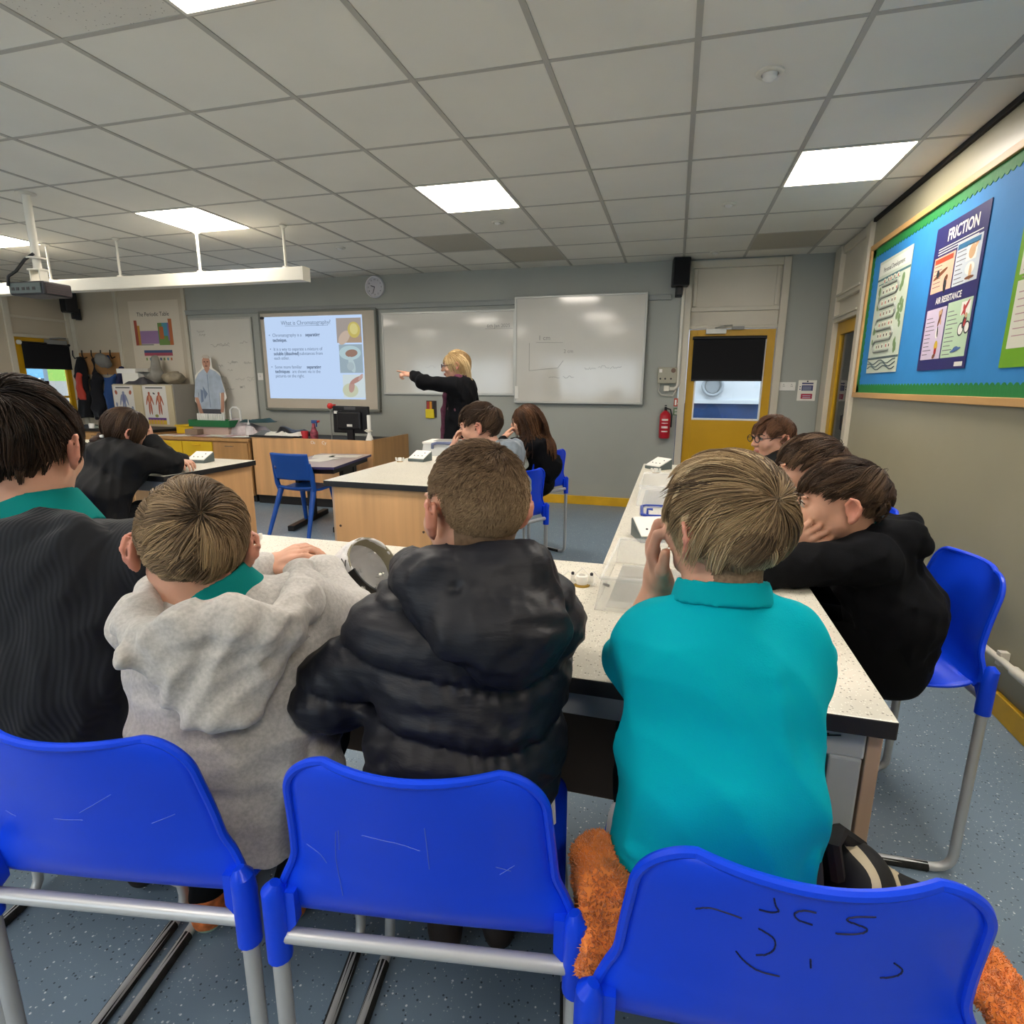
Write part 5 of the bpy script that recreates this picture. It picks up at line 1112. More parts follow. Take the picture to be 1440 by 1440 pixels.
def hair(root, c, R, s, m, n, L, pole=(0, -.75, .66), swirl=.25, g=.05, lift=.25, r0=.0009, thick=.16, seed=1, K=7, tip=.25, line=None, minel=None, wave=0, rootk=.985, base=.02, clump=26, messy=.16, gather=.42, tv=1.0, solids=(), tonefn=None):
    solids = [((R.T @ (A(*a)-c))/s, (R.T @ (A(*b)-c))/s, r_/s) for a, b, r_ in solids]
    """strands of hair growing from the scalp away from the crown; L(az, el, rnd) is each strand's length"""
    r = np.random.RandomState(seed); i = np.arange(n*2)+.5; z = 1-2*i/(n*2); ph = i*2.39996+r.normal(0, .05, n*2); q = np.sqrt(1-z*z)
    U = np.stack([q*np.cos(ph), q*np.sin(ph), z], 1); U += r.normal(0, .01, U.shape); U /= np.linalg.norm(U, axis=1, keepdims=True)
    az = np.degrees(np.arctan2(np.abs(U[:, 0]), U[:, 1])); el = np.arcsin(U[:, 2])
    keep = el > (line or hairline)(az)+r.normal(0, .02, len(az)); U, az, el = U[keep], az[keep], el[keep]; N = len(U)
    pl = unit(pole); t = U*(U @ pl)[:, None]-pl; t /= np.linalg.norm(t, axis=1, keepdims=True)+.05
    D = t+swirl*np.cross(U, pl)
    k1 = r.normal(size=(4, 3))*9; ph1 = r.uniform(0, 6, 4); nz = np.sin(U @ k1.T+ph1)
    k2 = r.normal(size=(4, 3))*26; nz2 = np.sin(U @ k2.T+ph1)
    side = np.cross(U, D); D = D+side*(.22*nz[:, :1]+.16*nz2[:, :1])
    rnd = r.uniform(0, 1, N); nc = max(20, int(N/clump)); CC = r.normal(size=(nc, 3)); CC /= np.linalg.norm(CC, axis=1, keepdims=True)
    cid = np.argmax(U.astype(np.float32) @ CC.astype(np.float32).T, axis=1); cr = r.normal(size=(nc, 4)); cj = cr[cid]
    D = D+side*(messy*cj[:, :1]); lf = lift*(.45+.6*rnd+.35*cj[:, 1]); D = D+U*lf[:, None]; D /= np.linalg.norm(D, axis=1, keepdims=True)
    off = base+thick*np.clip(.40+.35*(rnd-.5)+.28*cj[:, 2]+.10*nz[:, 2], 0, 1.1)
    Ls = np.array(L(az, el, rnd))*(.85+.3*r.uniform(0, 1, N))*(1+.10*cj[:, 3]); st = (Ls/K)[:, None]
    P_ = HC+HE*U*rootk; pts = [P_.copy()]; down = R.T @ A(0, 0, -1)
    for j in range(K):
        P_ = P_+D*st; E_ = HE*(1+(off*min(1, (j+1)/(K*.45)))[:, None]); qv = (P_-HC)/E_; l = np.linalg.norm(qv, axis=1); ins = l < 1
        nrm = qv/E_; nrm /= np.linalg.norm(nrm, axis=1, keepdims=True)
        P_ = np.where(ins[:, None], HC+(P_-HC)/l[:, None], P_)
        for a_, b_, r_ in solids:
            d_ = b_-a_; t_ = np.clip(((P_-a_) @ d_)/(d_ @ d_), 0, 1)[:, None]; q_ = a_+t_*d_; v_ = P_-q_; l_ = np.linalg.norm(v_, axis=1, keepdims=True)+1e-9; P_ = np.where(l_ < r_, q_+v_/l_*r_, P_)
        dn = (D*nrm).sum(1); D = np.where((ins | (l < 1.25))[:, None], D-nrm*(dn*np.where(ins, 1.0, .75))[:, None], D)
        D = D+down*g*(1+.3*j)
        if wave: D = D+np.stack([np.sin(j*1.3+rnd*2+cj[:, 0]*3), np.cos(j*1.1+cj[:, 1]*4), 0*rnd], 1)*wave
        D /= np.linalg.norm(D, axis=1, keepdims=True)+1e-9; pts.append(P_.copy())
    P3 = np.stack(pts, 1); cn = np.maximum(np.bincount(cid, minlength=nc), 1)
    for j in range(1, K+1):
        mean = np.stack([np.bincount(cid, P3[:, j, i], nc)/cn for i in range(3)], 1)[cid]; P3[:, j] += (mean-P3[:, j])*(gather*(j/K)**1.3)
    tg = np.gradient(P3, axis=1); tg /= np.linalg.norm(tg, axis=2, keepdims=True)+1e-9
    rf = np.cross(tg, (P3-HC)); rf /= np.linalg.norm(rf, axis=2, keepdims=True)+1e-9; up = np.cross(tg, rf)
    rad = r0*(.7+.6*rnd)[:, None]*np.linspace(1, tip, K+1)[None, :]**.7
    ang = [0.5, 2.6, 4.7]; V = np.stack([P3+rad[..., None]*(rf*math.cos(a)*1.5+up*math.sin(a)*.8) for a in ang], 2)
    V = c+s*(V.reshape(-1, 3) @ R.T)
    ii = np.arange(N)[:, None, None]*(K+1)*3+np.arange(K)[None, :, None]*3; jj = np.arange(3)[None, None, :]; j2 = (jj+1) % 3
    Fq = np.stack([ii+jj, ii+j2, ii+3+j2, ii+3+jj], -1).reshape(-1, 4)
    me = mesh_np('hair', V, Fq, [m])
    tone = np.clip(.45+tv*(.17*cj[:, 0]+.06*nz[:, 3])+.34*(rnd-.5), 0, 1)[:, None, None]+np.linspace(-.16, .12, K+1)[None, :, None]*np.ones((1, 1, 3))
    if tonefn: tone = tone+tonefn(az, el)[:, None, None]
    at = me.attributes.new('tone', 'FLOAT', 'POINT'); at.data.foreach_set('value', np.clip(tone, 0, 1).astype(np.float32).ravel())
    return link('hair', me, root, True)
def frame_of(J):
    r = A(*J['sr'])-A(*J['sl']); r[2] = 0; r = unit(r); return r, np.cross(A(0, 0, 1), r)
def torso(F, J, g=0, wide=1, k=.04, shoulder=.046, waist=.118, chest=.13, deep=.088):
    r, f = frame_of(J); pel = A(*J['pel']); sl, sr = A(*J['sl']), A(*J['sr']); c = (sl+sr)/2; c2 = c-A(0, 0, .075)-f*.012
    mid = pel*.5+c2*.5-f*J.get('hunch', .015)
    F.ecap(pel, mid, ((.128*wide+g), .098+g), (waist*wide+g, deep+g), r, k); F.ecap(mid, c2, (waist*wide+g, deep+g), (chest*wide+g, deep+g), r, k)
    F.cone(sl, sr, shoulder+g, shoulder+g, k); F.ell(c-f*.03-A(0, 0, .03), A(.11*wide+g, .06+g, .09+g), np.stack([r, f, A(0, 0, 1)], 1), k)
    F.cone(c-f*.01, A(*J['neck'])-A(0, 0, .02), .05+g, .046+g*.8, k)
def arm(F, J, side, g=0, k=.02, up=.042, low=.035, wr=.023, s=1, end=1.0, taper=1.0):
    a, b, c = A(*J['s'+side]), A(*J['e'+side]), A(*J['w'+side]); c = b+(c-b)*end
    F.cone(a, b, up*s+g, low*s+g, k); F.cone(b, c, low*s+g, wr*s+g*taper, k)
def legs(F, J, g=0, k=.03, feet=True, sh=0):
    for q in 'lr':
        if 'k'+q not in J: continue
        h, kn, an = A(*J['h'+q]), A(*J['k'+q]), A(*J['a'+q])
        F.cone(h, kn, .072+g, .052+g, k); F.cone(kn, an, .05+g, .034+g, k)
def auto_legs(J, reach=.36, spread=.085, footback=.0, hz=None):
    r, f = frame_of(J); p = A(*J['pel'])
    for q, s_ in (('l', -1), ('r', 1)):
        J.setdefault('h'+q, tuple(p+r*s_*.065-A(0, 0, .02))); J.setdefault('k'+q, tuple(p+r*s_*spread+f*reach-A(0, 0, .04)))
        kq = A(*J['k'+q]); J.setdefault('a'+q, tuple(A(kq[0]-f[0]*footback, kq[1]-f[1]*footback, .09)))
def shoe(root, J, q, m, sole, name='shoe', L=.20):
    r, f = frame_of(J); an = A(*J['a'+q]); fd = unit(J.get('fd'+q, f)); F = Field(.005)
    F.ecap(A(an[0], an[1], .045)-fd*.025, A(an[0], an[1], .04)+fd*(L-.075), (.036, .038), (.038, .028), np.cross(fd, A(0, 0, 1)), .02); F.cone(A(an[0], an[1], .07), an-A(0, 0, .0), .042, .044, .02)
    F.cut((0, 0, .003), (0, 0, -1))
    return put(name, F, [m, sole], root, lambda C: (C[:, 2] < .028).astype(int))
def person_root(label, J, group=None):
    p = J['pel']; return thing('person', label, 'person', (p[0], p[1], 0), 0, group)
def body(root, J, h=.0045, hs=1.0, R=None, hands=(), wide=1, scalp=None, line=None, feet=True, arms='lr', ears=1, nape=0):
    F = Field(h); c = A(*J['head']); head_prims(F, c, R, hs, ears)
    F.cone(A(*J['neck'])-A(0, 0, .03), c+hs*(R @ A(0, -.022, -.045)), .050*hs, .050*hs, .03)
    torso(F, J, 0, wide)
    for q in arms: arm(F, J, q)
    legs(F, J)
    if feet:
        r, f = frame_of(J)
        for q in 'lr':
            if 'a'+q in J:
                an = A(*J['a'+q]); fd = unit(J.get('fd'+q, f)); F.cone(an, A(an[0], an[1], .045)+fd*.0, .034, .034, .02); F.cone(A(an[0], an[1], .04), A(an[0], an[1], .035)+fd*.11, .030, .024, .02)
    for hd in hands: hand(F, **hd)
    ln = line or hairline
    def mi(C):
        q = (C-c) @ R/hs; o = np.zeros(len(C), int); u = (q-HC)/HE; l = np.linalg.norm(u, axis=1); near = l < 1.12; uu = u/np.maximum(l, 1e-6)[:, None]
        az = np.degrees(np.arctan2(np.abs(uu[:, 0]), uu[:, 1])); el = np.arcsin(np.clip(uu[:, 2], -1, 1))
        o[near & (el > ln(az)-.03) & (l < 1.06)] = 2
        if nape: o[(q[:, 1] < -.035) & (q[:, 2] > -nape) & (q[:, 2] < 0) & (np.abs(q[:, 0]) < .058)] = 2
        o[(np.abs(q[:, 0]) < .021) & (q[:, 1] > .083) & (q[:, 2] < -.0525) & (q[:, 2] > -.070)] = 1
        o[(np.abs(q[:, 0]) > .079) & (np.abs(q[:, 1]+.015) < .04) & (np.abs(q[:, 2]) < .045)] = 3
        return o
    return put('body', F, [M_skin, M_lip, scalp or M_brow, M_ear], root, mi)
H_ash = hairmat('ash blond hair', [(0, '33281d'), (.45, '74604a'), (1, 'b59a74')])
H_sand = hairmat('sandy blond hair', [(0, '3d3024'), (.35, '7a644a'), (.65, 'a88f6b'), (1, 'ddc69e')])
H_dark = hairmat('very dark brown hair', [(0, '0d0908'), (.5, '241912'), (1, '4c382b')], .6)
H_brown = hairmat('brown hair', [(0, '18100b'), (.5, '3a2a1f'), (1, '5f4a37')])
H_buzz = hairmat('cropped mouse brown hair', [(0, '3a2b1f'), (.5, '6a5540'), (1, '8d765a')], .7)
H_ginger = hairmat('auburn hair', [(0, '22130c'), (.5, '4f3424'), (1, '7a573e')])
H_long = hairmat('long brown hair', [(0, '22130c'), (.5, '4e3320'), (1, '7c563a')])
H_blond = hairmat('dyed blond hair', [(0, '6a5234'), (.5, 'b09468'), (1, 'd9c296')])
S_ash = mat('scalp ash', '5d4a33', .7); S_fade = mat('shaved fade', '76624e', .8, noise=(260, .3, 3), bump=(500, .3, .001)); S_dark = mat('scalp dark', '1c120d', .7); S_brown = mat('scalp brown', '3a271b', .7); S_buzz = mat('scalp cropped', '77604a', .75, noise=(120, .25, 3)); S_blond = mat('scalp blond', '8d744d', .7)
C_grey = mat('heather grey jersey', 'b4b1ad', .95, noise=(160, .16, 5), bump=(420, .25, .002), sheen=.3)
C_puff = mat('black nylon', '14161f', .52, spec=.4, noise=(4, .2, 3), bump=(38, .30, .006, (.6, .6, 2.2))); C_puffd = mat('black nylon seam', '0e0f14', .6)
C_teal = mat('teal pique polo', '00a8b8', .9, spec=.12, noise=(3, .05, 2), bump=(500, .3, .0015)); C_tealc = mat('teal collar', '009aa6', .9, spec=.12, bump=(400, .3, .001))
C_rib = ribbed('charcoal ribbed knit', '1d2026', 46, .95, .30, sheen=.08); C_ribs = mat('charcoal sleeve knit', '16181d', .95, spec=.2, bump=(300, .3, .002))
C_tealn = mat('dull teal collar', '0b7470', .9, spec=.12, bump=(400, .3, .001))
C_blk = mat('black hoodie fleece', '0a0b0f', .95, spec=.2, noise=(40, .2, 3), bump=(300, .25, .0015))
C_trou = mat('black school trousers', '08090c', .95, spec=.2, bump=(200, .2, .001)); C_navy = mat('dark navy trousers', '12151f', .9)
C_bgrey = mat('blue grey hoodie', '7f8993', .95, noise=(40, .12, 3), bump=(300, .2, .0015), sheen=.2)
C_coat = mat('black padded coat', '0a0b0e', .7, spec=.3, noise=(6, .2, 3), bump=(60, .25, .003))
def frame_pt(J):
    r, f = frame_of(J); c = (A(*J['sl'])+A(*J['sr']))/2
    return lambda a, b, z: A(c[0]+r[0]*a+f[0]*b, c[1]+r[1]*a+f[1]*b, z)
def rmat(J): r, f = frame_of(J); return np.stack([r, f, A(0, 0, 1)], 1)
def top_garment(root, name, J, m, g=.014, h=.0055, wide=1, ends=(.94, .94), hem=-.085, fold=(.006, 24), seed=1, extra=None, arms='lr', neckcut=.05, mifn=None, k=.04, arm_g=None, coll=None, parent=None, taper=1.0, chest=.13, waist=.118, deep=.088):
    F = Field(h); torso(F, J, g, wide, k, chest=chest, waist=waist, deep=deep)
    for q, e in zip('lr', ends):
        if q in arms: arm(F, J, q, g*.9 if arm_g is None else arm_g, .025, end=e, taper=taper)
    if extra: extra(F)
    if hem is not None: F.cut((0, 0, J['pel'][2]+hem), (0, 0, -1))
    n, c = A(*J['neck']), A(*J['head']); d = unit(c-n)
    if neckcut: F.cone(n+d*.012, n+d*.12, neckcut, neckcut+.02, .008, 's')
    if fold: F.displace(folds(seed, *fold))
    return put(name, F, m if isinstance(m, list) else [m], parent or root, mifn)
def trousers(root, J, m, g=.012, h=.007, seed=3, name='trousers'):
    F = Field(h); legs(F, J, g); p = A(*J['pel']); r, f = frame_of(J); F.ecap(p-A(0, 0, .055), p+A(0, 0, .02), (.135+g, .10+g), (.13+g, .098+g), r, .03)
    F.displace(folds(seed, .0045, 18)); return put(name, F, [m], root)
def collar(root, J, m, r0=.056, z0=-.02, z1=.03, name='collar', h=.004, fl=.014, off=0):
    n, c = A(*J['neck']), A(*J['head']); d = unit(c-n); F = Field(h); r, f = frame_of(J); n = n-f*off
    F.ecap(n+d*z0, n+d*z1, (r0+fl+.006, r0+fl+.004), (r0+.002, r0), r, .01, flat=True); F.cone(n+d*(z1-.014), n+d*(z1+.05), r0-.006, r0-.004, .004, 's')
    return put(name, F, [m], root)

# ---------- 1: grey hoodie, seen from behind
gh = lambda az: hairline(az)-np.where(az > 100, .26, 0)
J = dict(pel=(-.715, .750, .665), sl=(-.815, .697, .958), sr=(-.612, .833, .966), neck=(-.728, .754, 1.018), head=(-.748, .738, 1.088), er=(-.572, .935, .898), wr=(-.735, 1.060, .950), el=(-.905, .87, 0.921), wl=(-.865, 1.050, .950),
     kl=(-.93, 1.06, .62), kr=(-.75, 1.10, .62), al=(-1.06, .96, .09), ar=(-.875, 1.04, .09), hunch=.03)
auto_legs(J); R = rotm(40, -4, 5); p = person_root('person with short ash blond hair in a light grey hoodie, hands clasped', J)
hd = [dict(w=J['wr'], d=(-.75, .45, .12), n=(-.1, -.35, -.95), right=True, curls=(.5, .6, .7, .8), s=.92, thumb=.3), dict(w=J['wl'], d=(.82, .25, .42), n=(.2, .35, -.9), right=False, curls=(.55, .65, .75, .9), s=.92, thumb=.3)]
body(p, J, .0045, .97, R, hd, scalp=S_ash, line=gh)
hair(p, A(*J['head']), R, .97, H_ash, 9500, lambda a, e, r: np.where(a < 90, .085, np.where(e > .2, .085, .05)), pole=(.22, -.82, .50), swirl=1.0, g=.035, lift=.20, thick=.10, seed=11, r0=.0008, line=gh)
B = frame_pt(J); Rm = rmat(J)
def ex(F):
    F.ecap(B(0, -.035, .54), B(0, -.025, .86), (.168, .125), (.148, .105), Rm[:, 0], .05, p=2.4)
    F.cut((0, 0, .568), (0, 0, -1))
    for q in 'lr': e, w_ = A(*J['e'+q]), A(*J['w'+q]); v = unit(w_-e); F.cone(w_-v*.035, w_-v*.012, .040, .039, .008)
    F.displace(crease(B(.145, -.09, .93), B(.10, -.12, .70), .006, .01)); F.displace(crease(B(-.12, -.12, .74), B(.05, -.14, .70), .007, .02)); F.displace(crease(B(.09, -.12, .66), B(.12, -.10, .56), .008, .009)); F.displace(crease(B(-.15, -.05, .93), B(-.145, -.08, .80), .006, .012))
top_garment(p, 'hoodie', J, C_grey, .014, .0045, 1.0, (.93, .92), -.10, (.0045, 34), 5, ex, arm_g=.016, neckcut=.05)
def hood(root, J, m, S, seed, fold, cav, extra=None, h=.0045, name='hood'):
    F = Field(h)
    for s_ in S: getattr(F, s_[0])(*s_[1:])
    if cav: F.ell(cav[0], cav[1], Rm, .012, 's')
    if extra: extra(F)
    for f_ in fold: F.displace(folds(seed, *f_))
    return put(name, F, [m], root)
B0 = B; B = lambda a, b, z: B0(a, b, z+.030)
def exh(F):
    for a_, b_, dp, wd in ((B(.025, -.24, .99), B(.0, -.24, .80), .006, .004), (B(-.105, -.17, .975), B(-.045, -.23, .81), .016, .012), (B(-.045, -.21, .965), B(.015, -.24, .84), .012, .011), (B(.105, -.17, .965), B(.055, -.23, .81), .015, .012), (B(.06, -.20, .96), B(.03, -.24, .86), .010, .010), (B(-.08, -.19, .87), B(.05, -.235, .93), .009, .012)): F.displace(crease(a_, b_, dp, wd))
hood(p, J, C_grey, [('ecap', B(0, -.150, .940), B(.0, -.165, .845), (.118, .042), (.062, .034), Rm[:, 0], .02)]+[('cone', B(q*.112, .045, .985), B(q*.118, -.06, .965), .030, .034, .02) for q in (-1, 1)]+[('cone', B(q*.118, -.06, .965), B(q*.085, -.15, .955), .034, .034, .02) for q in (-1, 1)]+[('cone', B(q*.085, -.15, .96), B(q*.03, -.165, .985), .032, .030, .02) for q in (-1, 1)]+[('cone', B(-.03, -.160, .990), B(.03, -.160, .990), .032, .032, .02)], 77, [(.0035, 60, 5)], (B(0, -.060, 1.012), A(.078, .080, .042)), exh)
collar(p, J, C_tealn, .057, -.035, .024, fl=.020, off=.016); trousers(p, J, C_trou, seed=4)
M_orsh = mat('orange knitted trainer', 'd0733c', .8, noise=(60, .35, 3), bump=(120, .6, .004)); M_mint = mat('mint rubber sole', '9cc0a8', .8, bump=(90, .5, .004))
for q in 'lr': shoe(p, J, q, M_orsh, M_mint)

# ---------- 2: black puffer jacket, seen from behind
J = dict(pel=(-.312, .800, .665), sl=(-.398, .778, .968), sr=(-.200, .870, .975), neck=(-.295, .822, 1.045), head=(-.297, .846, 1.155), el=(-.520, .760, .850), wl=(-.50, .90, .77), er=(-.205, 1.0, .915), wr=(-.31, 1.12, .905), hunch=.03)
J.update(al=(-.46, 1.07, .09), ar=(-.34, 1.12, .09)); auto_legs(J); R = rotm(50, -3, 2)
bz = lambda az: hairline(az)-np.where(az > 100, .30, 0)
p = person_root('person with a brown buzz cut in a black hooded puffer jacket, seen from behind', J)
body(p, J, .0045, .97, R, [dict(w=J['wr'], d=(-.8, .5, 0), n=(0, 0, -1), right=True, curl=.6)], scalp=S_buzz, line=bz, nape=.08)
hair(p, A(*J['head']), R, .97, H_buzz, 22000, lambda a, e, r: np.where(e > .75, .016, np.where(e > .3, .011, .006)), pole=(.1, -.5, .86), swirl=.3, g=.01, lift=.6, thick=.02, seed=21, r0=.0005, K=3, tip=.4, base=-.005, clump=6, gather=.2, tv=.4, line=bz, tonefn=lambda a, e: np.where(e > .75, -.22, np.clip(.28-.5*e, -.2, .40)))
B = frame_pt(J); Rm = rmat(J)
def quilt(F, zs, amp, axis=None):
    zs = np.array(zs)
    def fn(X, Y, Z):
        u = (X-B(0, 0, 0)[0])*Rm[0, 0]+(Y-B(0, 0, 0)[1])*Rm[1, 0]; w_ = Z+.05*u+.012*np.sin(9*u+1)+.004*np.sin(31*u)
        d = np.min(np.abs(w_[..., None]-zs), -1); return amp*(np.minimum(d/.026, 1)**.5-.85)
    F.displace(fn)
def wrinkle(zs, amp, fr):
    zs = np.array(zs)
    def fn(X, Y, Z):
        u = (X-B(0, 0, 0)[0])*Rm[0, 0]+(Y-B(0, 0, 0)[1])*Rm[1, 0]; w_ = Z+.05*u+.012*np.sin(9*u+1)+.004*np.sin(31*u); d = np.min(np.abs(w_[..., None]-zs), -1)
        return amp*np.exp(-d/.016)*np.sin(fr*u+6*np.sin(23*u)+40*Z)
    return fn
ZS = (1.02, .935, .848, .762, .675)
def ex(F):
    quilt(F, ZS, .0145); F.displace(wrinkle(ZS, .0022, 210))
    F.displace(crease(B(-.130, -.12, 1.02), B(-.140, -.12, .82), .012, .008)); F.displace(crease(B(.130, -.12, 1.02), B(.140, -.12, .86), .010, .008))
top_garment(p, 'puffer_jacket', J, C_puff, .036, .0045, .98, (1.0, .97), -.12, (.0018, 60), 9, ex, arm_g=.030, neckcut=None, taper=.6)
def exh(F):
    for a_, b_, dp, wd in ((B(-.055, -.16, 1.10), B(.0, -.22, .95), .014, .007), (B(.0, -.2, 1.055), B(.02, -.17, 1.10), .020, .018), (B(.0, -.2, 1.055), B(.13, -.16, 1.03), .010, .007), (B(-.12, -.13, 1.07), B(-.045, -.2, .97), .010, .008), (B(.0, -.2, 1.05), B(.06, -.2, .97), .010, .006), (B(-.02, -.15, 1.13), B(-.03, -.13, 1.08), .009, .007), (B(.07, -.15, 1.12), B(.05, -.17, 1.07), .008, .007)): F.displace(crease(a_, b_, dp, wd))
hood(p, J, C_puff, [('ell', B(.015, -.095, 1.045), (.118, .058, .068), Rm, .02), ('ell', B(.035, -.135, 1.015), (.105, .052, .058), Rm, .02), ('ell', B(.045, -.145, .975), (.062, .036, .040), Rm, .02), ('cone', B(-.09, .03, 1.06), B(-.08, -.07, 1.075), .038, .042, .02), ('cone', B(.09, .03, 1.06), B(.085, -.07, 1.075), .038, .042, .02), ('cone', B(-.06, -.085, 1.095), B(.075, -.085, 1.10), .034, .036, .02)], 31, [(.0022, 60, 5), (.0012, 130, 4)], (B(0, -.012, 1.125), A(.058, .056, .07)), exh)
trousers(p, J, C_trou, seed=6)
b = MB()
for k in range(3): b.tube([(-.168+.006*k, .760+.012*k, .775-.004*k), (-.160+.006*k, .758+.012*k, .72), (-.158+.006*k, .765+.012*k, .66)], .0045, 6)
obj('white_stripe', b, M_white, p, smooth=True, world=True)
M_brsh = mat('dark brown shoe', '2a211d', .6)
for q in 'lr': shoe(p, J, q, M_brsh, M_rub)

# ---------- 3: teal polo, cheek on hand
J = dict(pel=(.100, .790, .665), sl=(.004, .838, .985), sr=(.170, .852, .996), neck=(.084, .846, 1.066), head=(.080, .870, 1.152), el=(-.048, .905, 0.904), wl=(-.005, .935, 1.030), er=(.245, 1.0, 0.904), wr=(.13, 1.07, 0.906), hunch=.035)
J.update(al=(.0, 1.07, .09), ar=(.14, 1.12, .09)); auto_legs(J); R = rotm(40, 7, -4)
gl = lambda az: hairline(az)-np.where(az > 100, .28, 0)
p = person_root('person with sandy blond hair in a teal polo shirt, cheek resting on one hand', J)
hd = [dict(w=J['wl'], d=(-.22, -.15, 1), n=(1, .05, .15), right=False, curls=(1.15, 1.3, 1.4, 1.5), s=.98, thumb=.4), dict(w=J['wr'], d=(-.9, .4, 0), n=(0, 0, -1), right=True, curl=.5)]
body(p, J, .004, .92, R, hd, scalp=S_fade, line=gl, nape=.075)
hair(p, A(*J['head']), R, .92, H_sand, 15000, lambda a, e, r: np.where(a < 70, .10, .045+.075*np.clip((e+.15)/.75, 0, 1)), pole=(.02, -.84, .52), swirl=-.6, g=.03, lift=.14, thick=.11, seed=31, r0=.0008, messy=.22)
hair(p, A(*J['head']), R, .92, hairmat('shaved nape hair', [(0, '3a2f26'), (.5, '6e5e4c'), (1, '8d7b66')]), 9000, lambda a, e, r: np.where(e < .1, .012, .001), pole=(0, -.5, .86), g=.01, lift=.45, thick=.02, seed=32, r0=.0006, K=3, base=-.005, line=gl)
B = frame_pt(J); Rm = rmat(J)
def ex(F):
    F.ecap(B(.0, -.035, .60), B(.0, -.02, .91), (.134, .112), (.122, .098), Rm[:, 0], .04, p=2.6)
    for q in 'lr':
        a_, e = A(*J['s'+q]), A(*J['e'+q]); F.ecap(a_, a_+(e-a_)*.92, (.050, .052), (.054, .052), Rm[:, 0], .03, flat=False)
    F.displace(crease(B(.05, -.10, 1.03), B(.075, -.13, .84), -.006, .013)); F.displace(crease(B(.03, -.12, .97), B(.14, -.11, .985), .006, .012)); F.displace(crease(B(-.14, -.12, .70), B(.06, -.15, .73), -.008, .014)); F.displace(crease(B(-.12, -.13, .64), B(.12, -.16, .69), .009, .02)); F.displace(crease(B(.12, -.13, .74), B(.14, -.12, .60), -.009, .013))
def arm_short(F): pass
F = Field(.005); torso(F, J, .012, 1.0, .04); ex(F); F.cut((0, 0, .585), (0, 0, -1)); n, c = A(*J['neck']), A(*J['head']); d = unit(c-n); F.cone(n+d*.0, n+d*.12, .050, .06, .006, 's')
F.displace(folds(13, .0055, 21)); put('polo_shirt', F, [C_teal], p)
F = Field(.004); F.ecap(n-d*.022, n+d*.012, (.074, .070), (.064, .060), Rm[:, 0], .01, flat=True); F.cone(n-d*.06, n+d*.08, .056, .055, .004, 's'); put('collar', F, [C_tealc], p)
trousers(p, J, C_navy, seed=8)
F = Field(.004); F.ell(B(-.140, -.02, .655), (.010, .035, .04), Rm, .01); F.displace(folds(3, .004, 60)); put('white_shirt_tail', F, [mat('white cotton', 'd9d9de', .9)], p)
for q in 'lr': shoe(p, J, q, M_brsh, M_rub)

# ---------- 4: ribbed dark top at the left edge
J = dict(pel=(-1.135, .715, .672), sl=(-1.250, .690, 1.050), sr=(-.965, .815, 1.035), neck=(-1.115, .765, 1.118), head=(-1.145, .772, 1.232), er=(-1.02, 1.01, .91), wr=(-1.16, 1.17, 0.916), el=(-1.33, .92, 0.911), wl=(-1.2, 1.13, 0.906), hunch=.03)
J.update(al=(-1.33, 1.02, .09), ar=(-1.2, 1.06, .09)); auto_legs(J); R = rotm(26, -3, 0)
p = person_root('dark-haired person in a charcoal ribbed knit top at the left edge', J)
body(p, J, .005, 1.05, R, [dict(w=J['wr'], d=(-.8, .5, 0), n=(0, 0, -1), right=True, curl=.5), dict(w=J['wl'], d=(.8, .5, 0), n=(0, 0, -1), right=False, curl=.5)], wide=1.08, scalp=S_dark)
hair(p, A(*J['head']), R, 1.05, H_dark, 9000, lambda a, e, r: np.where(e > .2, .085, .045), pole=(.1, -.6, .75), swirl=.4, g=.03, lift=.30, thick=.15, seed=41, r0=.0009, wave=.12)
B = frame_pt(J); Rm = rmat(J)
def ex(F):
    F.cone(B(-.10, .02, 1.11), B(.09, -.06, 1.10), .035, .035, .03); F.ell(B(0, -.085, 1.06), (.12, .04, .07), Rm, .03)
    F.displace(crease(B(.135, -.03, 1.10), B(.125, -.08, .93), .006, .006)); F.displace(crease(B(-.10, -.13, 1.0), B(.09, -.09, 1.12), .007, .010))
top_garment(p, 'knit_top', J, [C_rib], .022, .006, 1.1, (.97, .97), -.10, (.004, 30), 15, ex, neckcut=.058, arm_g=.016)
for q in 'lr':
    F = Field(.006); s0, e0 = A(*J['s'+q]), A(*J['e'+q]); J2 = dict(J); J2['s'+q] = tuple(s0+(e0-s0)*.12); arm(F, J2, q, .027, .02); F.displace(folds(16, .004, 30)); put('sleeve', F, [C_ribs], p)
collar(p, J, C_tealn, .061, -.035, .034, fl=.026); trousers(p, J, C_trou, h=.009)
for q in 'lr': shoe(p, J, q, M_brsh, M_rub)

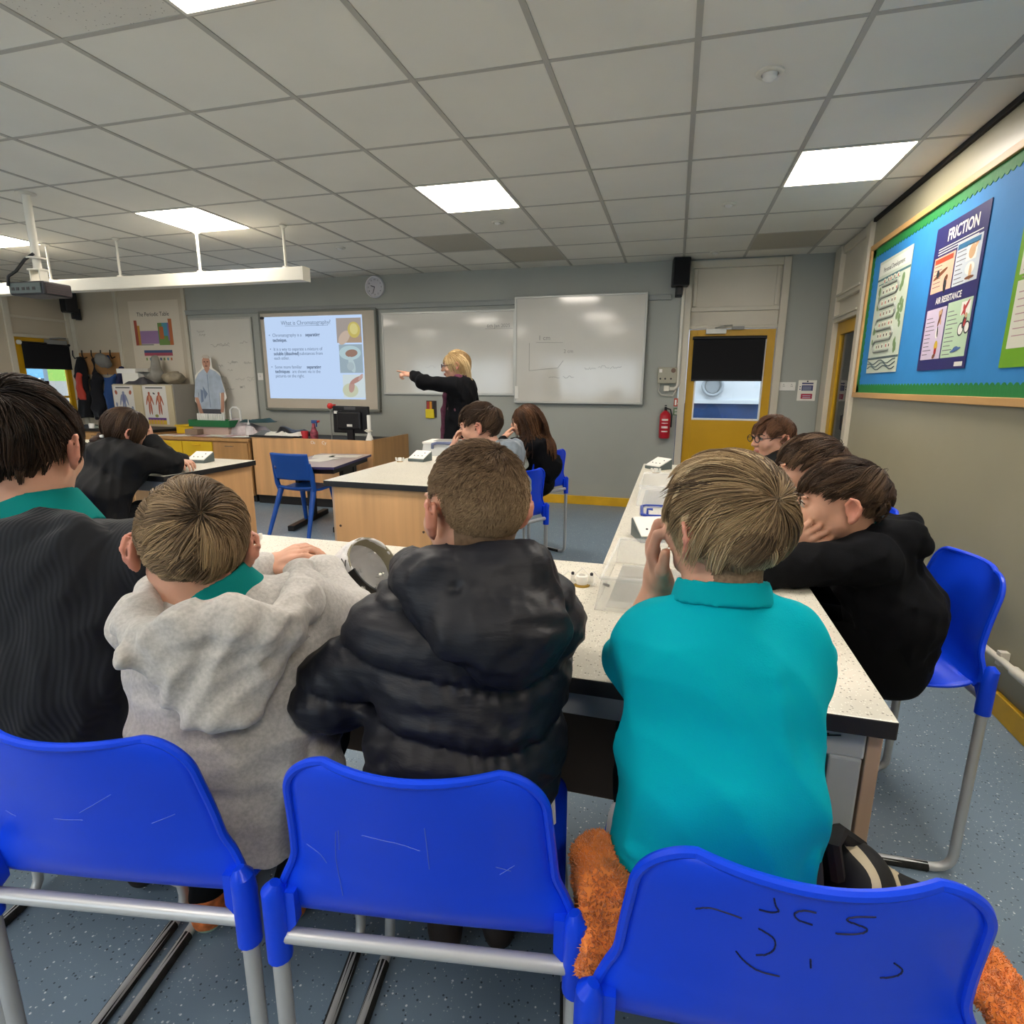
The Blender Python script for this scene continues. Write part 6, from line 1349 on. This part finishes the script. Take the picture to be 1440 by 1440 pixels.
# ---------- 5: black hoodie at the right bench, chin on hand, in profile
def scl(J, k):
    o = A(0, 0, EYE); return {n: tuple(o+(A(*v)-o)*k) if isinstance(v, tuple) else v for n, v in J.items()}
J = scl(dict(pel=(.575, 1.60, .708), sl=(.470, 1.485, .955), sr=(.545, 1.745, .955), neck=(.478, 1.590, 1.012), head=(.428, 1.565, 1.106), el=(.190, 1.42, .917), wl=(.276, 1.500, .957), er=(.29, 1.80, 0.921), wr=(.18, 1.72, 0.916), hunch=.04), 1.07)
J['pel'] = (.62, 1.72, .662); J['head'] = tuple(A(*J['head'])+A(-.018, .0, -.042)); J['neck'] = tuple(A(*J['neck'])+A(-.012, 0, -.02)); auto_legs(J, .34); R = rotm(86, -2, 3)
p = person_root('person in a black hoodie at the right bench, chin in hand, in profile', J)
hd = [dict(w=J['wl'], d=(.75, -.05, .50), n=(.15, 1, .1), right=False, curls=(.5, .55, .6, .7), s=.98, thumb=.5), dict(w=J['wr'], d=(-.9, -.3, 0), n=(0, 0, -1), right=True, curl=.4)]
body(p, J, .0042, 1.05, R, hd, scalp=S_brown); eyes(p, A(*J['head']), R, 1.05)
hair(p, A(*J['head']), R, 1.05, H_brown, 8000, lambda a, e, r: np.where(e > .6, .080, np.where(e > .3, np.where(a < 70, .05, .06), .022)), pole=(.1, -.75, .65), swirl=.25, g=.015, lift=.28, thick=.13, seed=51, r0=.0008)
B = frame_pt(J); Rm = rmat(J); nz_ = J['neck'][2]
def ex(F):
    F.ell(B(0, -.075, nz_-.015), (.105, .055, .055), Rm, .02); F.cone(B(-.08, .01, nz_), B(-.05, -.09, nz_+.02), .034, .034, .02); F.cone(B(.08, .01, nz_), B(.05, -.09, nz_+.02), .034, .034, .02); F.cone(B(-.04, -.11, nz_-.02), B(.04, -.11, nz_-.02), .030, .030, .02)
    F.displace(crease(B(-.1, -.1, nz_-.03), B(.1, -.1, nz_-.03), .006, .007))
top_garment(p, 'hoodie', J, C_blk, .022, .0055, 1.0, (.80, .9), -.10, (.004, 38), 25, ex, arm_g=.020, neckcut=.05)
collar(p, J, C_tealn, .056, -.02, .025); trousers(p, J, C_trou, h=.008)
for q in 'lr': shoe(p, J, q, M_brsh, M_rub)

# ---------- 6: next along the right bench
J = scl(dict(pel=(.575, 1.97, .70), sl=(.490, 1.845, .955), sr=(.555, 2.10, .955), neck=(.470, 1.955, 1.035), head=(.430, 1.930, 1.130), el=(.205, 1.78, .915), wl=(.262, 1.872, .985), er=(.28, 2.16, 0.916), wr=(.2, 2.05, 0.916)), 1.08)
J['pel'] = (.62, 2.15, .662); J['head'] = tuple(A(*J['head'])+A(-.02, 0, -.035)); J['neck'] = tuple(A(*J['neck'])+A(0, 0, -.02)); auto_legs(J, .34); R = rotm(92, 2, 0)
p = person_root('person with brown fringe and hand over the mouth, partly behind the black hoodie', J)
body(p, J, .005, 1.05, R, [dict(w=J['wl'], d=(.30, .35, .7), n=(.7, .5, 0), right=False, curls=(.9, 1, 1.1, 1.2), s=.95)], scalp=S_brown); eyes(p, A(*J['head']), R, 1.05)
hair(p, A(*J['head']), R, 1.05, H_brown, 5200, lambda a, e, r: np.where(e > .6, .09, np.where(e > .3, .06, .03)), pole=(.1, -.75, .65), swirl=.3, g=.03, lift=.28, thick=.13, seed=61, r0=.0012)
top_garment(p, 'hoodie', J, C_blk, .022, .007, 1.0, (.9, .9), -.10, (.004, 38), 35, None, arm_g=.02)
trousers(p, J, C_trou, h=.009)
# ---------- 7: glasses
J = dict(pel=(.68, 3.36, .662), sl=(.565, 3.19, .965), sr=(.60, 3.46, .965), neck=(.555, 3.28, 1.035), head=(.505, 3.26, 1.09), el=(.34, 3.12, 0.916), wl=(.24, 3.22, 0.906), er=(.36, 3.5, 0.916), wr=(.24, 3.42, 0.906))
auto_legs(J, .34); R = rotm(116, -2, 0); p = person_root('person with auburn hair and dark glasses in a black jacket before the right-hand yellow door', J)
body(p, J, .006, 1.0, R, [], scalp=S_brown); eyes(p, A(*J['head']), R, 1.0); glasses(p, A(*J['head']), R, 1.0, M_black)
hair(p, A(*J['head']), R, 1.0, H_ginger, 3000, lambda a, e, r: np.where(e > .6, .085, np.where(a < 70, .04, .06)), pole=(.1, -.6, .75), swirl=.3, g=.03, lift=.35, thick=.2, seed=71, r0=.0016, wave=.15)
top_garment(p, 'jacket', J, C_coat, .03, .008, 1.0, (1, 1), -.10, (.005, 32), 45, None, arm_g=.028); collar(p, J, C_tealn, .058, -.02, .03, h=.006); trousers(p, J, C_trou, h=.01)
# ---------- 8: blue grey hoodie at the middle bench
J = scl(dict(pel=(-.80, 2.86, .69), sl=(-.855, 2.70, .985), sr=(-.845, 2.96, .985), neck=(-.895, 2.83, 1.07), head=(-.957, 2.827, 1.170), el=(-1.07, 2.70, 0.921), wl=(-1.095, 2.78, 1.02), er=(-1.08, 3.0, 0.916), wr=(-1.2, 2.95, 0.916), hunch=.05), 1.085)
J['pel'] = (-.95, 3.20, .662); J['head'] = tuple(A(*J['head'])+A(0, 0, -.03)); J['neck'] = tuple(A(*J['neck'])+A(0, 0, -.02)); auto_legs(J, .30); R = rotm(94, -5, 0)
p = person_root('person with tousled brown hair in a blue grey hoodie at the middle bench', J)
body(p, J, .006, 1.13, R, [dict(w=J['wl'], d=(.1, .3, .8), n=(.8, .3, 0), right=False, curls=(.8, .9, 1, 1.1), s=.95)], scalp=S_brown); eyes(p, A(*J['head']), R, 1.13)
hair(p, A(*J['head']), R, 1.13, H_brown, 3200, lambda a, e, r: np.where(e > .6, .085, np.where(a < 75, .045, .05)), pole=(.1, -.65, .72), swirl=.4, g=.02, lift=.40, thick=.2, seed=81, r0=.0015, wave=.12)
B = frame_pt(J); Rm = rmat(J); nz_ = J['neck'][2]
def ex(F):
    F.ell(B(0, -.085, nz_-.045), (.11, .055, .075), Rm, .02); F.cone(B(-.085, .02, nz_-.01), B(-.05, -.09, nz_), .036, .036, .02); F.cone(B(.085, .02, nz_-.01), B(.05, -.09, nz_), .036, .036, .02); F.displace(crease(B(-.12, -.08, nz_-.06), B(.12, -.14, nz_-.09), .008, .010))
top_garment(p, 'hoodie', J, C_bgrey, .024, .007, 1.0, (.85, .9), -.10, (.005, 34), 55, ex, arm_g=.022); trousers(p, J, C_trou, h=.01)
# ---------- 9: long-haired girl at the middle bench
J = scl(dict(pel=(-.86, 4.08, .662), sl=(-.93, 3.94, .935), sr=(-.92, 4.17, .935), neck=(-.955, 4.05, 1.02), head=(-1.02, 4.03, 1.105), el=(-1.17, 3.88, 0.911), wl=(-1.165, 3.955, .975), er=(-1.14, 4.16, 0.916), wr=(-1.25, 4.1, 0.906), hunch=.05), 1.05); J['pel'] = (-.97, 4.32, .662)
auto_legs(J, .30); R = rotm(90, -5, 0); p = person_root('person with long wavy brown hair in black at the middle bench, hand over the mouth', J)
body(p, J, .006, 1.0, R, [dict(w=J['wl'], d=(.3, .35, .6), n=(.7, .5, 0), right=False, curls=(.8, .9, 1, 1.1), s=.95)], scalp=S_brown); eyes(p, A(*J['head']), R, 1.0)
hair(p, A(*J['head']), R, 1.0, H_long, 3000, lambda a, e, r: np.where(a < 50, .26, .36), pole=(0, .55, .83), swirl=.05, g=.10, lift=.15, thick=.22, seed=91, r0=.0022, K=12, wave=.10, tip=.5, solids=[(J['sl'], J['sr'], .085), (J['pel'], tuple((A(*J['sl'])+A(*J['sr']))/2-A(0, 0, .05)), .15)])
top_garment(p, 'black_top', J, C_blk, .022, .008, 1.0, (.9, .9), -.10, (.005, 34), 65, None, arm_g=.02); trousers(p, J, C_trou, h=.01)
# ---------- 10: girl in the black coat at the left bench
J = dict(pel=(-2.90, 2.25, .662), sl=(-3.00, 2.415, .965), sr=(-2.755, 2.375, .965), neck=(-2.875, 2.43, 1.025), head=(-2.872, 2.478, 1.098), er=(-2.735, 2.60, 0.908), wr=(-2.80, 2.545, 1.035), el=(-3.0, 2.62, 0.906), wl=(-2.80, 2.74, 0.901), hunch=.05)
auto_legs(J, .30); R = rotm(-28, -10, 8); p = person_root('person in a black hooded coat leaning on the left bench, head in one hand', J)
body(p, J, .006, 1.06, R, [dict(w=J['wr'], d=(-.15, -.1, .8), n=(-.9, .1, 0), right=True, curls=(.7, .8, .9, 1.0), s=1.0), dict(w=J['wl'], d=(.8, -.35, 0), n=(0, 0, -1), right=False, curl=.6, s=1.0)], scalp=S_brown)
hair(p, A(*J['head']), R, 1.06, H_brown, 2600, lambda a, e, r: np.where(e > -.1, .15, .10), pole=(0, .35, .93), swirl=.1, g=.06, lift=.12, thick=.14, seed=101, r0=.0019, K=9)
F = Field(.006); hc_ = A(*J['head']); T = lambda *q: hc_+1.06*(R @ A(*q)); F.cone(T(-.03, -.09, -.035), T(-.055, -.125, -.075), .024, .02, .01); F.cone(T(-.055, -.125, -.075), T(-.06, -.13, -.12), .022, .008, .01); F.displace(folds(9, .004, 90)); put('ponytail', F, [S_brown], p)
b = MB().lathe([(.001, -.008), (.012, -.006), (.014, 0), (.012, .006), (.001, .008)], tuple(T(-.028, -.095, -.030)), 10); b.lathe([(.001, -.008), (.011, -.006), (.013, 0), (.011, .006), (.001, .008)], tuple(T(.01, -.108, -.04)), 10); obj('hair_clip', b, M_white, p, smooth=True, world=True)
B = frame_pt(J); Rm = rmat(J)
def ex(F):
    F.ell(B(-.01, -.09, .965), (.125, .05, .085), Rm, .025); F.displace(crease(B(-.12, -.1, .95), B(.10, -.12, .90), .012, .012))
    for z in (.86, .76, .66): F.displace(crease(B(-.2, -.25, z), B(.2, -.25, z+.01), .012, .05))
top_garment(p, 'coat', J, C_coat, .040, .007, 1.02, (.95, .95), -.10, (.006, 30), 75, ex, arm_g=.034); trousers(p, J, C_trou, h=.01)
# ---------- 11: neighbour mostly hidden behind the dark hair
J = dict(pel=(-3.62, 2.42, .662), sl=(-3.70, 2.56, .965), sr=(-3.36, 2.52, .960), neck=(-3.56, 2.56, 1.03), head=(-3.60, 2.62, 1.11), er=(-3.22, 2.63, 0.908), wr=(-3.36, 2.80, 0.901), el=(-3.72, 2.75, 0.906), wl=(-3.6, 2.85, 0.901))
auto_legs(J, .30); R = rotm(-15, -5, 0); p = person_root('person in a black jacket of whom only one sleeve shows, left of the black coat', J)
body(p, J, .008, 1.05, R, [], scalp=S_brown, arms='lr'); hair(p, A(*J['head']), R, 1.05, H_brown, 1200, lambda a, e, r: .07+0*a, g=.04, seed=111, r0=.0025)
top_garment(p, 'jacket', J, C_coat, .035, .009, 1.0, (1, 1), -.10, (.006, 30), 85, None, arm_g=.034); trousers(p, J, C_trou, h=.012)
# ---------- 12: teacher
J = dict(pel=(-1.735, 4.58, .93), sl=(-1.730, 4.435, 1.345), sr=(-1.705, 4.73, 1.345), neck=(-1.725, 4.59, 1.405), head=(-1.765, 4.592, 1.505), el=(-1.945, 4.335, 1.375), wl=(-2.080, 4.455, 1.428), er=(-1.66, 4.79, 1.10), wr=(-1.72, 4.70, .92),
     hl=(-1.735, 4.50, .90), hr=(-1.735, 4.66, .90), kl=(-1.74, 4.50, .50), kr=(-1.74, 4.66, .50), al=(-1.73, 4.49, .09), ar=(-1.73, 4.67, .09), hunch=.0)
R = rotm(108, -3, 0); p = person_root('person with blond bob, black cardigan and maroon scarf standing and pointing left', J)
body(p, J, .006, 1.05, R, [dict(w=J['wl'], d=(-.9, -.15, .14), n=(0, .4, -1), right=False, curls=(.05, 1.3, 1.5, 1.6), s=1.05), dict(w=J['wr'], d=(-.2, 0, -1), n=(0, -.9, 0), right=True, curl=.5, s=1.05)], wide=1.12, scalp=S_blond)
eyes(p, A(*J['head']), R, 1.05); glasses(p, A(*J['head']), R, 1.05, mat('maroon glasses', '3a1720', .3))
hair(p, A(*J['head']), R, 1.05, H_blond, 2600, lambda a, e, r: np.where(a < 45, .13, np.where(a < 75, .18, .21)), pole=(-.12, .72, .69), swirl=.0, g=.12, lift=.12, thick=.18, seed=121, r0=.0024, K=10, tip=.5, solids=[(J['sl'], J['sr'], .08)])
B = frame_pt(J); Rm = rmat(J)
def ex(F):
    F.ecap(B(0, -.02, .80), B(0, -.01, 1.0), (.175, .135), (.155, .125), Rm[:, 0], .04)
    F.ecap(B(0, .16, .70), B(0, .14, 1.42), (.055, .09), (.05, .09), Rm[:, 0], .01, flat=True, op='s')
top_garment(p, 'cardigan', J, C_blk, .025, .007, 1.12, (.95, .9), -.16, (.005, 30), 95, ex, arm_g=.024)
M_mar = mat('maroon cloth', '45202f', .8, noise=(20, .2, 3), sheen=.2)
F = Field(.007); torso(F, J, .012, 1.12); F.ecap(B(0, .0, .78), B(0, .01, 1.0), (.15, .12), (.14, .11), Rm[:, 0], .03); F.cut((0, 0, .77), (0, 0, -1)); F.displace(folds(17, .004, 20)); put('maroon_top', F, [M_mar], p)
F = Field(.006)
for q in (-1, 1): F.cone(B(q*.05, .10, 1.36), B(q*.045, .135, 1.15), .028, .03, .02); F.cone(B(q*.045, .135, 1.15), B(q*.04, .145, .80), .03, .036, .02); F.cone(B(q*.075, .0, 1.41), B(q*.05, .10, 1.36), .03, .028, .02)
F.cone(B(-.07, -.03, 1.41), B(.07, -.03, 1.41), .03, .03, .02); F.displace(folds(19, .005, 25)); put('scarf', F, [mat('maroon scarf', '582a3e', .9, noise=(40, .3, 3))], p)
trousers(p, J, C_trou, .02, .009)
for q in 'lr': J['fd'+q] = A(-1, .1, 0); shoe(p, J, q, M_black, M_black, L=.25)
# ------------------------------------------------------------------ soft things
def fuzz(name, parent, V, Q, n, length, r0, m, seed=1):
    r = np.random.RandomState(seed); a, b, c = V[Q[:, 0]], V[Q[:, 1]], V[Q[:, 3]]; nm = np.cross(b-a, c-a); nm /= np.linalg.norm(nm, axis=1, keepdims=True)+1e-12
    i = r.randint(0, len(Q), n); u, v = r.uniform(0, 1, (2, n, 1)); p0 = a[i]+(b[i]-a[i])*u+(c[i]-a[i])*v-nm[i]*.001
    d = nm[i]+r.normal(0, .55, (n, 3)); d /= np.linalg.norm(d, axis=1, keepdims=True); K = 2; L = length*r.uniform(.6, 1.3, (n, 1)); cv = r.normal(0, .4, (n, 3))
    pts = np.stack([p0, p0+d*L*.55, p0+d*L*.9+cv*L*.45], 1); rf = np.cross(d, r.normal(size=(n, 3))); rf /= np.linalg.norm(rf, axis=1, keepdims=True); up = np.cross(d, rf)
    rad = r0*np.array([1, .9, .35]); W_ = np.stack([pts+rad[None, :, None]*(rf*math.cos(t)+up*math.sin(t))[:, None] for t in (0, 2.1, 4.2)], 2).reshape(-1, 3)
    ii = np.arange(n)[:, None, None]*9+np.arange(K)[None, :, None]*3; jj = np.arange(3)[None, None, :]; j2 = (jj+1) % 3
    me = mesh_np(name, W_, np.stack([ii+jj, ii+j2, ii+3+j2, ii+3+jj], -1).reshape(-1, 4), [m]); o = link(name, me, parent, True); o['kind'] = 'stuff'; return o
M_or = mat('orange fleece', 'ee8a3c', .95, noise=(25, .22, 4), sheen=.4)
t = thing('fleece_jacket', 'fluffy orange fleece draped over the front right chair under the person in teal', 'fleece', (.17, .75, .556))
F = Field(.006)
F.ecap(A(-.06, .70, .585), A(.37, .79, .585), (.10, .028), (.12, .028), (0, 1, 0), .02)                    # on the seat
F.ecap(A(-.045, .71, .60), A(-.075, .70, .645), (.07, .035), (.06, .030), (.3, 1, 0), .03); F.ecap(A(-.06, .69, .60), A(.03, .71, .63), (.05, .05), (.05, .035), (0, 1, 0), .03); F.ecap(A(-.050, .71, .60), A(-.066, .68, .52), (.085, .024), (.075, .020), (.25, 1, 0), .03)
F.ecap(A(-.075, .73, .645), A(-.005, .76, .61), (.06, .035), (.07, .03), (0, 1, 0), .03)
F.ecap(A(.38, .77, .60), A(.48, .76, .545), (.085, .026), (.10, .026), (0, 1, 0), .03); F.ecap(A(.48, .76, .545), A(.57, .74, .44), (.10, .026), (.10, .022), (0, 1, 0), .03)
F.displace(folds(5, .012, 16, 5)); F.displace(folds(6, .005, 38, 5))
V, Q = F.build(1); link('fleece', mesh_np('fleece', V, Q, [M_or]), t, True); fuzz('fur_pile', t, V, Q, 46000, .0055, .0011, M_or, 3)
t = thing('patterned_bag', 'black and cream patterned bag beside the orange fleece, right of the person in teal', 'bag', (.33, .83, .556))
F = Field(.005); F.ecap(A(.30, .86, .60), A(.43, .86, .585), (.075, .05), (.06, .035), (0, 1, 0), .02); F.ell((.31, .83, .64), (.05, .06, .05), None, .02); F.displace(folds(8, .006, 20))
m = mat('bag print', '141417', .7); nt = m.node_tree; wv = nt.nodes.new('ShaderNodeTexWave'); wv.inputs['Scale'].default_value = 5; wv.inputs['Distortion'].default_value = 9; wv.inputs['Detail'].default_value = 1; tc = nt.nodes.new('ShaderNodeTexCoord'); nt.links.new(tc.outputs['Object'], wv.inputs['Vector'])
rp = nt.nodes.new('ShaderNodeValToRGB'); rp.color_ramp.interpolation = 'CONSTANT'; rp.color_ramp.elements[0].color = lin('121215'); rp.color_ramp.elements[1].position = .86; rp.color_ramp.elements[1].color = lin('b8ab92'); nt.links.new(wv.outputs['Fac'], rp.inputs[0]); nt.links.new(rp.outputs[0], nt.nodes['Principled BSDF'].inputs['Base Color'])
put('bag_body', F, [m], t); obj('strap', MB().tube([(.27, .80, .66), (.255, .79, .72), (.275, .83, .71), (.32, .87, .66)], .012, 8), M_blackf, t, smooth=True, world=True)
# white cap on the near bench
t = thing('baseball_cap', 'white cap with a black band lying on the near bench beside the puffer jacket', 'cap', (-.70, 1.18, .85))
F = Field(.0035); c = A(-.690, 1.175, .915); ax = unit(A(.80, -.12, .58)); rx = unit(np.cross(ax, A(0, 0, 1))); Rc = np.stack([rx, np.cross(ax, rx), ax], 1)
F.ell(c, (.083, .079, .099), Rc, .01); F.ell(c, (.075, .071, .091), Rc, .003, 's'); F.cut(c+ax*.035, ax); F.displace(folds(4, .0015, 60, 4))
M_cap = mat('white cap cotton', 'd6d6d8', .85, bump=(300, .25, .001)); put('crown', F, [M_cap], t)
b = MB(); b.v = []; n = 28; ring = lambda r_, h_, a: tuple(c+ax*h_+Rc[:, 0]*r_*1.02*math.cos(a)+Rc[:, 1]*r_*.97*math.sin(a))
b.add([ring(r_, h_, 2*PI*k/n) for (r_, h_) in ((.074, .0), (.075, .034), (.0715, .034), (.0705, .0)) for k in range(n)], [(q*n+k, q*n+(k+1) % n, ((q+1) % 4)*n+(k+1) % n, ((q+1) % 4)*n+k) for q in range(4) for k in range(n)]); obj('sweatband', b, mat('cap lining', '8c8672', .8), t, smooth=True, world=True)
b = MB(); n = 12
pa = [(-.1+1.3*k/n) for k in range(n+1)]
b.add([ring(.080, .02+h_, a) for h_ in (.0, .030) for a in pa]+[ring(.084, .02+h_, a) for h_ in (.0, .030) for a in pa], [(k, k+1, n+2+k, n+1+k) for k in range(n)]+[(2*n+2+k, 3*n+3+k, 3*n+4+k, 2*n+3+k) for k in range(n)]+[(k, 2*n+2+k, 2*n+3+k, k+1) for k in range(n)]+[(n+1+k, n+2+k, 3*n+4+k, 3*n+3+k) for k in range(n)]); obj('strap', b, M_black, t, smooth=True, world=True)
obj('stud', MB().lathe([(.006, 0), (.005, .003), (.001, .003)], ring(.0845, .035, .5), 10, R=Matrix(Rc.tolist()) @ Matrix.Rotation(PI/2, 3, 'Y')), M_chrome, t, world=True)
q0 = c-A(0, .075, -.01)-A(.02, 0, -.03)
obj('logo', MB().tube([tuple(q0+A(*v)) for v in ((0, 0, -.012), (.004, 0, .010), (.012, 0, -.008), (.014, 0, .008))], .0016, 5).tube([tuple(q0+A(*v)) for v in ((-.004, 0, -.014), (.016, 0, -.012))], .0016, 5), M_text, t, world=True)
# coats on the hooks
def coat(name, label, cat, x, z1, z0, w_, d_, m, seed, group='coats on the hooks', extra=None, parts=None):
    t = thing(name, label, cat, (x, YF-.1, z0), 0, group); F = Field(.012); y = YF-.10
    F.ecap(A(x, y, z0), A(x, y, z1-.25), (w_, d_), (w_*.9, d_), (1, 0, 0), .04, flat=True); F.ecap(A(x, y, z1-.25), A(x, y+.02, z1), (w_*.9, d_), (w_*.35, d_*.6), (1, 0, 0), .04)
    F.displace(folds(seed, .018, 12, 5, (1, 1, .25))); put('cloth', F, [m], t)
    if parts: parts(t)
    return t
def lining(t):
    F = Field(.01); x, y, _ = t.location; F.ecap(A(x+.02, y-.085, 1.12), A(x+.01, y-.06, 1.48), (.08, .03), (.065, .03), (1, 0, 0), .02); F.displace(folds(3, .012, 16, 4, (1, 1, .3))); put('red_lining', F, [mat('orange red lining', 'b8402f', .8)], t)
coat('hanging_coat', 'black coat with orange red lining on the hook nearest the left-hand door', 'coat', -8.16, 1.69, .86, .13, .07, M_blackf, 1, parts=lining)
coat('hanging_coat', 'long black coat hanging between the red-lined coat and the blue one', 'coat', -7.93, 1.66, .84, .11, .07, mat('black coat cloth', '16161c', .9), 2)
coat('hanging_coat', 'blue coat at the right end of the coat hooks', 'coat', -7.69, 1.70, .82, .10, .07, mat('blue coat cloth', '27477c', .85), 3)
coat('hanging_bag', 'dark navy bag hanging at the right end of the hooks over the cabinet corner', 'bag', -7.47, 1.55, 1.20, .09, .07, mat('navy bag cloth', '22254a', .85), 4, None)
t = thing('hanging_hat', 'grey hat hanging over the blue coat', 'hat', (-7.66, YF-.18, 1.60)); F = Field(.01); F.ell((-7.66, YF-.20, 1.66), (.10, .05, .11), None, .02); F.ell((-7.58, YF-.18, 1.62), (.06, .06, .08), None, .03); F.displace(folds(5, .008, 20)); put('cloth', F, [mat('grey felt', '6e6d68', .9)], t)
def lump(name, label, cat, c, r, m, seed, top=None):
    t = thing(name, label, cat, (c[0], c[1], c[2]-r[2])); F = Field(.01); F.ell(c, r, None, .02)
    if top: F.cone(A(*c), A(c[0]+top[0], c[1], c[2]+top[1]), r[0]*.6, r[0]*.38, .04)
    F.cut((0, 0, c[2]-r[2]*.92), (0, 0, -1)); F.displace(folds(seed, .013, 16)); put('cloth', F, [m], t); return t
lump('plastic_sack', 'grey translucent sack standing on the storage cabinet', 'bag', (-6.76, 6.36, 1.455), (.15, .12, .115), mat('grey sack film', '8b8880', .4, noise=(8, .2, 3)), 3, (.02, .20))
lump('canvas_bag', 'beige bag at the right end of the storage cabinet top', 'bag', (-6.47, 6.36, 1.425), (.15, .12, .09), mat('beige canvas', '8f8470', .8, noise=(14, .25, 3)), 4)
